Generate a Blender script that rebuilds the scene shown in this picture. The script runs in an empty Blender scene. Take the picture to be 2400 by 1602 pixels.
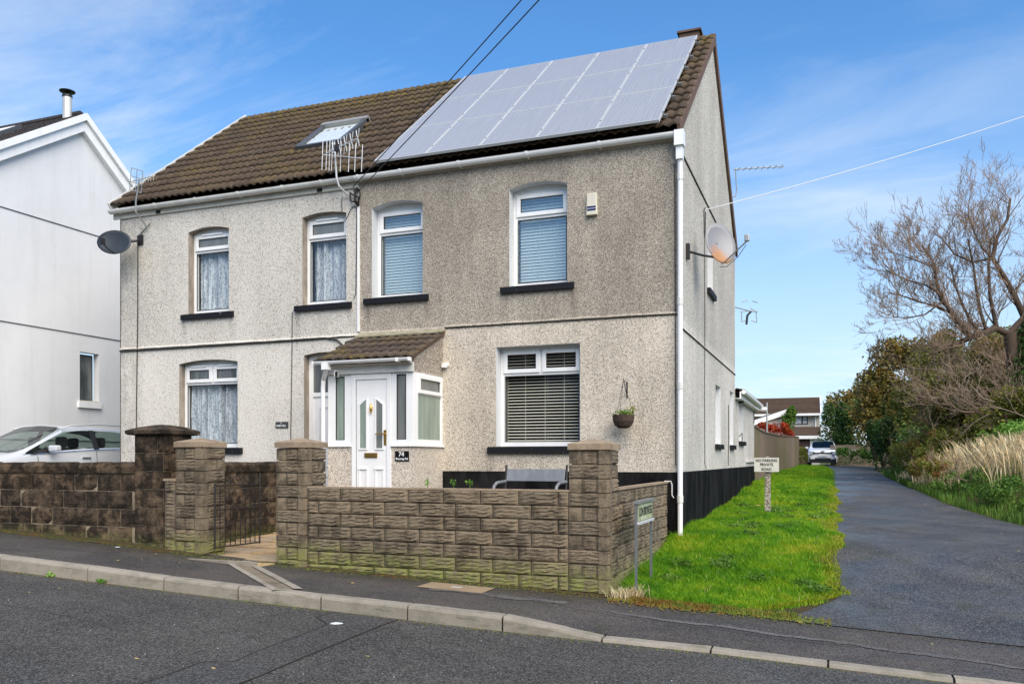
import bpy, math, random
import numpy as np
from mathutils import Vector, Matrix
S = bpy.context.scene
COL = S.collection
R = math.radians
rnd = random.Random(7)
nr = np.random.RandomState(11)

# ---------------------------------------------------------------- camera
cam_d = bpy.data.cameras.new('camera')
cam = bpy.data.objects.new('camera', cam_d)
COL.objects.link(cam)
cam.location = (2.004, -11.758, 1.078)
cam.rotation_euler = (R(90), 0, R(20.9))
cam_d.sensor_width = 36
cam_d.lens = 29.475
cam_d.shift_y = 0.1146
cam_d.clip_end = 2000
S.camera = cam
# ---------------------------------------------------------------- light
SUN_EL, SUN_AZ = 43, 44        # azimuth measured from -Y (street side) towards +X
sd = Vector((math.sin(R(SUN_AZ)) * math.cos(R(SUN_EL)), -math.cos(R(SUN_AZ)) * math.cos(R(SUN_EL)), math.sin(R(SUN_EL))))
sun_l = bpy.data.lights.new('sun', 'SUN')
sun_l.energy = 4.0
sun_l.angle = R(58)
sun_l.color = (1.0, 0.87, 0.71)
sun = bpy.data.objects.new('sun', sun_l)
sun.rotation_euler = sd.to_track_quat('Z', 'Y').to_euler()
COL.objects.link(sun)
S.view_settings.view_transform = 'Standard'
S.view_settings.look = 'None'
S.view_settings.gamma = 1
S.view_settings.exposure = 0.45
S.view_settings.use_curve_mapping = False

def NN(nt, typ, props=None, **ins):
    n = nt.nodes.new(typ)
    for k, v in (props or {}).items():
        setattr(n, k, v)
    for k, v in ins.items():
        key = int(k[1:]) if k[0] == 'i' and k[1:].isdigit() else k.replace('_', ' ')
        s = n.inputs[key]
        if isinstance(v, bpy.types.NodeSocket):
            nt.links.new(v, s)
        elif isinstance(v, (tuple, list)) and len(v) == 3 and s.type == 'RGBA':
            s.default_value = (*v, 1)
        else:
            s.default_value = v
    return n

def ramp(nt, fac, stops, interp='LINEAR'):
    n = nt.nodes.new('ShaderNodeValToRGB')
    n.color_ramp.interpolation = interp
    e = n.color_ramp.elements
    while len(e) < len(stops):
        e.new(0.5)
    for i, (p, c) in enumerate(stops):
        e[i].position = p
        if isinstance(c, (int, float)):
            c = (c, c, c)
        e[i].color = (*c, 1)
    nt.links.new(fac, n.inputs[0])
    return n.outputs[0]

def mixc(nt, fac, a, b, mode='MIX'):
    n = nt.nodes.new('ShaderNodeMix')
    n.data_type = 'RGBA'
    n.blend_type = mode
    for s, v in ((n.inputs[0], fac), (n.inputs[6], a), (n.inputs[7], b)):
        if isinstance(v, bpy.types.NodeSocket):
            nt.links.new(v, s)
        elif isinstance(v, (tuple, list)):
            s.default_value = (*v, 1)
        else:
            s.default_value = v
    return n.outputs[2]

def math_(nt, op, a, b=0.0, c=None):
    n = nt.nodes.new('ShaderNodeMath')
    n.operation = op
    for i, v in enumerate((a, b) if c is None else (a, b, c)):
        if isinstance(v, bpy.types.NodeSocket):
            nt.links.new(v, n.inputs[i])
        else:
            n.inputs[i].default_value = v
    return n.outputs[0]

w = bpy.data.worlds.new('World')
S.world = w
w.use_nodes = True
wt = w.node_tree
wt.nodes.clear()
sky = NN(wt, 'ShaderNodeTexSky', dict(sky_type='NISHITA', sun_disc=False, sun_elevation=R(SUN_EL), sun_rotation=math.atan2(sd.x, sd.y), altitude=50, air_density=1.0, dust_density=0.6, ozone_density=2.5))
tc = NN(wt, 'ShaderNodeTexCoord')
sx = NN(wt, 'ShaderNodeSeparateXYZ', None, i0=tc.outputs['Generated'])
# thin high cloud everywhere: direction projected on a flat layer so wisps stretch to the horizon
zz = math_(wt, 'ADD', math_(wt, 'MAXIMUM', sx.outputs[2], 0.0), 0.12)
cx = math_(wt, 'DIVIDE', sx.outputs[0], zz)
cy = math_(wt, 'DIVIDE', sx.outputs[1], zz)
cv = NN(wt, 'ShaderNodeCombineXYZ', None, i0=cx, i1=cy, i2=0.0)
cm = NN(wt, 'ShaderNodeMapping', None, Vector=cv.outputs[0], Rotation=(0, 0, R(28)), Scale=(0.55, 1.3, 1))
n1 = NN(wt, 'ShaderNodeTexNoise', None, Vector=cm.outputs[0], Scale=1.15, Detail=9.0, Roughness=0.62, Distortion=0.55)
n2 = NN(wt, 'ShaderNodeTexNoise', None, Vector=cm.outputs[0], Scale=0.42, Detail=3.0)
cl = math_(wt, 'MULTIPLY', ramp(wt, n1.outputs[0], [(0.47, 0.0), (0.72, 1.0)]), ramp(wt, n2.outputs[0], [(0.40, 0.0), (0.64, 1.0)]))
haze = ramp(wt, sx.outputs[2], [(0.0, 0.88), (0.14, 0.62), (0.28, 0.28), (0.42, 0.08), (0.65, 0.02)])
tint = mixc(wt, 1.0, sky.outputs[0], (0.38, 1.12, 1.64), 'MULTIPLY')
hz = mixc(wt, haze, tint, (6.5, 7.3, 7.8))
skc = mixc(wt, math_(wt, 'MULTIPLY', cl, 0.8), hz, (7.3, 7.8, 8.2))
bg = NN(wt, 'ShaderNodeBackground', None, Color=skc, Strength=0.098)
wo = NN(wt, 'ShaderNodeOutputWorld', None, Surface=bg.outputs[0])

# ---------------------------------------------------------------- object helpers
WLOC = {}
def tag(o, label=None, cat=None, group=None, kind=None):
    if label: o['label'] = label
    if cat: o['category'] = cat
    if group: o['group'] = group
    if kind: o['kind'] = kind
    return o

def thing(name, loc, label, cat, group=None):
    o = bpy.data.objects.new(name, None)
    o.empty_display_size = 0.2
    COL.objects.link(o)
    o.location = loc
    WLOC[o] = Vector(loc)
    return tag(o, label, cat, group)

class MB:
    """collects shapes in world coordinates; build() links them as ONE mesh object"""
    def __init__(s):
        s.v = []; s.f = []; s.m = []; s.mi = 0
    def add(s, verts, faces):
        b = len(s.v)
        s.v += [tuple(p) for p in verts]
        s.f += [tuple(i + b for i in f) for f in faces]
        s.m += [s.mi] * len(faces)
        return s
    def box(s, x0, x1, y0, y1, z0, z1):
        if x0 > x1: x0, x1 = x1, x0
        if y0 > y1: y0, y1 = y1, y0
        if z0 > z1: z0, z1 = z1, z0
        return s.add([(x0,y0,z0),(x1,y0,z0),(x1,y1,z0),(x0,y1,z0),(x0,y0,z1),(x1,y0,z1),(x1,y1,z1),(x0,y1,z1)],
                     [(0,3,2,1),(4,5,6,7),(0,1,5,4),(1,2,6,5),(2,3,7,6),(3,0,4,7)])
    def quad(s, a, b, c, d):
        return s.add([a, b, c, d], [(0,1,2,3)])
    def obox(s, c, ax, ay, az):
        c, ax, ay, az = map(Vector, (c, ax, ay, az))
        vs = [c + ax*i + ay*j + az*k for k in (-1,1) for j, i in ((-1,-1),(-1,1),(1,1),(1,-1))]
        return s.add(vs, [(0,3,2,1),(4,5,6,7),(0,1,5,4),(1,2,6,5),(2,3,7,6),(3,0,4,7)])
    def tube(s, pts, r, n=6, caps=True):
        pts = [Vector(p) for p in pts]
        rs = r if isinstance(r, (list, tuple)) else [r] * len(pts)
        vs = []; fs = []
        up0 = None
        for i, p in enumerate(pts):
            d = (pts[min(i+1, len(pts)-1)] - pts[max(i-1, 0)])
            d = d.normalized() if d.length > 1e-9 else Vector((0,0,1))
            if up0 is None:
                up0 = Vector((0,0,1)) if abs(d.z) < .9 else Vector((1,0,0))
            a = d.cross(up0)
            if a.length < 1e-6:
                up0 = Vector((0,1,0)); a = d.cross(up0)
            a.normalize(); b = a.cross(d).normalized(); up0 = b
            for k in range(n):
                t = 2*math.pi*k/n
                vs.append(p + (a*math.cos(t) + b*math.sin(t)) * rs[i])
        for i in range(len(pts)-1):
            for k in range(n):
                fs.append((i*n+k, (i+1)*n+k, (i+1)*n+(k+1)%n, i*n+(k+1)%n))
        if caps:
            fs.append(tuple(range(n)))
            fs.append(tuple(reversed([(len(pts)-1)*n+k for k in range(n)])))
        return s.add(vs, fs)
    def prism(s, poly, d):
        d = Vector(d); n = len(poly)
        p = [Vector(q) for q in poly]
        vs = p + [q + d for q in p]
        return s.add(vs, [tuple(reversed(range(n))), tuple(range(n, 2*n))] + [(i, (i+1)%n, n+(i+1)%n, n+i) for i in range(n)])
    def lathe(s, c, prof, n=16, axis='z'):
        vs = []; fs = []
        for (r, h) in prof:
            for k in range(n):
                t = 2*math.pi*k/n
                if axis == 'z': vs.append((c[0]+r*math.cos(t), c[1]+r*math.sin(t), c[2]+h))
                elif axis == 'x': vs.append((c[0]+h, c[1]+r*math.cos(t), c[2]+r*math.sin(t)))
                else: vs.append((c[0]+r*math.cos(t), c[1]+h, c[2]+r*math.sin(t)))
        m = len(prof)
        for i in range(m-1):
            for k in range(n):
                fs.append((i*n+k, i*n+(k+1)%n, (i+1)*n+(k+1)%n, (i+1)*n+k))
        fs.append(tuple(reversed(range(n)))); fs.append(tuple((m-1)*n+k for k in range(n)))
        return s.add(vs, fs)
    def build(s, name, mats, parent=None, smooth=False, bevel=0, **tags):
        if not isinstance(mats, (list, tuple)): mats = [mats]
        v = np.array(s.v, dtype=float).reshape(-1, 3)
        o3 = Vector(((v[:,0].min()+v[:,0].max())/2, (v[:,1].min()+v[:,1].max())/2, v[:,2].min()))
        me = bpy.data.meshes.new(name)
        me.from_pydata([tuple(p) for p in (v - np.array(o3))], [], s.f)
        for m in mats: me.materials.append(m)
        if len(mats) > 1: me.polygons.foreach_set('material_index', s.m)
        if smooth: me.polygons.foreach_set('use_smooth', [True]*len(me.polygons))
        me.update()
        o = bpy.data.objects.new(name, me)
        COL.objects.link(o)
        return place(o, o3, parent, bevel, **tags)

def place(o, wloc, parent=None, bevel=0, **tags):
    wloc = Vector(wloc)
    WLOC[o] = wloc
    if parent is not None:
        o.parent = parent
        o.location = wloc - WLOC[parent]
    else:
        o.location = wloc
    if bevel:
        b = o.modifiers.new('bevel', 'BEVEL'); b.width = bevel; b.segments = 2; b.limit_method = 'ANGLE'; b.angle_limit = R(40)
    return tag(o, **tags) if tags else o

def inst(name, me, wloc, parent, rot=None, scale=None):
    o = bpy.data.objects.new(name, me)
    COL.objects.link(o)
    place(o, wloc, parent)
    if rot: o.rotation_euler = rot
    if scale: o.scale = scale
    return o

def mesh_np(name, V, F, mat, smooth=False, parent=None, o3=(0,0,0), **tags):
    """V (n,3), F (m,k) arrays, fast"""
    V = np.asarray(V, dtype=np.float32); F = np.asarray(F, dtype=np.int32)
    me = bpy.data.meshes.new(name)
    me.vertices.add(len(V)); me.vertices.foreach_set('co', (V - np.array(o3, dtype=np.float32)).ravel())
    k = F.shape[1]
    me.loops.add(F.size); me.loops.foreach_set('vertex_index', F.ravel())
    me.polygons.add(len(F)); me.polygons.foreach_set('loop_start', np.arange(0, F.size, k, dtype=np.int32))
    if smooth: me.polygons.foreach_set('use_smooth', np.ones(len(F), dtype=bool))
    me.materials.append(mat)
    me.update(calc_edges=True); me.validate()
    o = bpy.data.objects.new(name, me)
    COL.objects.link(o)
    return place(o, o3, parent, **tags)

def text_mesh(body, size, mat, name, parent, wloc, rot, align='CENTER', sx=1.0, spacing=1.0, thick=0.001, bold=0.0):
    c = bpy.data.curves.new(name, 'FONT')
    c.body = body; c.size = size; c.align_x = align; c.align_y = 'CENTER'; c.extrude = thick; c.offset = bold
    c.space_character = spacing
    t = bpy.data.objects.new(name, c)
    COL.objects.link(t)
    bpy.context.view_layer.update()
    me = bpy.data.meshes.new_from_object(t.evaluated_get(bpy.context.evaluated_depsgraph_get()))
    bpy.data.objects.remove(t)
    me.materials.clear(); me.materials.append(mat)
    o = bpy.data.objects.new(name, me)
    COL.objects.link(o)
    place(o, wloc, parent)
    o.rotation_euler = rot; o.scale = (sx, 1, 1)
    return o
# ---------------------------------------------------------------- materials
def base(name, color=(.5,.5,.5), rough=.8, metal=0.0, spec=.5):
    m = bpy.data.materials.new(name); m.use_nodes = True
    nt = m.node_tree; b = nt.nodes['Principled BSDF']
    b.inputs['Base Color'].default_value = (*color, 1)
    b.inputs['Roughness'].default_value = rough
    b.inputs['Metallic'].default_value = metal
    b.inputs['Specular IOR Level'].default_value = spec
    return m, nt, b
def pos(nt):
    return NN(nt, 'ShaderNodeNewGeometry').outputs['Position']
def mapd(nt, vec, scale=(1,1,1), rot=(0,0,0)):
    return NN(nt, 'ShaderNodeMapping', None, Vector=vec, Scale=scale, Rotation=rot).outputs[0]
def noise(nt, vec, scale, detail=3.0, rough=.55, dist=0.0):
    return NN(nt, 'ShaderNodeTexNoise', None, Vector=vec, Scale=scale, Detail=detail, Roughness=rough, Distortion=dist).outputs[0]
def bump(nt, b, h, strength=.5, dist=.01):
    n = NN(nt, 'ShaderNodeBump', None, Height=h, Strength=strength, Distance=dist)
    nt.links.new(n.outputs[0], b.inputs['Normal'])
def orand(nt):
    return NN(nt, 'ShaderNodeObjectInfo').outputs['Random']
def lk(nt, a, s): nt.links.new(a, s)

def plain(name, color, rough=.5, metal=0.0, spec=.5, dirt=.12, dscale=4.0, dcol=None, bstr=0.0, bscale=200.0):
    m, nt, b = base(name, color, rough, metal, spec)
    p = pos(nt)
    d = dcol or tuple(c*.45 for c in color)
    f = math_(nt, 'MULTIPLY', ramp(nt, noise(nt, mapd(nt, p, (1,1,.35)), dscale, 6.0, .65), [(.42, 0.0), (.72, 1.0)]), dirt)
    c = mixc(nt, f, color, d)
    lk(nt, c, b.inputs['Base Color'])
    if bstr: bump(nt, b, noise(nt, p, bscale, 2.0), bstr, .002)
    return m

def pebbledash(name, light, mid, dark, up_dirt=.0, sills=(), edge=None, dirt=.35, cell=100.0, dark_share=.26, mid_share=.5, dirtcol=(.09,.08,.065), bstr=.35, split=3.1):
    m, nt, b = base(name, mid, .92, 0, .2)
    p = pos(nt)
    vo = NN(nt, 'ShaderNodeTexVoronoi', None, Vector=p, Scale=cell, Randomness=1.0)
    v2 = NN(nt, 'ShaderNodeTexVoronoi', None, Vector=p, Scale=cell*1.9)
    r1 = NN(nt, 'ShaderNodeSeparateColor', None, i0=vo.outputs['Color']).outputs[0]
    r2 = NN(nt, 'ShaderNodeSeparateColor', None, i0=v2.outputs['Color']).outputs[1]
    z = NN(nt, 'ShaderNodeSeparateXYZ', None, i0=p).outputs[2]
    up = ramp(nt, math_(nt, 'MULTIPLY_ADD', z, 10.0, .5 - split*10.0), [(.0, 0.0), (1.0, 1.0)])
    big = noise(nt, mapd(nt, p, (1,1,.55)), .9, 6.0, .62)
    streak = noise(nt, mapd(nt, p, (5,5,.35)), 1.0, 4.0, .6)
    xx = NN(nt, 'ShaderNodeSeparateXYZ', None, i0=p).outputs[0]
    stain = None
    for (x0, z0, ln) in sills:       # run-off stains under the ends of the window sills
        a_ = NN(nt, 'ShaderNodeMath', dict(operation='MULTIPLY_ADD', use_clamp=True), i0=math_(nt, 'ABSOLUTE', math_(nt, 'SUBTRACT', xx, x0)), i1=-11.0, i2=1.0).outputs[0]
        b1 = NN(nt, 'ShaderNodeMath', dict(operation='MULTIPLY_ADD', use_clamp=True), i0=z, i1=-30.0, i2=30.0*z0).outputs[0]
        b2 = NN(nt, 'ShaderNodeMath', dict(operation='MULTIPLY_ADD', use_clamp=True), i0=z, i1=1.0/ln, i2=1.0-z0/ln).outputs[0]
        q = math_(nt, 'MULTIPLY', math_(nt, 'MULTIPLY', a_, b1), b2)
        stain = q if stain is None else math_(nt, 'MAXIMUM', stain, q)
    if edge is not None:
        q = NN(nt, 'ShaderNodeMath', dict(operation='MULTIPLY_ADD', use_clamp=True), i0=xx, i1=-1.6, i2=1.0+1.6*edge).outputs[0]
        q = math_(nt, 'MULTIPLY', q, ramp(nt, noise(nt, p, 2.5, 5.0, .7), [(.35, .2), (.6, 1.0)]))
        stain = q if stain is None else math_(nt, 'MAXIMUM', stain, q)
    # share of dark chips grows where the render is dirty
    dn = math_(nt, 'ADD', math_(nt, 'MULTIPLY', ramp(nt, big, [(.36, 0.0), (.68, 1.0)]), dirt), math_(nt, 'MULTIPLY', up, up_dirt))
    dn = math_(nt, 'ADD', dn, math_(nt, 'MULTIPLY', ramp(nt, streak, [(.5, 0.0), (.72, 1.0)]), dirt*.35))
    if stain is not None:
        dn = math_(nt, 'ADD', dn, math_(nt, 'MULTIPLY', math_(nt, 'MULTIPLY', stain, .75), ramp(nt, noise(nt, mapd(nt, p, (9,9,2)), 1.0, 4.0), [(.35, .3), (.6, 1.0)])))
    k = math_(nt, 'ADD', r1, math_(nt, 'MULTIPLY', dn, -.42))
    c1 = ramp(nt, k, [(0.0, dark), (dark_share, mid), (dark_share+mid_share*.6, light), (1.0, tuple(min(1, x*1.12) for x in light))])
    c2 = mixc(nt, math_(nt, 'MULTIPLY', math_(nt, 'GREATER_THAN', r2, .84), .45), c1, dark)
    c3 = mixc(nt, math_(nt, 'MULTIPLY', dn, .42), c2, dirtcol)
    lk(nt, c3, b.inputs['Base Color'])
    bump(nt, b, math_(nt, 'ADD', vo.outputs['Distance'], math_(nt, 'MULTIPLY', v2.outputs['Distance'], .6)), bstr, .02)
    return m

M = {}
M['dash_right'] = pebbledash('pebbledash right', (.75,.67,.555), (.60,.52,.42), (.29,.25,.205), sills=((-4.97,3.56,.55),(-3.92,3.56,.5),(-2.61,3.57,.6),(-1.55,3.57,.5),(-2.83,1.17,.4),(-1.35,1.17,.4)), up_dirt=.60, dirt=.50)
M['dash_left'] = pebbledash('pebbledash left', (.74,.70,.625), (.70,.66,.585), (.34,.30,.25), sills=((-8.68,3.53,.5),(-7.63,3.53,.45),(-6.31,3.53,.5),(-5.29,3.53,.4)), edge=-10.15, up_dirt=.20, dirt=.26, cell=95, dark_share=.07)
M['dash_gable'] = pebbledash('pebbledash gable', (.72,.68,.61), (.60,.56,.50), (.24,.215,.19), up_dirt=.22, dirt=.36, dark_share=.16)  # lighter than the front wall: sky light on the gable put into the colour
M['dash_porch'] = pebbledash('pebbledash porch', (.74,.66,.56), (.58,.50,.41), (.16,.12,.09), up_dirt=.6, dirt=.10, split=2.35, cell=105)
def render_white():
    m, nt, b = base('white render', (.74,.75,.76), .9, 0, .2)
    p = pos(nt)
    f = ramp(nt, noise(nt, mapd(nt, p, (1,1,.5)), .6, 5.0, .6), [(.3, (.68,.68,.68)), (.7, (.75,.75,.75))])
    f = mixc(nt, ramp(nt, noise(nt, mapd(nt, p, (4,4,.3)), 1.0, 5.0, .65), [(.52, 0.0), (.75, .22)]), f, (.42,.42,.38))
    f = mixc(nt, ramp(nt, noise(nt, p, 2.2, 6.0, .7), [(.5, 0.0), (.72, .16)]), f, (.5,.5,.47))
    lk(nt, f, b.inputs['Base Color'])
    bump(nt, b, noise(nt, p, 90.0, 3.0), .5, .008)
    return m
M['white_render'] = render_white()
M['white'] = plain('white plastic', (.86,.855,.84), .30, dirt=.16, dcol=(.45,.43,.38), dscale=6)
M['white_old'] = plain('weathered white plastic', (.70,.69,.65), .42, dirt=.35, dcol=(.33,.31,.25), dscale=5)
M['reveal'] = plain('painted reveal', (.66,.67,.68), .7, dirt=.25, dcol=(.35,.34,.30))
M['reveal_dirty'] = plain('dirty reveal', (.36,.31,.25), .9, dirt=.8, dcol=(.09,.07,.05), dscale=7)
M['cream'] = plain('cream fascia', (.55,.52,.45), .6, dirt=.4, dcol=(.2,.18,.13))
def chipped():
    m, nt, b = base('black sill paint', (.016,.017,.021), .6, 0, .25)
    p = pos(nt)
    f = ramp(nt, noise(nt, p, 16.0, 6.0, .7), [(.665, 0.0), (.68, 1.0)])
    lk(nt, mixc(nt, f, (.009,.009,.011), (.42,.41,.38)), b.inputs['Base Color'])
    bump(nt, b, noise(nt, p, 60.0, 4.0), .4, .004)
    return m
M['sill_black'] = chipped()
M['plinth'] = plain('black plinth paint', (.006,.006,.0065), .85, spec=.06, dirt=.5, dcol=(.05,.05,.05), dscale=3, bstr=.5, bscale=70)
M['black'] = plain('black iron', (.012,.011,.011), .55, dirt=.3, dcol=(.06,.03,.02), dscale=20)
M['cable'] = plain('dark cable', (.03,.028,.026), .6, dirt=0)
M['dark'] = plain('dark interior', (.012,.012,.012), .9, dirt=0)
M['joint'] = plain('dark joint', (.03,.026,.02), .95, dirt=.3, dcol=(.08,.07,.05))
M['galv'] = plain('galvanised steel', (.42,.42,.40), .42, metal=.7, dirt=.3)
M['galv_dark'] = plain('dull galvanised', (.20,.215,.22), .5, metal=.4, dirt=.4)
M['alu'] = plain('aluminium', (.60,.61,.62), .5, metal=.2, dirt=.1)
M['brass'] = plain('brass', (.62,.40,.12), .3, metal=.9, dirt=.2)
M['silver'] = plain('brushed silver', (.55,.55,.55), .3, metal=.9, dirt=.1)

def tiles(name, c1, c2, moss=.35, mosscol=(.11,.095,.025), ridge_moss=0.0):
    m, nt, b = base(name, c1, .88, 0, .25)
    p = pos(nt)
    c = mixc(nt, orand(nt), c1, c2)
    sp = noise(nt, p, 55.0, 5.0, .7)
    c = mixc(nt, ramp(nt, sp, [(.40, 0.0), (.62, .75)]), c, tuple(x*.42 for x in c1))
    li = noise(nt, p, 30.0, 3.0, .6)
    c = mixc(nt, ramp(nt, li, [(.60, 0.0), (.70, .45)]), c, (.36,.33,.27))
    z = NN(nt, 'ShaderNodeSeparateXYZ', None, i0=p).outputs[2]
    big = noise(nt, p, 1.6, 5.0, .65)
    mf = ramp(nt, big, [(.48, 0.0), (.66, 1.0)])
    mf = math_(nt, 'MULTIPLY', mf, moss)
    if ridge_moss:
        rm = math_(nt, 'MULTIPLY', ramp(nt, math_(nt, 'MULTIPLY_ADD', z, 1.1, -8.55), [(0.0, 0.0), (1.0, 1.0)]), ramp(nt, noise(nt, p, 7.0, 4.0), [(.42, 0.0), (.56, 1.0)]))
        mf = math_(nt, 'MAXIMUM', mf, math_(nt, 'MULTIPLY', rm, ridge_moss))
    mf = math_(nt, 'MULTIPLY', mf, ramp(nt, noise(nt, p, 24.0, 4.0, .7), [(.40, 0.0), (.58, 1.0)]))
    mc = mixc(nt, ramp(nt, noise(nt, p, 9.0), [(.4, 0.0), (.6, 1.0)]), mosscol, (.22,.15,.02))
    c = mixc(nt, mf, c, mc)
    lk(nt, c, b.inputs['Base Color'])
    bump(nt, b, sp, .5, .008)
    return m
M['tile'] = tiles('concrete roof tile', (.105,.072,.048), (.064,.046,.034), .45, ridge_moss=.9)
M['tile_porch'] = tiles('porch roof tile', (.105,.078,.06), (.07,.052,.042), .7)
M['tile_far'] = tiles('far roof tile', (.13,.085,.062), (.09,.06,.046), .15)
M['slate'] = tiles('dark roof slate', (.055,.048,.048), (.04,.035,.037), .1)
M['verge'] = plain('verge mortar', (.14,.085,.06), .9, dirt=.6, dcol=(.035,.022,.017), dscale=9)
M['mortar_lichen'] = plain('lichened mortar', (.34,.31,.22), .95, dirt=.8, dcol=(.16,.15,.07), dscale=10)

def stone(name, c1, c2, sp=(.35,.30,.24), alg=.8, z0=-.05, slope=-.035, black=.25, bscale=60.0, bs=.5):
    m, nt, b = base(name, c1, .95, 0, .15)
    p = pos(nt)
    c = mixc(nt, orand(nt), c1, c2)
    g = noise(nt, p, 130.0, 2.0, .6)
    c = mixc(nt, ramp(nt, g, [(.50, 0.0), (.66, .55)]), c, sp)
    g2 = noise(nt, p, 95.0, 2.0, .6)
    c = mixc(nt, ramp(nt, g2, [(.52, 0.0), (.68, .6)]), c, tuple(x*.35 for x in c1))
    bl = noise(nt, p, 5.0 if black > .8 else 5.5, 7.0, .68)
    c = mixc(nt, ramp(nt, bl, [(.47-.075*(black > .8), 0.0), (.60-.04*(black > .8), black)]), c, (.016,.013,.010))
    xyz = NN(nt, 'ShaderNodeSeparateXYZ', None, i0=p)
    h = math_(nt, 'SUBTRACT', xyz.outputs[2], math_(nt, 'MULTIPLY_ADD', xyz.outputs[0], slope, z0-.27))
    wet = ramp(nt, math_(nt, 'ADD', h, math_(nt, 'MULTIPLY', bl, .34)), [(.26, 1.0), (.50, 0.0)])
    gm = math_(nt, 'MULTIPLY', math_(nt, 'MULTIPLY', wet, alg), ramp(nt, noise(nt, p, 16.0, 5.0, .7), [(.38, .15), (.60, 1.0)]))
    c = mixc(nt, gm, c, mixc(nt, g, (.15,.175,.025), (.28,.29,.10)))
    lk(nt, c, b.inputs['Base Color'])
    bump(nt, b, math_(nt, 'ADD', noise(nt, p, bscale, 4.0, .7), math_(nt, 'MULTIPLY', noise(nt, mapd(nt, p, (14,14,70)), 1.0, 4.0, .65), .9)), bs, .012)
    return m
M['block'] = stone('split face block', (.225,.172,.112), (.145,.115,.078), black=.5)
M['block_core'] = stone('block wall core', (.10,.075,.058), (.10,.075,.058), black=.5)
M['cap'] = stone('pillar cap', (.36,.27,.18), (.32,.24,.165), alg=0.0, black=.25, bs=.3)
M['old_stone'] = stone('old black wall stone', (.15,.10,.062), (.055,.040,.028), sp=(.34,.26,.18), alg=.6, z0=-.17, black=.9, bscale=30.0, bs=.9)
M['old_core'] = stone('old wall mortar', (.31,.25,.175), (.31,.25,.175), alg=.4, z0=-.12, black=.6)
M['slab'] = stone('sandstone slab', (.50,.34,.17), (.42,.33,.24), sp=(.55,.45,.3), alg=0.0, black=.22, bs=.2)

def asphalt(name, c1, c2, spk=.30, moss=0.0, rlo=.45, rhi=.85, mudcol=(.075,.055,.045), mud=.5, grain=1.0, iso=0, spec_=.3, wallmoss=0):
    m, nt, b = base(name, c1, .8, 0, .5)
    p = pos(nt)
    big = noise(nt, p, .75, 7.0, .68, .8)
    st = noise(nt, mapd(nt, p, (.9, .75, 1) if iso else (.35, 1.8, 1)), 1.0, 7.0, .68, .6)
    c = mixc(nt, ramp(nt, big, [(.42, 0.0), (.58, 1.0)]), c1, c2)
    c = mixc(nt, ramp(nt, st, [(.5, 0.0), (.72, mud)]), c, mudcol)
    b.inputs['Specular IOR Level'].default_value = spec_
    if wallmoss:
        yy = NN(nt, 'ShaderNodeSeparateXYZ', None, i0=p).outputs[1]
        wm = ramp(nt, math_(nt, 'ADD', math_(nt, 'MULTIPLY_ADD', yy, 1.0, 4.1), math_(nt, 'MULTIPLY', big, .5)), [(.45, 0.0), (.85, .9)])
        c = mixc(nt, wm, c, mixc(nt, ramp(nt, noise(nt, p, 14.0, 5.0, .7), [(.42, 0.0), (.6, 1.0)]), (.022,.019,.015), (.05,.042,.022)))
    v = NN(nt, 'ShaderNodeTexVoronoi', None, Vector=p, Scale=125.0/grain)
    r1 = NN(nt, 'ShaderNodeSeparateColor', None, i0=v.outputs['Color']).outputs[0]
    c = mixc(nt, ramp(nt, r1, [(.55, 0.0), (1.0, spk)]), c, (.30,.29,.27))
    c = mixc(nt, ramp(nt, r1, [(.0, .75), (.35, 0.0)]), c, (.012,.012,.012))
    if moss:
        c = mixc(nt, math_(nt, 'MULTIPLY', ramp(nt, noise(nt, p, 2.3, 6.0, .7), [(.52, 0.0), (.66, 1.0)]), moss), c, (.045,.05,.018))
    lk(nt, c, b.inputs['Base Color'])
    lk(nt, ramp(nt, noise(nt, mapd(nt, p, (.8,.7,1) if iso else (.5,1.4,1)), .9, 4.0, .6), [(.38, rlo), (.62, rhi)]), b.inputs['Roughness'])
    bump(nt, b, math_(nt, 'ADD', v.outputs['Distance'], noise(nt, p, 70.0, 3.0)), .5, .008)
    return m
M['road'] = asphalt('road asphalt', (.042,.039,.035), (.062,.057,.050), .42, rlo=.5, mud=.4, grain=1.25, mudcol=(.095,.086,.076), spec_=.22)
M['road_patch'] = asphalt('road repair asphalt', (.044,.042,.039), (.056,.053,.049), .35, mud=.2, grain=1.25)
M['pave'] = asphalt('pavement asphalt', (.042,.037,.034), (.078,.066,.058), .35, moss=.35, mud=.75, mudcol=(.095,.07,.056), rlo=.5, wallmoss=1)
M['pave_worn'] = asphalt('worn pavement asphalt', (.13,.12,.115), (.10,.09,.085), .4, mud=.3)
M['lane'] = asphalt('lane asphalt', (.062,.060,.058), (.024,.024,.026), .50, moss=.5, mud=.4, mudcol=(.13,.12,.11), rlo=.30, rhi=.75, grain=1.1, iso=1, spec_=.42)
M['lane_worn'] = asphalt('worn lane asphalt', (.105,.102,.098), (.085,.083,.082), .4, mud=.3)
def conc(name, c1, c2, dark=.4):
    m, nt, b = base(name, c1, .9, 0, .2)
    p = pos(nt)
    c = mixc(nt, orand(nt), c1, c2)
    c = mixc(nt, ramp(nt, noise(nt, p, 4.0, 6.0, .7), [(.45, 0.0), (.68, dark)]), c, (.07,.065,.045))
    c = mixc(nt, ramp(nt, noise(nt, p, 120.0, 2.0), [(.52, 0.0), (.68, .4)]), c, (.12,.11,.09))
    c = mixc(nt, ramp(nt, noise(nt, mapd(nt, p, (2,2,14)), 2.0, 4.0), [(.56, 0.0), (.70, dark)]), c, (.07,.085,.03))
    lk(nt, c, b.inputs['Base Color'])
    bump(nt, b, noise(nt, p, 70.0, 4.0, .7), .4, .006)
    return m
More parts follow.
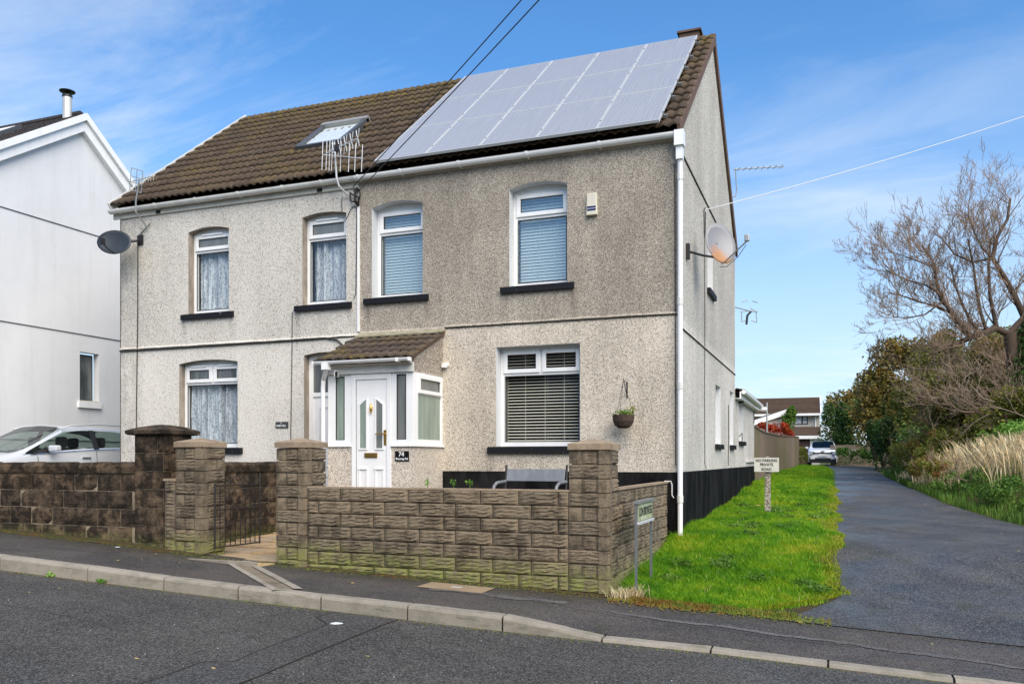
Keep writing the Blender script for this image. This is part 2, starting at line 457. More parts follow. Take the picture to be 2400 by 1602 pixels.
M['kerb'] = conc('kerb concrete', (.36,.32,.26), (.29,.26,.21))
M['channel'] = conc('gully concrete', (.26,.21,.15), (.22,.18,.13), .6)
M['cover'] = conc('cover concrete', (.33,.24,.15), (.33,.24,.15), .3)
def soil():
    m, nt, b = base('soil', (.07,.05,.03), .95, 0, .1)
    p = pos(nt)
    c = mixc(nt, ramp(nt, noise(nt, p, 3.0, 6.0, .7), [(.4, 0.0), (.6, 1.0)]), (.075,.05,.028), (.05,.06,.02))
    c = mixc(nt, ramp(nt, noise(nt, p, 60.0, 3.0), [(.55, 0.0), (.65, .7)]), c, (.17,.12,.07))
    lk(nt, c, b.inputs['Base Color'])
    bump(nt, b, noise(nt, p, 40.0, 5.0, .7), .8, .03)
    return m
M['soil'] = soil()
def field():
    m, nt, b = base('field grass', (.05,.085,.02), .95, 0, .1)
    p = pos(nt)
    c = mixc(nt, ramp(nt, noise(nt, p, .35, 6.0, .7), [(.4, 0.0), (.6, 1.0)]), (.06,.10,.02), (.10,.09,.035))
    lk(nt, c, b.inputs['Base Color'])
    return m
M['field'] = field()
def leafy(name, cols, s1=1.2, s2=9.0, trans=.25, rough=.55):
    m = bpy.data.materials.new(name); m.use_nodes = True
    nt = m.node_tree; b = nt.nodes['Principled BSDF']; out = nt.nodes['Material Output']
    p = pos(nt)
    a = noise(nt, p, s1, 3.0, .6)
    k = math_(nt, 'ADD', math_(nt, 'MULTIPLY', a, .6), math_(nt, 'MULTIPLY', noise(nt, p, s2, 2.0), .4))
    st = [(.36 + .28*i/(len(cols)-1), c) for i, c in enumerate(cols)]
    c = ramp(nt, k, st)
    lk(nt, c, b.inputs['Base Color'])
    b.inputs['Roughness'].default_value = rough
    b.inputs['Specular IOR Level'].default_value = .25
    t = NN(nt, 'ShaderNodeBsdfTranslucent', None, Color=c)
    mx = NN(nt, 'ShaderNodeMixShader', None, Fac=trans, i1=b.outputs[0], i2=t.outputs[0])
    lk(nt, mx.outputs[0], out.inputs[0])
    return m
M['grass'] = leafy('lawn grass', [(.055,.18,.008), (.115,.30,.010), (.23,.41,.014), (.42,.47,.03)], .9, 6.0, .40)
M['grass_olive'] = leafy('edge moss grass', [(.13,.20,.015), (.30,.36,.02), (.26,.22,.05)], 2.0, 14.0, .3)
M['straw'] = leafy('dry grass', [(.42,.28,.13), (.66,.52,.30), (.74,.65,.43)], 2.0, 20.0, .3)
M['bramble'] = leafy('bramble leaves', [(.22,.09,.03), (.22,.16,.03), (.14,.20,.03), (.34,.27,.05)], .8, 7.0, .25)
M['leaf_green'] = leafy('mixed green leaves', [(.05,.11,.018), (.10,.20,.03), (.18,.28,.045)], .9, 8.0, .25)
M['leaf_bright'] = leafy('bright weed leaves', [(.07,.19,.025), (.16,.33,.045), (.28,.42,.10)], 1.4, 9.0, .3)
M['leaf_dark'] = leafy('dark evergreen leaves', [(.022,.045,.012), (.045,.095,.018), (.08,.14,.028)], .8, 7.0, .12)
M['leaf_brown'] = leafy('autumn brown leaves', [(.06,.065,.016), (.14,.135,.028), (.24,.17,.038), (.34,.19,.045)], .7, 6.0, .25)
M['leaf_olive'] = leafy('olive leaves', [(.08,.085,.018), (.16,.17,.028), (.27,.25,.045)], .8, 7.0, .25)
M['leaf_red'] = leafy('red creeper leaves', [(.30,.02,.015), (.45,.05,.02), (.42,.12,.03)], 2.0, 12.0, .25)
M['bark'] = plain('brown bark', (.085,.055,.036), .9, dirt=.7, dcol=(.05,.034,.024), dscale=8)
M['twig'] = plain('reddish twigs', (.29,.205,.145), .85, dirt=.4, dcol=(.15,.10,.075))
M['twig_pale'] = plain('pale dead twigs', (.27,.205,.145), .85, dirt=.4, dcol=(.2,.15,.1))
def wood():
    m, nt, b = base('weathered fence board', (.2,.16,.12), .9, 0, .2)
    p = pos(nt)
    c = mixc(nt, orand(nt), (.26,.20,.15), (.19,.15,.12))
    c = mixc(nt, ramp(nt, noise(nt, mapd(nt, p, (30,30,1.5)), 1.0, 4.0, .7), [(.4, 0.0), (.7, .6)]), c, (.09,.07,.05))
    c = mixc(nt, ramp(nt, noise(nt, p, .45, 3.0), [(.45, 0.0), (.62, .5)]), c, (.13,.135,.05))
    lk(nt, c, b.inputs['Base Color'])
    return m
M['fence'] = wood()
def lichen_post():
    m, nt, b = base('lichened post', (.2,.16,.12), .95, 0, .2)
    p = pos(nt)
    c = mixc(nt, ramp(nt, noise(nt, p, 26.0, 5.0, .7), [(.45, 0.0), (.55, 1.0)]), (.16,.13,.09), (.42,.40,.35))
    lk(nt, c, b.inputs['Base Color'])
    return m
M['post'] = lichen_post()

def glass(name, refl=1.6, tint=(.955,.968,.965), rough=0.0, lo=.0):
    m = bpy.data.materials.new(name); m.use_nodes = True
    nt = m.node_tree; nt.nodes.remove(nt.nodes['Principled BSDF']); out = nt.nodes['Material Output']
    fr = NN(nt, 'ShaderNodeLayerWeight', None, Blend=.5)
    sch = math_(nt, 'MULTIPLY_ADD', math_(nt, 'POWER', fr.outputs['Facing'], 4.5), .9, .042)
    f = math_(nt, 'MINIMUM', math_(nt, 'MULTIPLY_ADD', sch, refl, lo), 1.0)
    t = NN(nt, 'ShaderNodeBsdfTransparent', None, Color=tint)
    g = NN(nt, 'ShaderNodeBsdfGlossy', None, Color=(.95,.97,1.0), Roughness=rough)
    p = pos(nt)
    bn = NN(nt, 'ShaderNodeBump', None, Height=noise(nt, p, 1.1, 1.0), Strength=.06, Distance=.01)
    lk(nt, bn.outputs[0], g.inputs['Normal'])
    mx = NN(nt, 'ShaderNodeMixShader', None, Fac=f, i1=t.outputs[0], i2=g.outputs[0])
    lk(nt, mx.outputs[0], out.inputs[0])
    return m
M['glass'] = glass('window glass', 1.0, lo=.0)
M['glass_lo'] = glass('blind covered glass', .6, lo=.0)
M['glass_up'] = glass('upper window glass', 1.5, tint=(.925,.955,.96), lo=.05)
M['glass_car'] = glass('car glass', .9, tint=(.52,.60,.56), lo=.0)
def frosted(name, c1, c2, rough=.22):
    m, nt, b = base(name, c1, rough, 0, .8)
    p = pos(nt)
    lk(nt, mixc(nt, ramp(nt, noise(nt, mapd(nt, p, (8,8,1.2)), 1.0, 5.0), [(.35, 0.0), (.65, 1.0)]), c1, c2), b.inputs['Base Color'])
    bump(nt, b, noise(nt, p, 140.0, 3.0), .5, .004)
    return m
M['frost_green'] = frosted('obscured glass greenish', (.20,.255,.215), (.30,.36,.30))
M['frost_grey'] = frosted('obscured glass grey', (.13,.14,.135), (.19,.20,.185))
M['frost_dark'] = frosted('patterned dark glass', (.05,.055,.055), (.16,.17,.17), .12)
M['slat'] = plain('white blind slat', (.85,.80,.70), .5, dirt=0)
M['slat_blue'] = plain('pale blue blind slat', (.60,.66,.65), .5, dirt=0)
def lace():
    m, nt, b = base('net curtain', (.5,.56,.62), .9, 0, .1)
    p = pos(nt)
    q = NN(nt, 'ShaderNodeTexVoronoi', dict(feature='DISTANCE_TO_EDGE'), Vector=mapd(nt, p, (22,22,13)), Scale=1.0).outputs[0]
    n1 = noise(nt, mapd(nt, p, (24,24,3.5)), 1.0, 4.0, .7, .8)
    c = mixc(nt, ramp(nt, n1, [(.45, 0.0), (.60, 1.0)]), (.26,.28,.32), (.60,.63,.67))
    c = mixc(nt, ramp(nt, q, [(.0, .5), (.12, 0.0)]), c, (.95,.97,1.0))
    lk(nt, c, b.inputs['Base Color'])
    return m
M['lace'] = lace()
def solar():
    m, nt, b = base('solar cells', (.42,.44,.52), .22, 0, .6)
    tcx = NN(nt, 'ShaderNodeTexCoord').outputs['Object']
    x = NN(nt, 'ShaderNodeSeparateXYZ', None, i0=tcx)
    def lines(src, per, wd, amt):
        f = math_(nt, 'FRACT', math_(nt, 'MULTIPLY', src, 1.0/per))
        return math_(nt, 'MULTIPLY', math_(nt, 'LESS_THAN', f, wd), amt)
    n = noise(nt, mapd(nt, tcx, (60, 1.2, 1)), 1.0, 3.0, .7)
    c = mixc(nt, ramp(nt, n, [(.35, 0.0), (.65, 1.0)]), (.285,.29,.31), (.365,.37,.385))  # pale grey puts the reflected bright sky into the cell colour
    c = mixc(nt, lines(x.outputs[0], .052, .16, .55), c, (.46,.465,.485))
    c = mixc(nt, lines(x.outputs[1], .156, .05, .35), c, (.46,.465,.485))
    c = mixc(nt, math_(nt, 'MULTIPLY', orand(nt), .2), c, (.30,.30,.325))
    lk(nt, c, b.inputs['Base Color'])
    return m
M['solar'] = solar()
M['blind_white'] = plain('white roof blind', (.80,.82,.84), .5, dirt=.1)
M['velux'] = plain('grey roof window cladding', (.10,.105,.11), .45, metal=.3, dirt=.2)
M['velux_pale'] = plain('pale flashing', (.34,.33,.31), .5, metal=.3, dirt=.3)
def paint(name, c, r=.25, m_=.0):
    m, nt, b = base(name, c, r, m_, .5)
    b.inputs['Coat Weight'].default_value = .8
    b.inputs['Coat Roughness'].default_value = .06
    return m
M['car_silver'] = paint('silver car paint', (.60,.62,.65), .35, .15)
M['car_white'] = paint('white car paint', (.78,.79,.80), .3)
M['car_black'] = plain('black car trim', (.015,.015,.016), .45, dirt=0)
M['chrome'] = plain('chrome', (.8,.8,.8), .12, metal=1.0, dirt=0)
M['lamp_glass'] = plain('headlight lens', (.55,.60,.66), .08, spec=.9, dirt=0)
M['tyre'] = plain('tyre rubber', (.02,.02,.02), .85, dirt=.2)
M['seat'] = plain('car seat fabric', (.035,.035,.038), .9, dirt=0)
def dish_rust():
    m, nt, b = base('grey rusty dish', (.40,.40,.41), .55, .2)
    tcx = NN(nt, 'ShaderNodeTexCoord').outputs['Object']
    xyz = NN(nt, 'ShaderNodeSeparateXYZ', None, i0=tcx)
    n = noise(nt, mapd(nt, tcx, (9,9,3)), 1.4, 5.0, .7)
    dx = math_(nt, 'ABSOLUTE', math_(nt, 'ADD', xyz.outputs[0], .07))
    low = ramp(nt, math_(nt, 'ADD', math_(nt, 'ADD', xyz.outputs[1], math_(nt, 'MULTIPLY', dx, 1.1)), math_(nt, 'MULTIPLY', n, .5)), [(.12, 1.0), (.32, 0.0)])
    c = mixc(nt, math_(nt, 'MULTIPLY', low, .8), (.26,.26,.27), (.46,.20,.05))
    c = mixc(nt, ramp(nt, noise(nt, tcx, 14.0, 4.0), [(.66, 0.0), (.70, 1.0)]), c, (.12,.05,.02))
    lk(nt, c, b.inputs['Base Color'])
    return m
M['dish_rust'] = dish_rust()
M['dish_dark'] = plain('dark dish mesh', (.035,.042,.05), .5, metal=.2, dirt=.3)
M['bench'] = plain('grey bench slab', (.16,.17,.185), .5, dirt=.5, dcol=(.3,.31,.32), dscale=9)
M['cream_plastic'] = plain('cream alarm box', (.66,.62,.50), .4, dirt=.25)
M['blue'] = plain('dark blue band', (.012,.016,.09), .4, dirt=0)
M['ink'] = plain('black lettering', (.02,.02,.02), .6, dirt=0)
M['letter_white'] = plain('white lettering', (.78,.78,.76), .5, dirt=0)
M['letter_grey'] = plain('grey lettering', (.50,.52,.54), .6, dirt=0)
M['plaque'] = plain('slate plaque', (.05,.05,.048), .7, dirt=.3)
M['plaque_black'] = plain('gloss black plaque', (.006,.006,.008), .25, dirt=0)
M['sign_board'] = plain('weathered cream board', (.62,.60,.53), .7, dirt=.4, dcol=(.42,.42,.36), dscale=14)
M['street_plate'] = plain('algae stained plate', (.46,.50,.34), .5, dirt=.9, dcol=(.20,.23,.08), dscale=12)
M['brown_frame'] = plain('dark brown frame', (.03,.02,.016), .5, dirt=0)
M['far_render'] = plain('far pebbledash', (.50,.46,.40), .95, dirt=.4, dcol=(.3,.27,.23), dscale=5)
M['brick_far'] = plain('brown garage door', (.06,.03,.022), .7, dirt=.3)
M['litter'] = plain('white litter', (.75,.76,.76), .8, dirt=.2)
M['leaf_litter'] = plain('fallen leaves', (.50,.36,.16), .8, dirt=.5, dscale=30)
M['wicker'] = plain('dark wicker', (.05,.03,.022), .95, dirt=.5, dcol=(.13,.09,.06), dscale=30)
M['terra'] = plain('flue metal', (.66,.63,.58), .45, metal=.4, dirt=.4)
M['wire_pale'] = plain('pale overhead line', (.62,.64,.66), .6, dirt=0)
M['yellow'] = plain('yellow litter', (.6,.5,.15), .7, dirt=0)
# ---------------------------------------------------------------- terrain heights
def lerp_tab(x, tab):
    return float(np.interp(x, [t[0] for t in tab], [t[1] for t in tab]))
T_W = [(-70, 2.75), (-9, .098), (-6.87, -.005), (-5.3, -.12), (-4.25, -.178), (-.56, -.308), (.2, -.345), (2, -.42), (3.5, -.49), (70, -3.2)]
T_K = [(-70, 2.70), (-6.87, -.028), (-5.55, -.09), (-4.5, -.152), (-3.55, -.194), (-2.58, -.232), (-1.64, -.264), (-.707, -.299), (.19, -.425), (1.09, -.445), (1.975, -.486), (2.84, -.523), (70, -3.3)]
T_R = [(-70, 2.54), (-6.87, -.182), (-3.57, -.325), (-.707, -.431), (.19, -.456), (1.09, -.474), (1.975, -.513), (2.84, -.55), (70, -3.35)]
T_G = [(-3.4, -.33), (-2.2, -.20), (0, .0), (5.7, .124), (9, .30), (12.3, .38), (25, .55), (50, .73), (61, .75), (250, 1.2)]
KY = -4.9
def zw(x): return lerp_tab(x, T_W)
def zr(x): return lerp_tab(x, T_R)
def zk(x): return lerp_tab(x, T_K)
def hg(x, y):
    """ground height behind the pavement line"""
    if y <= -3.4:
        if y > KY: 
            t = (y - KY) / 1.5
            return zk(x)*(1-t) + zw(x)*t
        return zr(x)
    b = lerp_tab(y, T_G) - .030*min(max(x, 0), 6) - .012*max(min(x-6, 40), 0)
    if x > 3 and y > 1:
        rr = x - float(np.interp(y, [1, 4.6, 8.4, 15, 23.6, 40, 55], [6.2, 5.0, 4.2, 3.95, 3.9, 4.2, 6.5])) - .25
        if rr > 0: b += min(rr*.50, .75) * min((y-1)/4, 1)
    if x < -9: b = max(b, min(zw(x), 1.5)*.9)
    t = min(max((y+3.4)/3.4, 0), 1)
    return (zw(x))*(1-t) + b*t if y < 0 else b

def sheet(name, xs, ys, zf, mat, off=0.0, kind='structure', warp=None):
    nx, ny = len(xs), len(ys)
    V = [(x + (warp(x, y) if warp else 0), y, 0) for y in ys for x in xs]
    V = [(x, y, zf(x, y) + off) for x, y, _ in V]
    F = [(j*nx+i, j*nx+i+1, (j+1)*nx+i+1, (j+1)*nx+i) for j in range(ny-1) for i in range(nx-1)]
    return mesh_np(name, V, F, mat, smooth=True, kind=kind)

def rng(a, b, n): return [a + (b-a)*i/(n-1) for i in range(n)]
gx = [-300, -150, -70, -40] + rng(-30, 20, 51) + [30, 50, 80, 150, 300]
gy = [-150, -80, -40, -20, -10, -5.2, -4.95] + rng(-4.6, 14, 32) + rng(16, 70, 28) + [90, 130, 200, 400, 900]
def ground_z(x, y):
    xx = max(min(x, 60), -60)
    z = hg(xx, y)
    return z - .10
sheet('ground', gx, gy, ground_z, M['field'])
# road
rx = [-60, -30, -20, -14, -10, -8, -6.87, -5, -3.57, -2, -.707, .19, 1.09, 1.975, 2.84, 5, 10, 20, 60]
sheet('road', rx, [-13.5, -11, -9, -7, -6, KY], lambda x, y: zr(x) + .02*math.sin(math.pi*(KY-y)/8.6), M['road'])
def road_z(x, y): return zr(x) + .02*math.sin(math.pi*(KY-y)/8.6)
# pavement on the camera's side, seen only in reflections
sheet('far_pavement', rx, [-16, -13.45], lambda x, y: zr(x) + .11, M['pave'])
# trench repair crossing the road, ragged edge
ptsL = [(-2.39,-4.93), (-2.40,-5.23), (-2.14,-5.45), (-2.09,-5.96), (-2.05,-6.53), (-2.0,-6.85), (-2.18,-6.98), (-2.14,-7.4), (-2.12,-13.4)]
ptsR = [(-1.72,-4.93), (-1.72,-5.25), (-1.70,-5.6), (-1.665,-6.2), (-1.64,-6.6), (-1.62,-6.9), (-1.60,-7.1), (-1.60,-7.4), (-1.58,-13.4)]
V = []; F = []
for i, (a, b_) in enumerate(zip(ptsL, ptsR)):
    for q in (a, b_): V.append((q[0], q[1], road_z(*q) + .004))
    if i: F.append((2*i-2, 2*i, 2*i+1, 2*i-1))
mesh_np('road_repair', V, F, M['road_patch'], kind='structure')
# tar seam along both edges of the repair
mb = MB()
for P_ in (ptsL, ptsR):
    for (a, b_) in zip(P_[:-1], P_[1:]):
        d = Vector((b_[0]-a[0], b_[1]-a[1], 0)).normalized(); nn = Vector((-d.y, d.x, 0))*.007
        z1, z2 = road_z(*a)+.007, road_z(*b_)+.007
        mb.quad((a[0]-nn.x, a[1]-nn.y, z1), (b_[0]-nn.x, b_[1]-nn.y, z2), (b_[0]+nn.x, b_[1]+nn.y, z2), (a[0]+nn.x, a[1]+nn.y, z1))
o = mb.build('road_seam', M['joint'], kind='structure')

# pavement sheet (between kerb and wall / verge / lane mouth)
def pz(x, y):
    t = min(max((y - KY) / 1.5, 0), 1)
    return zk(x)*(1-t) + zw(x)*t
px = [-60, -30, -20, -14, -10, -9, -8, -6.87] + rng(-6, 4, 41) + [5, 7, 10, 20, 60]
sheet('pavement', px, [KY+.13, -4.5, -4.2, -3.9, -3.6, -3.42, -3.2], pz, M['pave'], off=-.003)
# mossy dirt strip at the foot of the walls
def strip(name, a, b, y_out, mat, off, seed, amp=.06, n=60, y_in=-3.25):
    r_ = random.Random(seed); V = []; F = []
    for i in range(n+1):
        x = a + (b-a)*i/n
        yo = y_out + r_.uniform(-amp, amp)
        V += [(x, y_in, pz(x, y_in)+off+.02), (x, yo, pz(x, yo)+off)]
        if i: F.append((2*i-2, 2*i-1, 2*i+1, 2*i))
    return mesh_np(name, V, F, mat, smooth=True, kind='structure')
strip('pavement_dirt', -12, -5.3, -3.50, M['soil'], .002, 3)
strip('pavement_dirt', -3.8, .0, -3.42, M['soil'], .002, 4, .04)
# worn grey streaks on the pavement
def blob_strip(pts, wd, mat, zf, off, seed, name):
    r_ = random.Random(seed); V = []; F = []
    for i, (x, y) in enumerate(pts):
        w1, w2 = wd*r_.uniform(.4, 1.1), wd*r_.uniform(.4, 1.1)
        if i in (0, len(pts)-1): w1 = w2 = .005
        V += [(x, y+w1, zf(x, y+w1)+off), (x, y-w2, zf(x, y-w2)+off)]
        if i: F.append((2*i-2, 2*i-1, 2*i+1, 2*i))
    return mesh_np(name, V, F, mat, kind='structure')
blob_strip([(x, -3.95 - .03*math.sin(x*5)) for x in rng(-1.9, -.4, 28)], .10, M['pave_worn'], pz, .002, 5, 'worn_streak')
blob_strip([(x, -4.02 - .10*(x-.2) + .02*math.sin(x*7)) for x in rng(.0, 4.2, 60)], .045, M['pave_worn'], pz, .002, 6, 'worn_streak')

# kerb: bedding + single stones
kerb = MB().box(-40, 30, KY+.02, KY+.10, -4.6, -4.5).build('kerb', M['kerb'], kind='structure')
kx = [-26.2] 
while kx[-1] < -8: kx.append(kx[-1] + .93)
kx = [-13.39,-12.46,-11.53,-10.6,-9.67,-8.74,-7.81,-6.873,-5.552,-4.499,-3.553,-2.582,-1.644,-.707,.192,1.091,1.975,2.837,3.75,4.68,5.6,6.5,7.4]
kr = random.Random(3)
for a, b_ in zip(kx[:-1], kx[1:]):
    g = .009
    dy = kr.uniform(-.006, .006)
    mb = MB()
    za, zb = zk(a), zk(b_)
    ra, rb = zr(a)-.12, zr(b_)-.12
    x0, x1 = a+g, b_-g
    n = 4
    prof = lambda zt, zb_: [(KY+dy, zb_), (KY+dy, zt-.028), (KY+.010+dy, zt-.007), (KY+.030+dy, zt), (KY+.135+dy, zt+.001), (KY+.135+dy, zb_)]
    secs = []
    for i in range(n+1):
        t = i/n; x = x0+(x1-x0)*t
        jz = kr.uniform(-.002, .002)
        secs.append([(x, y, z + (jz if z > -90 else 0)) for y, z in prof(za+(zb-za)*t, ra+(rb-ra)*t)])
    vs = [p for s_ in secs for p in s_]; fs = []
    for i in range(n):
        for k in range(6):
            fs.append((i*6+k, i*6+(k+1)%6, (i+1)*6+(k+1)%6, (i+1)*6+k))
    fs.append(tuple(reversed(range(6)))); fs.append(tuple(n*6+k for k in range(6)))
    mb.add(vs, fs)
    mb.build('kerb_stone', M['kerb'], kerb, smooth=False)
kb = MB()   # mortar bed showing in the joints
for a, b_ in zip(kx[:-1], kx[1:]):
    kb.add([(a-.01, KY+.02, zk(a)-.02), (b_, KY+.02, zk(b_)-.02), (b_, KY+.12, zk(b_)-.006), (a-.01, KY+.12, zk(a)-.006), (a-.01, KY+.02, zr(a)-.1), (b_, KY+.02, zr(b_)-.1)], [(0,1,2,3), (4,5,1,0)])
kb.build('kerb_joint', M['joint'], kerb)

# drainage channel across the pavement
ch = thing('drain_channel', (-3.8, -4.1, pz(-3.8, -4.1)), 'diagonal concrete drain channel with raised edges crossing the pavement to the kerb', 'drain channel')
A0, A1 = Vector((-4.72, -3.50)), Vector((-3.05, -4.80))
dv = (A1-A0).normalized(); nv = Vector((-dv.y, dv.x))
def chan(off0, off1, z0, z1, mat, name, n=10, ext=0.0):
    V = []; F = []
    for i in range(n+1):
        p_ = A0 + dv*((A1-A0).length*i/n)
        for o_, zz_ in ((off0, z0), (off1, z1)):
            q = p_ + nv*o_
            V.append((q.x, q.y, pz(q.x, q.y) + zz_))
        if i: F.append((2*i-2, 2*i, 2*i+1, 2*i-1))
    mesh_np(name, V, F, mat, parent=ch, o3=(-3.8, -4.1, pz(-3.8, -4.1)))
chan(-.13, -.07, .006, .010, M['kerb'], 'channel_edge')
chan(-.07, .08, .0015, .0015, M['channel'], 'channel_bed')
chan(.08, .17, .010, .007, M['kerb'], 'channel_edge')

# lane
def lane_left(y):
    return 2.06 + .05*math.sin(y*1.9) + .03*math.sin(y*5.3+1) - .35*max(0, (-2.2-y))*0.9 - (max(0, y-30)/22)*.6
def lane_right(y):
    return float(np.interp(y, [-4.2, -3.5, -1, 2, 4.6, 8.4, 15, 23.6, 40, 55], [9.5, 8.2, 6.6, 5.7, 5.0, 4.2, 3.95, 3.9, 4.2, 6.5]))
ys_ = rng(-3.62, 54, 150)
V = []; F = []; K = 9
for j, y in enumerate(ys_):
    a, b_ = lane_left(y), lane_right(y)
    if y < -2.4: a = 2.06 - .5*(-2.4-y)/1.2
    for i in range(K):
        x = a + (b_-a)*i/(K-1)
        crown = .03*math.sin(math.pi*i/(K-1))
        z = max(hg(x, y), hg(x, y)) + crown*.6 + .012
        if y < -3.2: z = pz(x, y) + .005
        V.append((x, y, z))
    if j:
        for i in range(K-1): F.append(((j-1)*K+i, (j-1)*K+i+1, j*K+i+1, j*K+i))
mesh_np('lane', V, F, M['lane'], smooth=True, kind='structure')
def lane_z(x, y): return hg(x, y) + .02
sheet('lane_drain', rng(1.96, 4.0, 8), [24.2, 24.42], lambda x, y: hg(x, y) + .036, M['joint'])
# verge soil under the grass
ys2 = rng(-3.66, 46, 100)
V = []; F = []; K = 8
for j, y in enumerate(ys2):
    a = -.14 if y < 0 else .0
    b_ = lane_left(y) + .12
    if y < -2.4: b_ = 2.18 - .62*(-2.4-y)/1.2
    if y < -3.3: a = .0 + (-3.3-y)*.5
    for i in range(K):
        x = a + (b_-a)*i/(K-1)
        z = hg(x, y) - .008
        if y < -3.2: z = pz(x, y) + (.006 if y > -3.6 else -.01) + .006*math.sin(x*23)
        V.append((x, y, z))
    if j:
        for i in range(K-1): F.append(((j-1)*K+i, (j-1)*K+i+1, j*K+i+1, j*K+i))
mesh_np('verge', V, F, M['soil'], smooth=True, kind='structure')
# inspection cover in the pavement
cv_ = MB()
for (xa, xb, ya, yb) in ((-2.06,-1.32,-3.93,-3.55),):
    cv_.add([(xa, ya, pz(xa,ya)+.004), (xb, ya, pz(xb,ya)+.004), (xb, yb, pz(xb,yb)+.004), (xa, yb, pz(xa,yb)+.004)], [(0,1,2,3)])
cvo = cv_.build('inspection_cover', M['cover'])
tag(cvo, 'rectangular tan concrete cover set in the dark pavement before the block wall', 'inspection cover')
c_ = MB().box(-1.74, -1.62, -3.76, -3.73, pz(-1.7,-3.75)+.003, pz(-1.7,-3.75)+.010).build('keyhole', M['letter_grey'], cvo)
# path of slabs behind the gate
path = thing('garden_path', (-4.9, -2.4, -.14), 'tan sandstone slab path seen through the open gateway', 'path')
sr = random.Random(9)
yy = -3.62
row = 0
while yy < 0.0:
    h_ = (.34, .52, .42, .5)[row % 4]
    xx = -5.32 if row == 0 else -6.08
    xx += -(.2 if row % 2 else 0)
    while xx < -4.0:
        w_ = sr.choice((.45, .6, .5))
        x0, x1 = max(xx, -6.08 if row else -5.9), min(xx+w_, -4.0 if row else -4.25)
        zc = -.158 + (yy+3.4)*.045
        if x1 - x0 > .08:
            mb = MB(); g = .006
            mb.box(x0+g, x1-g, yy+g, yy+h_-g, zc-.04, zc+sr.uniform(0, .004))
            mb.build('slab', M['slab'], path)
        xx += w_
    yy += h_; row += 1
MB().box(-6.08, -4.0, -3.36, .0, -.28, -.165).build('bedding', M['soil'], path)
MB().box(-5.75, -4.3, -3.70, -3.63, pz(-5.1,-3.6)-.08, pz(-5.75,-3.66)-.035).build('edging', M['kerb'], path)
# garden and drive surfaces behind the walls
sheet('garden_ground', rng(-4.3, -.14, 6), rng(-3.2, 0, 5), lambda x, y: -.12 + .04*(y+3.2), M['soil'])
sheet('driveway', rng(-20, -6.15, 12), [-3.2, -1.5, 0, 3, 8, 14], lambda x, y: max(zw(x), .0) if y < 1 else max(zw(x), .15), M['pave'], off=.005)
# ---------------------------------------------------------------- the pair of houses
def wall_face(mb, axis, c, a0, a1, z0, z1, ops, depth, mi_rev=1, arch_n=8, top=None, flip=1):
    """wall on plane axis=c ('y' faces -Y, 'x' faces +X). ops: (a,b,z0,z1,rise). Reveals go inward by depth."""
    def P(a, z, d=0.0):
        return (a, c + d, z) if axis == 'y' else (c - d, a, z)
    As = sorted(set([a0, a1] + [v for o_ in ops for v in (o_[0], o_[1])]))
    Zs = sorted(set([z0, z1] + [v for o_ in ops for v in (o_[2], o_[3]+o_[4])]))
    mb.mi = 0
    for i in range(len(As)-1):
        for j in range(len(Zs)-1):
            am, zm = (As[i]+As[i+1])/2, (Zs[j]+Zs[j+1])/2
            if any(o_[0] < am < o_[1] and o_[2] < zm < o_[3]+o_[4] for o_ in ops): continue
            q = [P(As[i], Zs[j]), P(As[i+1], Zs[j]), P(As[i+1], Zs[j+1]), P(As[i], Zs[j+1])]
            mb.quad(*q)
    for (a, b_, za, zb, rise) in ops:
        n = arch_n if rise > 0 else 1
        cur = []
        for k in range(n+1):
            t = k/n
            cur.append((a + (b_-a)*t, zb + rise*(1-(2*t-1)**2)))
        mb.mi = 0
        for k in range(n):
            if rise > 0:
                (x0, q0), (x1, q1) = cur[k], cur[k+1]
                mb.quad(P(x0, q0), P(x1, q1), P(x1, zb+rise+1e-5), P(x0, zb+rise+1e-5))
        mb.mi = mi_rev + 1
        for k in range(n):
            (x0, q0), (x1, q1) = cur[k], cur[k+1]
            mb.quad(P(x0, q0), P(x0, q0, depth), P(x1, q1, depth), P(x1, q1))
        mb.mi = mi_rev
        mb.quad(P(a, za), P(a, za, depth), P(a, zb, depth), P(a, zb))
        mb.quad(P(b_, za), P(b_, zb), P(b_, zb, depth), P(b_, za, depth))
        mb.quad(P(a, za), P(b_, za), P(b_, za, depth), P(a, za, depth))
    mb.mi = 0

XL, XP = -10.15, -5.125
EAVE = 5.56
right = thing('terraced_house', (-2.56, 3.68, 0), 'beige speckled pebbledash end house with solar roof and white porch', 'house')
left = thing('terraced_house', (-7.64, 3.68, 0), 'paler cream pebbledash house with plain brown tiled roof beside the white house', 'house')

# openings
OP_R = [(-4.892,-3.983,3.66,5.10,.075), (-2.529,-1.621,3.67,5.125,.075), (-2.741,-1.425,1.27,2.775,.0)]
OP_L = [(-8.585,-7.708,3.63,5.065,.06), (-6.21,-5.367,3.63,5.085,.05), (-8.789,-7.524,1.28,2.76,.055), (-6.178,-5.35,-.1,2.80,.04)]
mb = MB()
wall_face(mb, 'y', 0.0, XP, 0.0, .90, EAVE, OP_R, .20)
w_r = mb.build('front_wall', [M['dash_right'], M['reveal'], M['reveal']], right)
mb = MB()
wall_face(mb, 'y', 0.0, XL, XP, -.5, EAVE, OP_L, .15)
w_l = mb.build('front_wall', [M['dash_left'], M['reveal_dirty'], M['reveal_dirty']], left)
# plinth at the front of the right house, slightly proud
MB().box(-3.63, .012, -.012, .3, -.5, .90).build('plinth', M['plinth'], right)
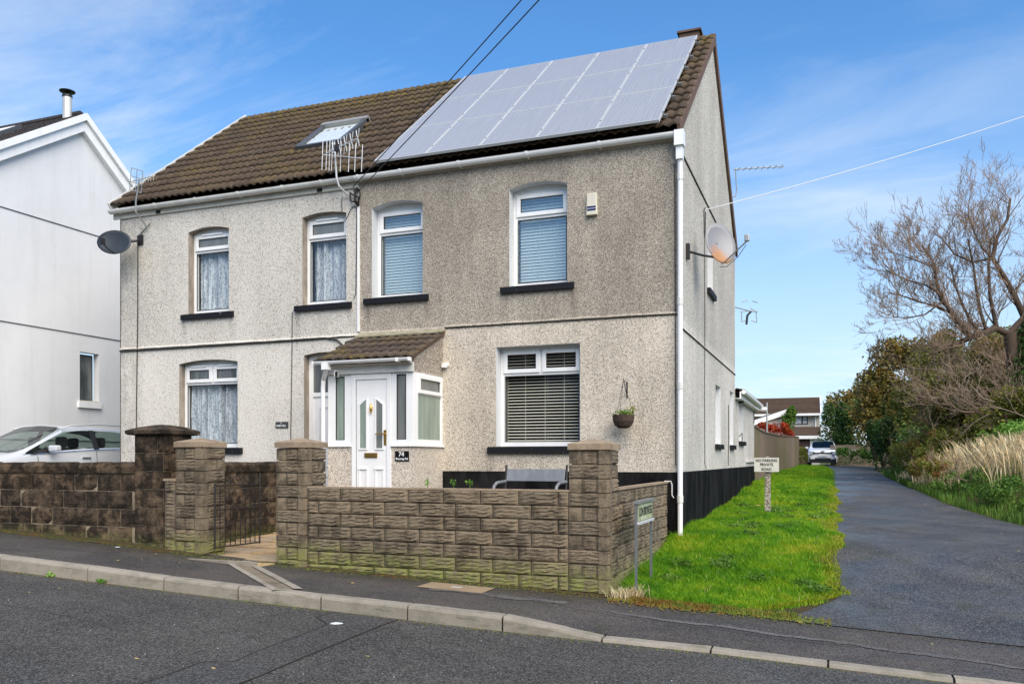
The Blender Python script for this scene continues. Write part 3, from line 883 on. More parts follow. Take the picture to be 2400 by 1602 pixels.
# string course: a thin projecting bellcast bead, dark strip right below it
def bead(x0, x1, z, par, mat, y=-.0, wob=.006):
    mb = MB(); n = int((x1-x0)/.15)
    r_ = random.Random(int(abs(x0)*10)); vs = []; fs = []
    for i in range(n+1):
        x = x0+(x1-x0)*i/n; d = r_.uniform(-.002, .002); q = z + r_.uniform(-.004, .004)
        vs += [(x, y, q+.035), (x, y-.020-d, q+.006), (x, y-.020-d, q), (x, y, q-.001)]
        if i:
            for k in range(3): fs.append((4*i-4+k, 4*i+k, 4*i+k+1, 4*i-4+k+1))
    mb.add(vs, fs)
    return mb.build('bellcast_bead', mat, par)
bead(-3.6, .0, 3.118, right, M['dash_right']); bead(XP+.02, -3.6, 3.10, right, M['dash_right'])
bead(XL, XP, 3.075, left, M['dash_left'])
MB().box(XL, XP, -.014, .0, 3.058, 3.072).build('dark_string_line', M['joint'], left)
MB().box(XP, .0, -.012, .0, 3.098, 3.112).build('dark_string_line', M['joint'], right)
# end gable of the right house (faces the lane)
RY, RZ = 3.68, 8.60        # ridge
DY = 7.29
OPG = [(2.93,3.63,4.02,5.0,0), (3.98,4.74,1.36,2.46,0), (6.33,6.95,1.38,2.52,0)]
mb = MB()
wall_face(mb, 'x', 0.0, 0.0, DY, .90, EAVE, OPG, .13)
mb.mi = 0
mb.add([(0, 0, EAVE), (0, DY, EAVE), (0, RY, RZ-.02)], [(0,1,2)])
mb.build('gable_wall', [M['dash_gable'], M['reveal'], M['reveal']], right)
for (a, b_, z, m_) in ((.02, 4.2, 5.435, 'x'), (.02, DY, 2.95, 'x')):
    mb = MB(); mb.add([(.0, a, z+.035), (.020, a, z+.004), (.020, b_, z+.004), (.0, b_, z+.035), (.020, a, z), (.020, b_, z), (0, a, z), (0, b_, z)], [(0,1,2,3), (1,4,5,2), (4,6,7,5)])
    mb.build('bellcast_bead', M['dash_gable'], right)
    MB().box(.0, .013, a, b_, z-.016, z-.002).build('dark_string_line', M['joint'], right)
MB().box(-.3, .014, .004, 12.22, -.5, .90).build('plinth', M['plinth'], right)
# rear, party and far walls
MB().box(XP, -.004, DY-.02, DY, -.2, EAVE).build('rear_wall', M['dash_gable'], right)
MB().box(XL, XP, DY-.02, DY, -.2, EAVE).build('rear_wall', M['dash_left'], left)
mb = MB(); mb.box(XL-.0, XL+.02, .0, DY, -.5, EAVE); mb.add([(XL,0,EAVE),(XL,DY,EAVE),(XL,RY,RZ-.02)], [(0,2,1)])
mb.build('gable_wall', M['dash_left'], left)
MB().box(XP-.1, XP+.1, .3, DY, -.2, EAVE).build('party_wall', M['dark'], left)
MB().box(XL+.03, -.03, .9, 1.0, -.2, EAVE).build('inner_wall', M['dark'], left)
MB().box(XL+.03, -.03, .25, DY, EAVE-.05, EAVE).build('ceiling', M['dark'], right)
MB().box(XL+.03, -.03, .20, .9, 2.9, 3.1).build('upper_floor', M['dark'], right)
# gable windows frames deep in their reveals + sills
for (a, b_, za, zb, r_) in OPG:
    f = MB().box(-.16, -.125, a, b_, za, zb).build('window', M['white'], right)
    MB().box(-.124, -.118, a+.07, b_-.07, za+.07, zb-.07).build('pane', M['frost_dark'], f)
    MB().box(.0, .06, a-.08, b_+.08, za-.09, za).build('window_sill', M['sill_black'], right)

# ---- windows on the front
def mould(mb, x0, x1, z0, z1, w_, y0, y1, wt=None):
    wt = wt or w_
    mb.box(x0, x0+w_, y0, y1, z0, z1); mb.box(x1-w_, x1, y0, y1, z0, z1)
    mb.box(x0+w_, x1-w_, y0, y1, z0, z0+w_); mb.box(x0+w_, x1-w_, y0, y1, z1-wt, z1)
def front_window(par, op, depth, zt, mull=None, kind='blind', vents=0, sillm='sill_black', glassm='glass', slm='slat', sill_ext=(.13,.11), mat='white', arch=0.0):
    a, b_, za, zb, rise = op
    y0, y1 = depth-.012, depth+.05
    mb = MB()
    # outer frame, head infill up to the arch
    mb.box(a, a+.065, y0, y1, za, zb); mb.box(b_-.065, b_, y0, y1, za, zb)
    mb.box(a+.065, b_-.065, y0, y1, za, za+.075)
    mb.box(a+.065, b_-.065, y0, y1, zb-.06, zb)
    mb.box(a+.065, b_-.065, y0, y1, zt-.028, zt+.028)
    if mull: mb.box(mull-.03, mull+.03, y0, y1, zt+.028, zb-.06)
    if rise > 0:
        n = 8; vs = []; fs = []
        for k in range(n+1):
            t = k/n; x = a+(b_-a)*t
            vs += [(x, y0+.006, zb-.002), (x, y0+.006, zb+rise*(1-(2*t-1)**2))]
            if k: fs.append((2*k-2, 2*k, 2*k+1, 2*k-1))
        mb.add(vs, fs)
    wn = mb.build('window', M[mat], par, bevel=.006)
    spans = [(a+.065, mull-.03), (mull+.03, b_-.065)] if mull else [(a+.065, b_-.065)]
    for (p, q) in spans:
        mb = MB(); mould(mb, p-.012, q+.012, zt+.012, zb-.045, .062, y0-.026, y0-.002)
        mb.build('opening_sash', M[mat], wn, bevel=.006)
        MB().box(p+.04, q-.04, y0+.008, y0+.016, zt+.06, zb-.10).build('pane', M[glassm] if kind != 'curtain' else (M['frost_dark'] if mull else M['frost_grey']), wn)
        mb = MB(); mould(mb, p+.045, q-.045, zt+.067, zb-.102, .008, y0-.004, y0+.006)
        mb.build('gasket', M['cable'], wn)
        if vents:
            xm = (p+q)/2; wv = min(.22, (q-p)*.30)
            MB().box(xm-wv, xm+wv, y0-.045, y0-.026, zb-.055, zb-.030).build('trickle_vent', M['white'], wn)
    MB().box(a+.065, b_-.065, y0+.018, y0+.026, za+.075, zt-.028).build('pane', M[glassm], wn)
    mb = MB(); mould(mb, a+.0655, b_-.0655, za+.0755, zt-.0285, .010, y0-.003, y0+.008)
    mb.build('gasket', M['cable'], wn)
    if kind == 'blind':
        pitch = .047
        yb = depth+.11
        z = zb-.09
        me = None; k = 0
        tilt = R(21) if slm == 'slat' else R(66)
        hw = .024
        while z > za+.07:
            if me is None:
                s_ = MB(); c0 = Vector(((a+b_)/2, yb, z)); L_ = (b_-a)/2-.07
                dx = Vector((1,0,0)); dy = Vector((0, math.cos(tilt), math.sin(tilt)))*hw; up_ = Vector((0,-math.sin(tilt), math.cos(tilt)))*.004
                vs = []
                for e in (-1, 1):
                    for (u, h) in ((-1,0),(-.5,.6),(0,.85),(.5,.6),(1,0)):
                        vs.append(c0 + dx*L_*e + dy*u + up_*h)
                s_.add(vs, [(i, i+1, 5+i+1, 5+i) for i in range(4)])
                o = s_.build('blind_slat', M[slm], wn); me = o.data; base_loc = WLOC[o].copy()
            else:
                sag = .0 if k < 6 else 0
                inst('blind_slat', me, base_loc - Vector((0,0,pitch*k)) , wn)
            k += 1; z -= pitch
        tp = MB()
        for t in (.06, .28, .52, .75) if (b_-a) > 1.1 else (.42, .74):
            x = a + (b_-a)*t
            tp.box(x-.0025, x+.0025, yb-.027, yb-.025, za+.06, zb-.06)
        tp.build('blind_cord', M[slm], wn)
        MB().box(a+.06, b_-.06, yb-.02, yb+.02, zb-.09, zb-.05).build('blind_headrail', M[slm], wn)
    else:
        n = 150; vs = []; fs = []; r_ = random.Random(int(a*77))
        ph = [r_.uniform(0, 6.28) for _ in range(6)]; fr = [r_.uniform(14, 42) for _ in range(6)]
        zlo, zhi = za+.05, zt+.02
        for i in range(n+1):
            x = a+.04+(b_-a-.08)*i/n
            d = sum(math.sin(fr[k]*x*1.3+ph[k]) for k in range(6))*.019
            for jz in range(5):
                zq = zlo+(zhi-zlo)*jz/4
                vs.append((x + .006*math.sin(jz*2+ph[0]), depth+.12 + d*(1.15-.15*jz/4*2), zq))
            if i:
                for jz in range(4): fs.append((5*(i-1)+jz, 5*i+jz, 5*i+jz+1, 5*(i-1)+jz+1))
        MB().add(vs, fs).build('net_curtain', M['lace'], wn, smooth=True)
    # sill
    e0, e1 = sill_ext
    sl = MB(); sl.add([(a-e0, -.055, za-.10), (b_+e1, -.055, za-.10), (b_+e1, .0, za-.10), (a-e0, 0, za-.10), (a-e0, -.055, za-.012), (b_+e1, -.055, za-.012), (b_+e1, 0, za+.002), (a-e0, 0, za+.002)],
        [(0,3,2,1),(4,5,6,7),(0,1,5,4),(1,2,6,5),(3,0,4,7)])
    sl.box(a+.002, b_-.002, -.0, depth-.014, za-.03, za+.004)
    sl.build('window_sill', M[sillm], par)
    return wn
front_window(right, OP_R[0], .20, 4.715, glassm='glass_up', slm='slat_blue')
front_window(right, OP_R[1], .20, 4.735, glassm='glass_up', slm='slat_blue')
front_window(right, OP_R[2], .20, 2.375, mull=-2.085)
front_window(left, OP_L[0], .15, 4.74, kind='curtain', vents=1)
front_window(left, OP_L[1], .15, 4.735, kind='curtain', vents=1)
front_window(left, OP_L[2], .15, 2.42, mull=-8.155, kind='curtain', vents=1)

# ---- left house door
dr = MB(); y0 = .15
dr.box(-6.178, -6.10, y0-.01, y0+.06, -.1, 2.80); dr.box(-5.42, -5.35, y0-.01, y0+.06, -.1, 2.80)
dr.box(-6.10, -5.42, y0-.01, y0+.06, 2.74, 2.80); dr.box(-6.10, -5.42, y0-.01, y0+.06, 2.12, 2.19)
n = 6; vs = []; fs = []
for k in range(n+1):
    t = k/n; x = -6.178+.828*t; vs += [(x, y0, 2.79), (x, y0, 2.80+.04*(1-(2*t-1)**2))]
    if k: fs.append((2*k-2, 2*k, 2*k+1, 2*k-1))
dr.add(vs, fs)
door = dr.build('door', M['white'], left, bevel=.005)
mb = MB(); mb.box(-6.10, -5.42, y0+.012, y0+.04, -.1, 2.12)
leaf = mb.build('door_leaf', M['white'], door)
mb = MB()
for (xa, xb) in ((-5.98, -5.80), (-5.72, -5.54)):
    mould(mb, xa, xb, .95, 1.95, .018, y0+.001, y0+.012); mould(mb, xa, xb, .1, .8, .018, y0+.001, y0+.012)
mb.build('door_panel_moulding', M['white_old'], door)
MB().box(-6.10, -5.42, y0+.014, y0+.022, 2.19, 2.74).build('pane', M['frost_dark'], door)
mb = MB(); mb.box(-6.065, -6.035, y0-.004, y0+.012, .98, 1.30); mb.tube([(-6.05, y0-.01, 1.24), (-6.05, y0-.05, 1.25), (-5.96, y0-.055, 1.26)], .011)
mb.build('door_handle', M['silver'], door)
MB().box(-6.18, -5.35, -.06, .14, -.3, -.1).build('doorstep', M['kerb'], left)

# ---------------------------------------------------------------- roof
SL = .804
YE = -.11; ZE = 5.60+.804*.09
rl = math.hypot(1, SL)
dslope = Vector((0, 1/rl, SL/rl)); nslope = Vector((0, -SL/rl, 1/rl))
def rp(x, s, h=0.0):     # point on the front slope, s metres up from the eave
    p = Vector((x, YE, ZE)) + dslope*s + nslope*h
    return p
RL = (RY - YE)*rl        # slope length
def roof_base(x0, x1, par):
    mb = MB()
    ff = [rp(x0, .02, -.06), rp(x1, .02, -.06), rp(x1, RL, -.06), rp(x0, RL, -.06)]
    mb.quad(*ff)
    bk = [(x1, 2*RY-YE, ZE-.05), (x0, 2*RY-YE, ZE-.05), (x0, RY, RZ+.03), (x1, RY, RZ+.03)]
    mb.quad(*bk)
    return mb.build('roof', M['tile'], par)
TW = .302; NC = 14; EXP = RL/NC
def tile_mesh(wd, ln, name, mat, thick=.026, lift=.046, amp=.036):
    nx = 8; vs = []; fs = []
    for e, s_ in enumerate((0.0, ln)):
        h0 = lift if e == 0 else .004
        for i in range(nx+1):
            t = i/nx
            prof = amp*(0.5-0.5*math.cos(2*math.pi*((t*2+.0) % 1.0)))**.8
            vs.append((wd*(t-.5), s_, h0+prof))
    for i in range(nx+1):
        vs.append((wd*(i/nx-.5), 0.0, vs[i][2]-thick-.006))
    for i in range(nx):
        fs.append((i, i+1, nx+2+i, nx+1+i))
        fs.append((2*(nx+1)+i, 2*(nx+1)+i+1, i+1, i))
    fs += [(0, nx+1, 2*(nx+1))]; fs += [(nx, 3*nx+2, 2*nx+1)]
    me = bpy.data.meshes.new(name); me.from_pydata(vs, [], fs); me.materials.append(mat)
    me.polygons.foreach_set('use_smooth', [True]*len(me.polygons)); me.update()
    return me
tm = tile_mesh(TW*1.01, EXP*1.12, 'roof_tile', M['tile'])
pitch = math.atan(SL)
def lay(par, x0, x1, mesh, nc, exp, orig, ang, skip=None, name='roof_tile', tw=TW, jit=.004):
    n = int(round((x1-x0)/tw)); tw_ = (x1-x0)/n
    ds = Vector((0, math.cos(ang), math.sin(ang)))
    r_ = random.Random(int(x0*10)+5)
    for c in range(nc):
        for i in range(n):
            x = x0+tw_*(i+.5)
            if skip and skip(x, c*exp, (c+1)*exp): continue
            p = Vector((x, orig[0], orig[1])) + ds*(c*exp + r_.uniform(-jit, jit)*1.4)
            o = inst(name, mesh, p + Vector((0,0,r_.uniform(-jit, jit)*.6)), par, rot=(ang + r_.uniform(-.006, .006), r_.uniform(-.004,.004), r_.uniform(-.004, .004)))
            o.scale = (tw_/tw, 1, 1)
roofL = roof_base(XL-.08, XP-.001, left)
roofR = roof_base(XP+.001, .03, right)
VX0, VX1, VS0, VS1 = -7.10, -6.10, 1.55, 2.72
lay(roofL, XL-.10, XP, tm, NC, EXP, (YE, ZE), pitch, skip=lambda x, a, b_: VX0+.1 < x < VX1-.05 and a > VS0+.15 and b_ < VS1-.05)
lay(roofR, XP, .04, tm, NC, EXP, (YE, ZE), pitch)
# ridge tiles
def ridge_tiles(x0, x1, par):
    n = int(round((x1-x0)/.44)); L_ = (x1-x0)/n
    prof = [(math.sin(t)*.135, math.cos(t)*.10) for t in rng(-1.45, 1.45, 7)]
    vs = [( e*(L_/2-.006), y, z) for e in (-1, 1) for y, z in prof] + [(e*(L_/2-.006), y, z-.03) for e in (-1, 1) for y, z in prof]
    fs = [(i, i+1, 8+i, 7+i) for i in range(6)] + [(14+i, i, i+1, 15+i) for i in range(6)] + [(7+i, 21+i, 22+i, 8+i) for i in range(6)]
    me = bpy.data.meshes.new('ridge_tile'); me.from_pydata(vs, [], fs); me.materials.append(M['tile']); me.update()
    r_ = random.Random(1)
    for i in range(n):
        inst('ridge_tile', me, (x0+L_*(i+.5), RY, RZ+.025+r_.uniform(-.004,.004)), par, rot=(r_.uniform(-.02,.02), r_.uniform(-.01,.01), 0))
ridge_tiles(XL-.10, XP, roofL); ridge_tiles(XP, .04, roofR)
# verges
mb = MB()
mb.prism([rp(.0, -.0, -.10), rp(.0, RL, -.10), rp(.0, RL+.02, .03), rp(.0, .0, .03)], (.045, 0, 0)); mb.build('verge', M['verge'], roofR)
mb = MB()
a_, b_ = Vector((0, RY, RZ)), Vector((0, 2*RY-YE, ZE))
dn = Vector((0, -(ZE-RZ), (2*RY-YE)-RY)).normalized()
mb.prism([a_-dn*.14, b_-dn*.14, b_+dn*.06, a_+dn*.06], (.045, 0, 0)); mb.build('verge', M['verge'], roofR)
mb = MB(); mb.prism([rp(XL-.135, -.02, -.12), rp(XL-.135, RL, -.12), rp(XL-.135, RL+.02, .072), rp(XL-.135, -.02, .072)], (.03, 0, 0)); mb.build('verge', M['white_old'], roofL)
# fascia, soffit, gutter
def gutter(par, x0, x1, fm, gm, joints, fz=5.40):
    MB().box(x0, x1, -.035, -.001, fz, 5.60).build('fascia', M[fm], par)
    g = MB(); cy, cz, r_ = -.105, 5.60, .066
    prof = [(cy + r_*math.cos(t), cz + r_*math.sin(t)) for t in rng(math.pi, 2*math.pi, 9)]
    inn = [(cy + (r_-.006)*math.cos(t), cz + (r_-.006)*math.sin(t)) for t in rng(2*math.pi, math.pi, 9)]
    pr = prof+inn; n = len(pr)
    vs = [(x, y, z) for x in (x0, x1) for y, z in pr]
    g.add(vs, [(i, (i+1)%n, n+(i+1)%n, n+i) for i in range(n)] + [tuple(reversed(range(n))), tuple(range(n, 2*n))])
    go = g.build('gutter', M[gm], par, smooth=False)
    for x in joints:
        j = MB(); r2 = r_+.007
        pr2 = [(cy + r2*math.cos(t), cz + r2*math.sin(t)) for t in rng(math.pi*.97, 2.03*math.pi, 9)] + [(cy + (r_+.001)*math.cos(t), cz + (r_+.001)*math.sin(t)) for t in rng(2.03*math.pi, math.pi*.97, 9)]
        m_ = len(pr2)
        j.add([(xx, y, z) for xx in (x-.022, x+.022) for y, z in pr2], [(i, (i+1)%m_, m_+(i+1)%m_, m_+i) for i in range(m_)] + [tuple(reversed(range(m_))), tuple(range(m_, 2*m_))])
        j.box(x-.012, x+.012, cy+.02, -.034, 5.53, 5.545)
        j.build('gutter_bracket', M[gm], go)
    return go
gl = gutter(left, XL-.13, XP-.001, 'cream', 'white_old', [-10.05, -9.2, -8.3, -7.4, -6.5, -5.75], fz=5.455)
gr = gutter(right, XP+.001, .06, 'cream', 'white', [-5.06, -4.3, -3.3, -2.2, -1.1], fz=5.525)
MB().box(-5.9, -5.8, -.042, -.034, 5.46, 5.52).build('fascia_hole', M['dark'], left)
MB().box(-9.28, -9.18, -.042, -.034, 5.46, 5.52).build('fascia_hole', M['dark'], left)
# downpipe on the corner
dp = MB(); dp.box(-.03, .10, -.185, -.03, 5.40, 5.61)
dp.box(-.01, .08, -.15, -.03, 5.22, 5.40); dp.tube([(.035, -.09, 5.25), (.035, -.065, 5.05), (.035, -.065, .02)], .036, 10)
dpo = dp.build('downpipe', M['white'], right, smooth=False)
for z in (4.95, 3.22, 2.05, .48):
    MB().tube([(.035, -.065, z), (.035, -.065, z+.10)], .044, 10).build('pipe_collar', M['white_old'], dpo)
MB().tube([(-.045, -.03, 5.2), (-.045, -.012, 4.9), (-.042, -.012, 3.3), (-.035, -.012, 1.0)], .007, 5).build('side_cable', M['cable'], right)
# white conduit on the party line
MB().box(XP-.018, XP+.012, -.03, -.0, 3.14, 5.19).build('conduit', M['white'], right)
# chimney stub behind the ridge
MB().box(-.64, -.28, 3.85, 4.2, 8.0, 8.95).box(-.68, -.24, 3.81, 4.24, 8.95, 8.985).build('chimney', M['verge'], roofR)
# roof window
vx = thing('roof_window', rp((VX0+VX1)/2, VS0), 'grey framed roof window with white blind set in the brown tiles', 'roof window')
vx.parent = left; vx.location = Vector(WLOC[vx]) - WLOC[left]
del vx['category']; del vx['label']
def rbox(mb, x0, x1, s0, s1, h0, h1):
    vs = [rp(x, s_, h) for h in (h0, h1) for s_ in (s0, s1) for x in (x0, x1)]
    return mb.add(vs, [(0,2,3,1), (4,5,7,6), (0,1,5,4), (1,3,7,5), (3,2,6,7), (2,0,4,6)])
mb = MB(); e = .085
rbox(mb, VX0, VX0+e, VS0, VS1, -.03, .12); rbox(mb, VX1-e, VX1, VS0, VS1, -.03, .12)
rbox(mb, VX0+e, VX1-e, VS0, VS0+.07, -.03, .115)
mb.build('frame', M['velux'], vx)
mb = MB(); rbox(mb, VX0+.0, VX1, VS1-.10, VS1+.04, -.03, .15); mb.build('top_cover', M['velux_pale'], vx)
mb = MB(); rbox(mb, VX0-.05, VX1+.05, VS0-.16, VS0, .02, .045); mb.build('flashing', M['velux'], vx)
mb = MB(); rbox(mb, VX0+e, VX1-e, VS0+.07, VS1-.10, .062, .070); mb.build('roof_blind', M['blind_white'], vx)
mb = MB(); rbox(mb, VX0+e, VX1-e, VS0+.07, VS1-.10, .075, .083); mb.build('pane', M['glass_lo'], vx)

# ---------------------------------------------------------------- solar array
sa = thing('solar_array', rp(-2.47, .0), 'pale grey solar panels in three rows of five on the end house roof', 'solar panels')
PX0, PX1, PS0, PS1 = -4.70, -.215, -.08, 4.42
pw, ph_ = (PX1-PX0)/5, (PS1-PS0)/3
def rot_slope(o): o.rotation_euler = (pitch, 0, 0)
for r__ in range(3):
    for c in range(5):
        xc = PX0+pw*(c+.5); s0 = PS0+ph_*r__
        g = .010
        if r__ == 0 and c == 0:
            fm_ = MB(); W2 = pw/2-g/2; H = ph_-g
            def loc(x, s_, h): return (x, s_, h)
            vs=[]; 
            f_ = MB()
            f_.box(-W2, -W2+.010, 0, H, -.035, .006); f_.box(W2-.010, W2, 0, H, -.035, .004); f_.box(-W2+.010, W2-.010, 0, .013, -.035, .004); f_.box(-W2+.010, W2-.010, H-.013, H, -.035, .004)
            mf = bpy.data.meshes.new('solar_panel'); mf.from_pydata(f_.v, [], f_.f); mf.materials.append(M['alu']); mf.update()
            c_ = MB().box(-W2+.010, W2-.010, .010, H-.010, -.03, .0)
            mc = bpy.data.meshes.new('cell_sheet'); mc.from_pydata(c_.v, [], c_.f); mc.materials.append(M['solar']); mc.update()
        p_ = rp(xc, s0, .155)
        po = inst('solar_panel', mf, p_, sa, rot=(pitch, 0, 0))
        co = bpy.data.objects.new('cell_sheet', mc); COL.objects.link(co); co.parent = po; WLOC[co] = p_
for s_ in [PS0+ph_*(k+f_) for k in range(3) for f_ in (.22, .78)]:
    mb = MB(); rbox(mb, PX0-.04, PX1+.06, s_-.02, s_+.02, .075, .115); mb.build('mounting_rail', M['galv'], sa)
    for c in range(6):
        x = PX0+pw*c
        mb = MB(); rbox(mb, x-.012, x+.012, s_-.018, s_+.018, .115, .161); mb.build('clamp', M['galv'] if c in (0,5) else M['cable'], sa)
# ---------------------------------------------------------------- porch
PXL, PXR, PY, SZ = -5.085, -3.635, -.961, 1.285
porch = thing('porch', (-4.36, -.48, -.1), 'white framed front porch with brown tiled lean-to roof and pebbledash base', 'porch')
mb = MB()
mb.box(PXL, -4.66, PY, PY+.12, -.3, SZ-.02); mb.box(-4.0, PXR, PY, PY+.12, -.3, SZ-.02); mb.box(PXR-.12, PXR, PY+.12, -.0, -.3, SZ-.02); mb.box(PXL, PXL+.12, PY+.12, .0, -.3, SZ-.02)
mb.build('dwarf_wall', M['dash_porch'], porch)
mb = MB(); mb.box(PXL-.02, -4.67, PY-.03, PY+.10, SZ-.02, SZ+.008); mb.box(-4.0, PXR+.03, PY-.03, PY+.10, SZ-.02, SZ+.008); mb.box(PXR-.1, PXR+.03, PY+.10, -.0, SZ-.02, SZ+.008)
mb.build('window_sill', M['white'], porch, bevel=.004)
HT = 2.345
def pwin(x0, x1, px0, px1, gm):
    f = MB(); f.box(x0, px0, PY, PY+.065, SZ+.008, HT); f.box(px1, x1, PY, PY+.065, SZ+.008, HT); f.box(px0, px1, PY, PY+.065, SZ+.008, SZ+.085); f.box(px0, px1, PY, PY+.065, HT-.03, HT)
    w_ = f.build('window', M['white'], porch, bevel=.005)
    MB().box(px0, px1, PY+.018, PY+.026, SZ+.085, HT-.03).build('pane', M[gm], w_)
    m = MB(); mould(m, px0, px1, SZ+.085, HT-.03, .008, PY-.003, PY+.016); m.build('gasket', M['cable'], w_)
pwin(PXL, -4.67, -4.945, -4.795, 'frost_green')
pwin(-4.0, PXR, -3.915, -3.762, 'frost_grey')
# front door
df = MB(); df.box(-4.668, -4.60, PY-.012, PY+.07, -.15, HT+.0); df.box(-4.075, -4.002, PY-.012, PY+.07, -.15, HT); df.box(-4.60, -4.075, PY-.012, PY+.07, 2.255, HT)
door = df.build('door', M['white'], porch, bevel=.006)
MB().box(-4.594, -4.081, PY+.004, PY+.045, -.14, 2.249).build('door_leaf', M['white'], door, bevel=.004)
MB().box(-4.600, -4.594, PY+.0, PY+.05, -.14, 2.255).build('door_gap', M['cable'], door)
for (xa, xb, fl) in ((-4.55, -4.40, 1), (-4.275, -4.125, -1)):
    zb, zl, zh = 1.22, 1.90, 1.985
    if fl < 0: zl_, zr_ = zh, zl
    else: zl_, zr_ = zl, zh
    mb = MB(); r = .022
    o4 = [(xa, zb), (xb, zb), (xb, zr_), (xa, zl_)]; i4 = [(xa+r, zb+r), (xb-r, zb+r), (xb-r, zr_-r), (xa+r, zl_-r)]
    for k in range(4):
        a, b_, c, d = o4[k], o4[(k+1)%4], i4[(k+1)%4], i4[k]
        mb.prism([(a[0], PY-.010, a[1]), (b_[0], PY-.010, b_[1]), (c[0], PY-.010, c[1]), (d[0], PY-.010, d[1])], (0, .016, 0))
    mb.build('glazing_trim', M['white'], door)
    mb = MB(); mb.add([(x, PY-.001, z) for x, z in i4], [(0,1,2,3)]); mb.build('pane', M['frost_green' if fl > 0 else 'frost_grey'], door)
    mb = MB(); mould(mb, xa, xb, .20, .95, .020, PY-.008, PY+.006); mb.box(xa-.008, xb+.008, PY-.014, PY-.006, .93, .955); mb.box(xa-.008, xb+.008, PY-.014, PY-.006, .19, .21)
    mb.build('panel_moulding', M['white'], door)
mb = MB(); mb.box(-4.105-.018, -4.105+.018, PY-.012, PY+.004, 1.29, 1.51); mb.tube([(-4.105, PY-.015, 1.455), (-4.105, PY-.055, 1.455), (-4.235, PY-.058, 1.45)], .011, 8)
mb.build('door_handle', M['brass'], door)
MB().box(-4.45, -4.235, PY-.010, PY+.004, 1.105, 1.175).box(-4.43, -4.255, PY-.016, PY-.010, 1.118, 1.162).build('letter_box', M['brass'], door)
mb = MB(); mb.lathe((-4.335, PY-.012, 1.83), [(.0, -.045), (.016, -.035), (.026, -.01), (.024, .018), (.010, .045), (.006, .075), (.0, .08)], 10); mb.tube([(-4.335, PY-.012, 1.79), (-4.335, PY-.012, 1.745)], .006, 6); mb.tube([(-4.335+.028*math.sin(t), PY-.03, 1.80+.028*math.cos(t)) for t in rng(1.6, 4.7, 8)], .005, 6)
mb.build('door_knocker', M['brass'], door)
# side window
f = MB(); X = PXR
f.box(X-.065, X, PY+.066, PY+.14, SZ+.008, HT); f.box(X-.065, X, -.075, .0, SZ+.008, HT); f.box(X-.065, X, PY+.14, -.075, SZ+.008, SZ+.085); f.box(X-.065, X, PY+.14, -.075, HT-.05, HT); f.box(X-.065, X, PY+.14, -.075, 2.03, 2.07)
sw = f.build('window', M['white'], porch, bevel=.005)
s_ = MB()
for (a, b_, c, d) in ((PY+.12,PY+.18,1.0,0),(-.12,-.06,1,0)):
    s_.box(X+.002, X+.024, a, b_, 2.045, HT-.03)
s_.box(X+.002, X+.024, PY+.18, -.12, 2.045, 2.10); s_.box(X+.002, X+.024, PY+.18, -.12, HT-.085, HT-.03)
s_.build('opening_sash', M['white'], sw, bevel=.004)
MB().box(X-.02, X-.012, PY+.14, -.075, 2.07, HT-.05).build('pane', M['frost_grey'], sw)
MB().box(X-.02, X-.012, PY+.14, -.075, SZ+.085, 2.03).build('pane', M['frost_green'], sw)
# cheek wall over side window, fascia, roof
mb = MB()
zq = lambda y: 3.04 + (y/1.12)*.50
for X_, d in ((PXR-.10, .10), (PXL, .10)):
    mb = MB(); mb.prism([(X_, PY+.0, HT), (X_, 0, HT), (X_, 0, zq(0)-.05), (X_, PY, zq(PY)-.06)], (d, 0, 0))
    mb.build('cheek_wall', M['dash_porch'], porch)
MB().box(PXL-.03, PXR+.005, PY-.045, PY-.005, HT+.0, HT+.135).build('fascia', M['white_old'], porch)
MB().box(PXL-.03, PXR+.004, PY-.13, PY-.046, HT+.115, HT+.13).build('soffit', M['white_old'], porch)
ang2 = math.atan(.5/1.12)
mb = MB(); mb.add([(PXL-.05, -1.12, 2.525), (PXR+.02, -1.12, 2.525), (PXR+.02, .0, 3.025), (PXL-.05, .0, 3.025), (PXL-.05, -1.12, 2.49), (PXR+.02, -1.12, 2.49), (PXR+.02, .0, 2.99), (PXL-.05, .0, 2.99)], [(0,1,2,3), (1,5,6,2), (0,4,5,1), (3,7,4,0)])
pr = mb.build('roof', M['tile_porch'], porch)
tm2 = tile_mesh(.30, .33, 'roof_tile', M['tile_porch'], lift=.042, thick=.026, amp=.024)
lay(pr, PXL-.075, PXR+.055, tm2, 4, .285, (-1.15, 2.53), ang2, tw=.303, jit=.006)
mb = MB(); mb.prism([(PXR+.02, -1.14, 2.50), (PXR+.02, 0, 3.01), (PXR+.02, 0, 3.06), (PXR+.02, -1.14, 2.55)], (.02,0,0)); mb.build('verge', M['verge'], pr)
mb = MB(); mb.prism([(PXL-.04, -.03, 3.09), (PXL-.04, -.15, 3.045), (PXL-.04, -.15, 3.02), (PXL-.04, -.0, 3.07), (PXL-.04, 0, 3.115)], (PXR-PXL+.09, 0, 0)); mb.build('mortar_flashing', M['mortar_lichen'], pr)
g = MB(); cy, cz, r_ = -1.165, 2.525, .048
pr1 = [(cy + r_*math.cos(t), cz + r_*math.sin(t)) for t in rng(math.pi, 2*math.pi, 8)]; pr2 = [(cy + (r_-.005)*math.cos(t), cz + (r_-.005)*math.sin(t)) for t in rng(2*math.pi, math.pi, 8)]
pp = pr1+pr2; n = len(pp)
g.add([(x, y, z) for x in (PXL-.10, PXR+.03) for y, z in pp], [(i, (i+1)%n, n+(i+1)%n, n+i) for i in range(n)] + [tuple(reversed(range(n))), tuple(range(n, 2*n))])
g.box(PXL-.115, PXL-.10, cy-.05, cy+.05, cz-.05, cz+.005); g.box(PXR+.03, PXR+.045, cy-.05, cy+.05, cz-.05, cz+.005)
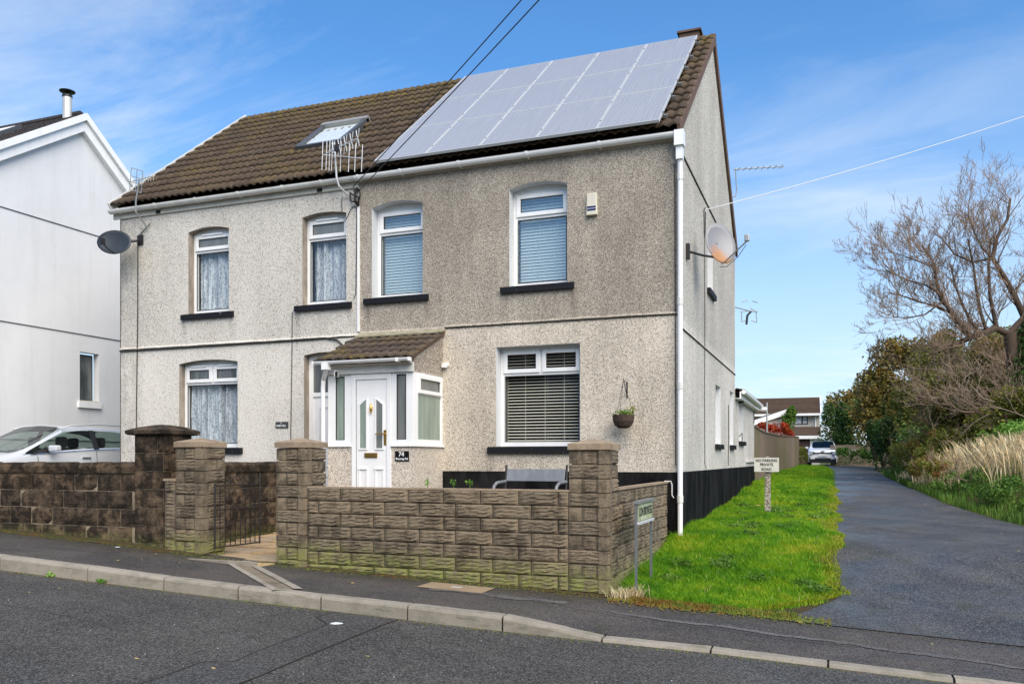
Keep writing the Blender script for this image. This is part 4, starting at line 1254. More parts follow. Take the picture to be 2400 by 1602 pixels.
g.box(-3.80, -3.765, cy-.054, cy+.05, cz-.054, cz+.003)
pg = g.build('gutter', M['white'], porch)
d_ = MB(); d_.tube([(-4.98, -1.165, 2.49), (-4.98, -1.165, 2.40), (-5.11, -1.04, 2.27), (-5.125, -1.03, 2.15), (-5.125, -1.03, -.2)], .033, 10); d_.box(-5.03, -4.93, -1.22, -1.11, 2.40, 2.49)
d_.build('downpipe', M['white'], porch)
# camera / lamp by the pipe, bell box
c_ = thing('security_camera', (-4.86, -1.01, 2.29), 'small white and black security camera under the left end of the porch gutter', 'security camera')
MB().obox((-4.88, -1.05, 2.35), (.022, 0, 0), (0, .035, .0), (0, 0, .05)).build('camera_body', M['white'], c_, bevel=.006)
MB().obox((-4.855, -1.088, 2.34), (.02, 0, 0), (0, .004, .0), (0, 0, .04)).build('lens_face', M['car_black'], c_)
c_ = thing('sensor', (-3.57, -.02, 2.50), 'small white sensor on the wall just right of the porch roof', 'sensor')
MB().box(-3.625, -3.545, -.075, .0, 2.49, 2.56).build('sensor_body', M['white'], c_, bevel=.008)
MB().box(-3.56, -3.52, -.055, -.01, 2.515, 2.565).build('sensor_head', M['white'], c_, bevel=.008)
# plaques
pl = MB().box(-3.937, -3.712, PY-.012, PY-.001, 1.053, 1.20).build('house_number_plaque', M['plaque_black'])
tag(pl, 'black plaque reading 74 Brynteg Rd beside the white porch door', 'plaque')
text_mesh('74', .092, M['letter_white'], 'number', pl, (-3.832, PY-.0135, 1.152), (R(90), 0, 0), bold=.002)
text_mesh('Brynteg Rd', .044, M['letter_white'], 'lettering', pl, (-3.825, PY-.0135, 1.088), (R(90), 0, 0), bold=.001)
pl = MB().box(-6.735, -6.485, -.014, -.001, 1.605, 1.708).build('house_name_plaque', M['plaque'])
tag(pl, 'small dark slate plaque reading Fair Hill on the pale wall left of the porch', 'plaque')
text_mesh('76', .038, M['letter_grey'], 'number', pl, (-6.625, -.0155, 1.683), (R(90), 0, 0))
text_mesh('FAIR HILL', .046, M['letter_white'], 'lettering', pl, (-6.62, -.0155, 1.641), (R(90), 0, 0), bold=.001)
# alarm
al = thing('alarm_box', (-1.235, -.03, 4.6), 'cream alarm box with dark blue band on the wall right of the upper windows', 'alarm box')
mb = MB(); mb.prism([(-1.315, -.001, 4.60), (-1.155, -.001, 4.60), (-1.165, -.001, 4.915), (-1.305, -.001, 4.915)], (0, -.065, 0)); mb.build('casing', M['cream_plastic'], al, bevel=.008)
MB().box(-1.30, -1.172, -.069, -.066, 4.66, 4.725).build('strobe_band', M['blue'], al)
MB().box(-1.30, -1.172, -.0705, -.069, 4.688, 4.694).build('band_line', M['letter_white'], al)
# hanging basket
hb = thing('hanging_basket_bracket', (-.727, -.01, 1.96), 'black wall bracket holding the hanging basket right of the big window', 'bracket')
mb = MB(); mb.box(-.734, -.720, -.010, -.001, 1.95, 2.185); mb.tube([(-.727, -.006, 2.17), (-.727, -.24, 2.185), (-.727, -.255, 2.21)], .006, 6); mb.tube([(-.727, -.006, 1.98), (-.727, -.20, 2.17)], .006, 6)
mb.build('bracket_frame', M['black'], hb)
bk = thing('hanging_basket', (-.727, -.235, 1.52), 'round dark wicker hanging basket with small green plants on the front wall', 'hanging basket')
BC = (-.727, -.235, 1.72)
mb = MB(); mb.lathe((BC[0], BC[1], BC[2]-.21), [(.0, 0), (.07, .005), (.115, .04), (.145, .10), (.155, .17), (.158, .19), (.145, .19), (.13, .16)], 18)
mb.build('basket_bowl', M['wicker'], bk)
mb = MB()
for k in range(3):
    t = k*2.094+.4; mb.tube([(BC[0]+.15*math.cos(t), BC[1]+.15*math.sin(t), BC[2]-.02), (BC[0], BC[1]+.0, 2.175)], .0028, 4)
mb.build('hanging_chain', M['cable'], bk)
def leaf_cards(n, cfun, size, mat, name, parent=None, seed=1, o3=None, up=.3, asp=.6, **tags):
    """n leaf-sized bent quads; cfun(rs, n) -> (n,3) centres"""
    rs = np.random.RandomState(seed)
    C = cfun(rs, n)
    n = len(C)
    a = rs.normal(size=(n, 3)); a[:, 2] *= .6; a /= np.linalg.norm(a, axis=1)[:, None]
    b = rs.normal(size=(n, 3)); b -= (b*a).sum(1)[:, None]*a; b /= np.linalg.norm(b, axis=1)[:, None]
    s = size*(.55+.9*rs.rand(n))[:, None]
    nn_ = np.cross(a, b)
    p0 = C - a*s*.5; p2 = C + a*s*.5
    p1 = C + b*s*asp*.5 + nn_*s*.08; p3 = C - b*s*asp*.5 + nn_*s*.08
    V = np.stack([p0, p1, p2, p3], 1).reshape(-1, 3)
    F = np.arange(4*n).reshape(n, 4)
    if o3 is None: o3 = (float(C[:,0].mean()), float(C[:,1].mean()), float(C[:,2].min()))
    return mesh_np(name, V, F, mat, parent=parent, o3=o3, **tags)
def blob(cx, cy, cz, rx_, ry_, rz_, shell=.0, pw_=.5):
    def f(rs, n):
        d = rs.normal(size=(n, 3)); d /= np.linalg.norm(d, axis=1)[:, None]
        r_ = (shell + (1-shell)*rs.rand(n)**pw_)[:, None]
        return np.array([cx, cy, cz]) + d*r_*np.array([rx_, ry_, rz_])
    return f
leaf_cards(110, blob(BC[0], BC[1], BC[2]+.0, .15, .14, .06), .05, M['leaf_green'], 'basket_plants', bk, 3)
leaf_cards(46, blob(BC[0]+.12, BC[1], BC[2]+.06, .10, .08, .05), .035, M['bramble'], 'basket_flowers', bk, 4)
# bench behind the wall
be = thing('garden_bench', (-1.87, -.7, -.1), 'dark iron garden bench with grey slab back below the big ground floor window', 'bench')
bt = R(12)
MB().obox((-1.88, -.66, .86), (.43, 0, 0), (0, .012, 0), (0, .02, .085)).build('backrest', M['bench'], be, bevel=.004)
MB().box(-2.30, -1.46, -1.10, -.70, .40, .43).build('seat', M['bench'], be)
for sx_ in (-2.33, -1.43):
    MB().tube([(sx_, -.72, -.1), (sx_, -.70, .4), (sx_, -.63, 1.0)], .016, 6).build('back_post', M['black'], be)
    MB().tube([(sx_, -1.10, -.1), (sx_, -1.12, .3), (sx_, -1.14, .62), (sx_, -1.10, .71), (sx_, -1.0, .755), (sx_, -.66, .77)], .022, 6).build('armrest', M['bench'], be)
# weeds at the wall foot
for x in (-3.35, -2.95, -2.7):
    p_ = thing('weed', (x, -1.1, -.1), {-3.35:'small green weed showing over the garden wall, nearest the porch', -2.95:'low green sprig over the garden wall, middle of three weeds', -2.7:'small green shoot over the garden wall, nearest the bench'}[x], 'weed', 'weeds behind the garden wall')
    leaf_cards(22, blob(x, -1.1, .76, .05, .05, .05), .035, M['leaf_bright'], 'leaves', p_, int(-x*10))
    MB().tube([(x, -1.1, -.1), (x+.01, -1.1, .8)], .006, 5).build('stem', M['leaf_green'], p_)

# ---------------------------------------------------------------- rock faced block walls
def block_mesh(L, H, D, seed, mat, rocky=True, name='block', nx=12, nz=10, amp=.024):
    """front face at y=0 looking to -Y, ridged like split stone; x centred, z from 0"""
    rs = random.Random(seed); vs = []; fs = []
    ph = [rs.uniform(0, 6.28) for _ in range(8)]
    for j in range(nz+1):
        for i in range(nx+1):
            u, v = i/nx, j/nz
            x = (u-.5)*L; z = v*H
            edge = min(u*L, (1-u)*L, v*H, (1-v)*H)
            k = min(edge/.014, 1.0)
            if rocky:
                wob = .9*math.sin(u*L*22+ph[0]) + .7*math.sin(u*L*47+ph[1])
                r1 = math.sin(v*H*150 + wob*1.1 + ph[2])
                r1 = r1*(.55+.45*math.sin(u*L*30+ph[3]+v*9))
                d = .006 + amp*(.5+.5*r1)*(.75+.25*math.sin(u*L*13+ph[4])) + rs.uniform(-.0025, .0025)
                y = -d*k*.9 if k > 0 else 0
            else:
                y = -(.012*min(1, edge/.012)) + rs.uniform(-.0012, .0012)
            vs.append((x, y, z))
    for j in range(nz):
        for i in range(nx):
            a = j*(nx+1)+i; fs.append((a, a+1, a+nx+2, a+nx+1))
    # sides back to D
    b = len(vs); c4 = [(-L/2, 0), (L/2, 0), (L/2, H), (-L/2, H)]
    for y in (0.0, D):
        for x, z in c4: vs.append((x, y, z))
    for k in range(4): fs.append((b+(k+1)%4, b+k, b+4+k, b+4+(k+1)%4))
    fs.append((b+4, b+5, b+6, b+7)[::-1])
    me = bpy.data.meshes.new(name); me.from_pydata(vs, [], fs); me.materials.append(mat)
    me.update(); return me
BH, PITCH = .140, .1485
FULL = [block_mesh(.432, BH, .095, k, M['block']) for k in range(5)]
HALF = [block_mesh(.212, BH, .095, 20+k, M['block'], nx=6) for k in range(3)]
QUAR = [block_mesh(.13, BH, .095, 30+k, M['block'], nx=4) for k in range(3)]
MIDB = [block_mesh(.155, BH*.98, .095, 40+k, M['block'], nx=5, amp=.018) for k in range(2)]
PLN = [block_mesh(.135, BH, .095, 50+k, M['block'], rocky=False, nx=3, nz=3) for k in range(2)]
PFUL = [block_mesh(.44, BH, .095, 60+k, M['block']) for k in range(3)]
wr_ = random.Random(21)
def set_block(ms, par, face, a, c, z, sc=1.0):
    """face 'y': plane y=c looking -Y, centre x=a.  face 'x': plane x=c looking +X, centre y=a"""
    me = wr_.choice(ms)
    jt = wr_.uniform(-.003, .003)
    if face == 'y': o = inst('block', me, (a, c+jt, z), par, rot=(0, 0, wr_.uniform(-.006,.006)), scale=(sc, 1, 1))
    elif face == 'x': o = inst('block', me, (c+jt, a, z), par, rot=(0, 0, R(90)+wr_.uniform(-.006,.006)), scale=(sc, 1, 1))
    return o
def pillar(x0, y0, zt, rows, label, start=0, zc=True, sides='x'):
    """0.44 square pillar, front at y0, left at x0, top of blocks at zt"""
    t = thing('gate_pillar', (x0+.22, y0+.22, zt-rows*PITCH), label, 'pillar')
    MB().box(x0+.03, x0+.41, y0+.03, y0+.41, zt-rows*PITCH, zt).build('core', M['block_core'], t)
    for r__ in range(rows):
        z = zt - (r__+1)*PITCH + .004
        f_full = (r__ + start) % 2
        for face, a0, c in (('y', x0, y0), ('x', y0, x0+.44)):
            full = f_full if face == 'y' else not f_full
            if full:
                set_block(PFUL, t, face, a0+.22, c+(.02 if face=='y' else -.02), z)
            else:
                set_block(PLN, t, face, a0+.0695, c+(.02 if face=='y' else -.02), z)
                set_block(MIDB, t, face, a0+.22, c+(.026 if face=='y' else -.026), z)
                set_block(PLN, t, face, a0+.3705, c+(.02 if face=='y' else -.02), z)
    # cap: bevelled slab with low pyramid
    m = MB(); e = .008; x1, y1 = x0+.44, y0+.44; cz = zt+.075
    m.add([(x0-e, y0-e, zt+.004), (x1+e, y0-e, zt+.004), (x1+e, y1+e, zt+.004), (x0-e, y1+e, zt+.004), (x0-e, y0-e, cz-.008), (x1+e, y0-e, cz-.008), (x1+e, y1+e, cz-.008), (x0-e, y1+e, cz-.008), (x0+.02, y0+.02, cz+.004), (x1-.02, y0+.02, cz+.004), (x1-.02, y1-.02, cz+.004), (x0+.02, y1-.02, cz+.004), (x0+.22, y0+.22, cz+.05)],
          [(0,3,2,1), (0,1,5,4), (1,2,6,5), (2,3,7,6), (3,0,4,7), (4,5,9,8), (5,6,10,9), (6,7,11,10), (7,4,8,11), (8,9,12), (9,10,12), (10,11,12), (11,8,12)])
    m.build('cap', M['cap'], t)
    return t
WY = -3.33
pillar(-.575, WY-.02, 1.175, 11, 'split block pillar at the right corner of the garden wall by the lane', 0)
pillar(-4.255, WY-.02, 1.215, 11, 'split block gate pillar right of the gateway, below the white porch', 0)
pillar(-5.79, WY-.02, 1.23, 11, 'split block gate pillar left of the gateway, in front of the black stone pillar', 0)
# front garden wall
WT = .742
gwl = thing('garden_wall', (-2.2, WY, -.3), 'low split face block wall running between the porch side pillar and corner pillar', 'garden wall')
MB().box(-3.81, -.58, WY+.02, WY+.09, -.6, WT-.004).build('core', M['block_core'], gwl)
for r__ in range(9):
    z = WT - .006 - (r__+1)*PITCH + .006
    x = -3.808
    if r__ % 2: x -= .30
    while x < -.58:
        a, b_ = max(x, -3.808), min(x+.445, -.578)
        L_ = b_-a
        if L_ > .05:
            ms, l0 = (FULL, .445) if L_ > .33 else ((HALF, .225) if L_ > .175 else (QUAR, .143))
            set_block(ms, gwl, 'y', (a+b_)/2, WY, z, L_/l0)
        x += .445
MB().box(-3.815, -.573, WY-.004, WY+.10, WT-.004, WT+.016).build('top_course', M['cap'], gwl)
# side wall back to the house corner
gws = thing('garden_wall', (-.15, -1.5, -.3), 'short split block side wall joining the corner pillar to the house, behind the street nameplate', 'garden wall')
SXF = -.135
MB().box(SXF-.10, SXF-.02, -2.93, -.02, -.6, WT+.006).build('core', M['block_core'], gws)
for r__ in range(8):
    z = WT - .002 - (r__+1)*PITCH + .006
    y = -2.93 - (.22 if r__ % 2 else 0)
    while y < -.02:
        a, b_ = max(y, -2.93), min(y+.445, -.015)
        L_ = b_-a
        if L_ > .05:
            ms, l0 = (FULL, .445) if L_ > .33 else ((HALF, .225) if L_ > .175 else (QUAR, .143))
            set_block(ms, gws, 'x', (a+b_)/2, SXF-.02, z, L_/l0)
        y += .445
MB().box(SXF-.115, SXF+.004, -2.925, -.018, WT+.006, WT+.028).build('top_course', M['cap'], gws)
MB().tube([(-.19, -.03, WT+.03), (-.10, -.028, WT+.03), (-.085, -.028, WT-.02), (-.085, -.028, WT-.16), (-.06, -.028, WT-.2)], .010, 6).build('pipe', M['white_old'], gws)
# stub wall left of the left gate pillar
st = thing('wall_stub', (-5.88, WY, -.2), 'narrow stepped block return against the left side of the left gate pillar', 'wall stub')
MB().box(-5.965, -5.79, WY+.0, WY+.2, -.4, .80).build('core', M['block_core'], st)
for r__ in range(7):
    set_block(QUAR, st, 'y', -5.878, WY-.0, .80-(r__+1)*PITCH+.006, 1.2)
MB().box(-5.975, -5.785, WY-.02, WY+.2, .803, .835).build('top_course', M['cap'], st)

# ---------------------------------------------------------------- old blackened stone wall and pillar
def old_mesh(L, H, D, seed, nx=5, nz=4, rough=.008):
    rs = random.Random(seed); vs = []; fs = []
    for j in range(nz+1):
        for i in range(nx+1):
            u, v = i/nx, j/nz
            edge = i in (0, nx) or j in (0, nz)
            vs.append(((u-.5)*L + (rs.uniform(-.004,.004) if edge else 0), 0.002 if edge else -.008-rs.uniform(0, rough), v*H + (rs.uniform(-.004,.004) if edge else 0)))
    for j in range(nz):
        for i in range(nx):
            a = j*(nx+1)+i; fs.append((a, a+1, a+nx+2, a+nx+1))
    b = len(vs)
    for y in (.0, D):
        for x, z in ((-L/2,0),(L/2,0),(L/2,H),(-L/2,H)): vs.append((x, y, z))
    for k in range(4): fs.append((b+(k+1)%4, b+k, b+4+k, b+4+(k+1)%4))
    me = bpy.data.meshes.new('stone_block'); me.from_pydata(vs, [], fs); me.materials.append(M['old_stone']); me.update(); return me
OLD = [old_mesh(.385, .222, .08, k) for k in range(5)]
OLDH = [old_mesh(.19, .222, .08, 10+k, nx=3) for k in range(3)]
def old_block(par, face, a, c, z, L_, hs=1.0):
    ms, l0 = (OLD, .398) if L_ > .28 else (OLDH, .203)
    me = wr_.choice(ms)
    j_ = wr_.uniform(-.010, -.002)
    rot = (0, 0, wr_.uniform(-.01,.01) + (R(90) if face == 'x' else 0))
    loc_ = (a, c+j_, z) if face == 'y' else (c-j_, a, z)
    inst('stone_block', me, loc_, par, rot=rot, scale=(L_/l0, 1, hs))
ow = thing('boundary_wall', (-9.2, -3.25, -.1), 'low wall of blackened old stone blocks with rounded coping before the silver car', 'boundary wall')
OY = -3.28
MB().box(-14, -6.47, OY-.001, OY+.18, -.6, .90).build('core', M['old_core'], ow)
for r__ in range(5):
    z = .665 - r__*.234
    x = -14.0 + (.2 if r__ % 2 else 0)
    while x < -6.49:
        b_ = min(x+.403, -6.49)
        if b_-x > .06: old_block(ow, 'y', (x+b_)/2, OY, z, b_-x)
        x += .403
def coping(par, face, a0, a1, c, zt, step=.205, w_=.26):
    r_ = random.Random(4); x = a0
    while x < a1-.05:
        L_ = step*r_.uniform(.92, 1.06)
        if x+L_ > a1: L_ = a1-x
        h = r_.uniform(-.006, .010); h2 = r_.uniform(-.006, .008)
        pr_ = [(-.03, -.135), (-.040, -.05), (-.020, -.012+h2), (.05, h), (w_*.6, h+.004), (w_, -.03), (w_+.01, -.135)]
        vs = []
        for e in (.004, L_-.004):
            for (q, z) in pr_:
                qq = q + r_.uniform(-.005, .005)
                vs.append((x+e, c+qq, zt+z) if face == 'y' else (c-qq, x+e, zt+z))
        n = len(pr_)
        fs = [(i, (i+1)%n, n+(i+1)%n, n+i) for i in range(n)] + [tuple(reversed(range(n))), tuple(range(n, 2*n))]
        MB().add(vs, fs).build('coping_stone', M['old_stone'], par)
        x += L_
coping(ow, 'y', -12.0, -6.49, OY, 1.035)
op = thing('old_pillar', (-6.25, -3.05, -.1), 'blackened stone pillar with a broad domed cap at the end of the old wall', 'pillar')
MB().box(-6.484, -6.017, OY-.016, OY+.44, -.4, 1.40).build('core', M['old_core'], op)
for r__ in range(7):
    z = 1.17 - r__*.234
    w1 = .10 if r__ % 2 else .38
    for (a, b_) in ((-6.49, -6.49+w1), (-6.49+w1, -6.01)):
        if b_-a > .09: old_block(op, 'y', (a+b_)/2, OY-.02, z, b_-a-.004)
    w2 = .38 if r__ % 2 else .12
    for (a, b_) in ((OY-.02, OY-.02+w2), (OY-.02+w2, OY+.46)):
        old_block(op, 'x', (a+b_)/2, -6.01, z, b_-a-.004)
m = MB(); cx_, cy_ = -6.25, -3.06
prof = [(.30, 1.395), (.325, 1.41), (.325, 1.452), (.30, 1.462), (.20, 1.505), (.10, 1.528), (.0, 1.535)]
n = 24; vs = []
for (r_, z) in prof:
    for k in range(n):
        t = 2*math.pi*k/n; sq = 1/max(abs(math.cos(t)), abs(math.sin(t)))
        q = (sq if r_ > .15 else 1+(sq-1)*.5)
        vs.append((cx_+r_*q*math.cos(t)*(1+.01*math.sin(k*5)), cy_+r_*q*math.sin(t), z+.004*math.sin(k*3+r_*20)))
fs = [(i*n+k, i*n+(k+1)%n, (i+1)*n+(k+1)%n, (i+1)*n+k) for i in range(len(prof)-1) for k in range(n)] + [tuple(reversed(range(n)))]
m.add(vs, fs).build('cap', M['old_stone'], op)
os_ = thing('boundary_wall', (-6.2, -1.7, -.1), 'blackened old stone side wall behind the open iron gate', 'boundary wall')
MB().box(-6.30, -6.104, -2.84, -.35, -.3, .90).build('core', M['old_core'], os_)
for r__ in range(5):
    y = -2.84 + (.2 if r__ % 2 else 0); z = .665 - r__*.234
    if r__ % 2: old_block(os_, 'x', -2.74, -6.10, z, .2)
    while y < -.36:
        b_ = min(y+.403, -.35)
        if b_-y > .06: old_block(os_, 'x', (y+b_)/2, -6.10, z, b_-y)
        y += .403
coping(os_, 'x', -2.84, -.35, -6.10, 1.035, w_=.2)

# ---------------------------------------------------------------- iron gate, hinged on the left pillar, open inwards
gt = thing('iron_gate', (-5.28, -3.2, -.05), 'rusty black wrought iron garden gate standing open against the gateway', 'gate')
H0 = Vector((-5.285, -3.20, 0)); H1 = Vector((-5.20, -2.42, 0)); gd = (H1-H0); 
def gp(t, z): return (H0.x+gd.x*t, H0.y+gd.y*t, z)
MB().tube([gp(0, -.06), gp(0, .775)], .013, 6).build('hinge_post', M['black'], gt)
MB().tube([gp(1, -.05), gp(1, .90)], .011, 6).build('latch_post', M['black'], gt)
for z in (-.035, .44, .745):
    MB().tube([gp(0, z), gp(1, z)], .009, 4).build('rail', M['black'], gt)
for k in range(1, 9):
    t = k/9
    MB().tube([gp(t, -.035), gp(t, .745 if k in (1,2,6,7,8) else .44)], .0065, 5).build('bar', M['black'], gt)
for (t0, s_) in ((.42, -1), (.58, 1)):
    MB().tube([gp(t0 + s_*(.02+.16*math.sin(u*.9))*1.0 if False else .5+s_*(.03+.13*math.sin(u)), .745+.10*math.sin(u*1.0)*(1.0)) for u in rng(0, 3.1, 10)], .006, 5).build('scroll', M['black'], gt)
MB().tube([gp(.22, .745), gp(.42, .86), gp(.5, .80)], .006, 5).build('scroll', M['black'], gt)
MB().tube([gp(.78, .745), gp(.60, .86), gp(.5, .80)], .006, 5).build('scroll', M['black'], gt)
MB().tube([gp(.30, .70), gp(.34, .58), gp(.40, .50), gp(.5, .46), gp(.6, .5), gp(.66, .58), gp(.70, .70)], .006, 5).build('scroll', M['black'], gt)
# ---------------------------------------------------------------- rear extension on the lane side
ex = thing('rear_extension', (-1.5, 9.8, .2), 'low pale rear extension with white gutter behind the end house beside the lane', 'house extension')
EX1 = 12.22; EXH = 2.50
mb = MB(); wall_face(mb, 'x', -.006, DY+.002, EX1, .90, EXH, [(8.25, 9.2, 1.50, 2.40, 0)], .12)
mb.mi = 0; mb.quad((-.006, EX1, .2), (-3.2, EX1, .2), (-3.2, EX1, EXH), (-.006, EX1, EXH))
mb.build('wall', [M['dash_gable'], M['reveal'], M['reveal']], ex)
f = MB().box(-.16, -.126, 8.25, 9.2, 1.50, 2.40).build('window', M['white'], ex)
MB().box(-.125, -.120, 8.32, 9.13, 1.57, 2.33).build('pane', M['frost_dark'], f)
MB().box(-.006, .06, 8.15, 9.3, 1.41, 1.50).build('window_sill', M['sill_black'], ex)
MB().box(-.005, .10, 8.1, 8.2, 2.36, 2.42).build('wall_lamp', M['car_black'], ex)
ro = MB(); ro.add([(.20, DY+.01, 2.60), (.20, EX1+.1, 2.60), (-3.2, EX1+.1, 3.3), (-3.2, DY+.01, 3.3), (.20, DY+.01, 2.55), (.20, EX1+.1, 2.55), (-3.2, EX1+.1, 3.25), (-3.2, DY+.01, 3.25)], [(0,1,2,3), (0,4,5,1), (1,5,6,2), (4,7,6,5)])
rf = ro.build('roof', M['tile_far'], ex)
for k in range(16):
    y = DY+.2+.3*k
    MB().tube([(.205, y, 2.605), (.0, y, 2.65)], .025, 5).build('roof_tile', M['tile_far'], rf)
MB().box(.10, .13, DY+.01, EX1+.08, 2.42, 2.575).build('fascia', M['white'], ex)
MB().box(-.0, .10, DY+.01, EX1+.08, 2.42, 2.432).build('soffit', M['white_old'], ex)
MB().tube([(.185, DY+.01, 2.565), (.185, EX1+.1, 2.545)], .05, 8).build('gutter', M['white'], ex)
MB().tube([(-.2, EX1+.12, 2.47), (.32, EX1+.12, 2.46)], .06, 8).build('rear_gutter', M['white'], ex)
MB().tube([(.02, 11.9, 2.4), (.02, 11.9, 2.05)], .012, 5).build('pipe', M['cable'], ex)
MB().box(.0, .05, 9.9, EX1, 1.01, 1.05).build('ledge', M['white_old'], ex)
MB().tube([(.03, 7.9, 1.6), (.09, 7.92, 1.68), (.09, 7.95, 1.50)], .012, 5).build('pipe', M['cable'], ex)

# ---------------------------------------------------------------- white house on the left
wh = thing('white_house', (-18, 2.6, .3), 'smooth white rendered house with broad white bargeboards and steel flue on the left', 'house')
WX = -14.0; WA, WAZ = 2.59, 8.90
SF, SB = .66, .80
yf, yb = -2.6, 6.4
opw = [(2.565, 3.10, 2.40, 3.53, 0)]
mb = MB(); wall_face(mb, 'x', WX, yf, yb, -.2, 5.0, opw, .17)
mb.mi = 0
mb.add([(WX, yf, 5.0), (WX, yb, 5.0), (WX, yb, WAZ-.25-(yb-WA)*SB), (WX, WA, WAZ-.25), (WX, yf, WAZ-.25-(WA-yf)*SF)], [(0,1,2,3,4)])
mb.build('gable_wall', [M['white_render'], M['white_render'], M['white_render']], wh)
MB().box(-24, WX-.01, yf, yf+.2, -.2, 5.3).build('front_wall', M['white_render'], wh)
for z in (1.50, 3.93, 6.28):
    ya = max(yf, WA - (WAZ-.25-z)/SF); yb2 = min(yb, WA + (WAZ-.25-z)/SB)
    MB().box(WX, WX+.016, ya, yb2, z-.008, z+.008).build('bellcast_bead', M['velux'], wh)
f = MB().box(WX-.20, WX-.165, 2.60, 3.07, 2.43, 3.50).build('window', M['brown_frame'], wh)
MB().box(WX-.164, WX-.158, 2.63, 3.04, 2.46, 3.47).build('pane', M['frost_dark'], f)
MB().box(WX-.02, WX+.06, 2.50, 3.12, 2.26, 2.40).build('window_sill', M['white'], wh)
MB().box(WX-.17, WX+.0, 2.565, 3.10, 2.40, 2.43).build('inner_sill', M['cream'], wh)
def slope_slab(par, y1, z1, y0, z0, x0, x1, t, mat, name):
    m = MB(); m.prism([(x0, y0, z0), (x0, y1, z1), (x0, y1, z1+t), (x0, y0, z0+t)], (x1-x0, 0, 0)); return m.build(name, mat, par)
zf, zb_ = WAZ-(WA-yf+.3)*SF, WAZ-(yb+.3-WA)*SB
rwf = slope_slab(wh, WA, WAZ-.05, yf-.3, zf-.05, -24, WX+.13, .06, M['slate'], 'roof')
slope_slab(rwf, WA, WAZ-.05, yb+.3, zb_-.05, -24, WX+.13, .06, M['slate'], 'rear_slope')
# slates in courses
sm_ = tile_mesh(.33, .36, 'roof_slate', M['slate'], lift=.028, thick=.018, amp=.012)
angw = math.atan(SF)
Lw = math.hypot(WA-yf+.3, (WA-yf+.3)*SF)
nc = int(Lw/.33)
dsw = Vector((0, math.cos(angw), math.sin(angw)))
for c in range(nc-9, nc):
    for i in range(9):
        x = WX-.02-.33*(i+.5)
        if c in (nc-4, nc-5, nc-3) and 3 <= i <= 5: continue
        inst('roof_slate', sm_, Vector((x, yf-.3, zf+.02)) + dsw*(c*Lw/nc), rwf, rot=(angw, 0, 0))
vw = Vector((-15.55, yf-.3, zf+.02))
m = MB()
c0 = vw + dsw*((nc-3.5)*Lw/nc); nsw = Vector((0, -math.sin(angw), math.cos(angw)))
m.obox(c0+nsw*.05, (.45,0,0), dsw*.55, nsw*.05); rw = m.build('roof_window', M['velux'], wh)
MB().obox(c0+nsw*.105, (.36,0,0), dsw*.44, nsw*.004).build('pane', M['blind_white'], rw)
MB().tube([(WX-.0, WA, WAZ+.03), (-24, WA, WAZ+.03)], .09, 8).build('ridge', M['slate'], rwf)
# bargeboards: two stepped white boards
def barge(par, yend, s_, x0, x1, d0, d1, mat):
    dy = yend-WA; n_ = math.hypot(1, s_)
    z = lambda y, d: WAZ - abs(y-WA)*s_ - d*n_
    return MB().prism([(x0, WA, WAZ-d0*n_), (x0, yend, z(yend, d0)), (x0, yend, z(yend, d1)), (x0, WA, WAZ-d1*n_)], (x1-x0, 0, 0)).build('bargeboard', mat, par)
for yend, s_ in ((yf-.35, SF), (yb+.35, SB)):
    barge(wh, yend, s_, WX+.10, WX+.20, -.03, .10, M['white'])
    barge(wh, yend, s_, WX+.0, WX+.13, .105, .30, M['white'])
fl = MB(); FX, FY = -14.25, 2.45
fl.tube([(FX, FY, 8.5), (FX, FY, 9.32)], .10, 14); fo = fl.build('flue', M['terra'], wh, smooth=False)
MB().lathe((FX, FY, 9.32), [(.108, -.02), (.108, .03), (.05, .05), (.03, .08)], 14).build('flue_collar', M['car_black'], fo)
MB().lathe((FX, FY, 9.385), [(.02, .02), (.165, .04), (.172, .055), (.02, .11)], 16).build('flue_cowl', M['car_black'], fo)

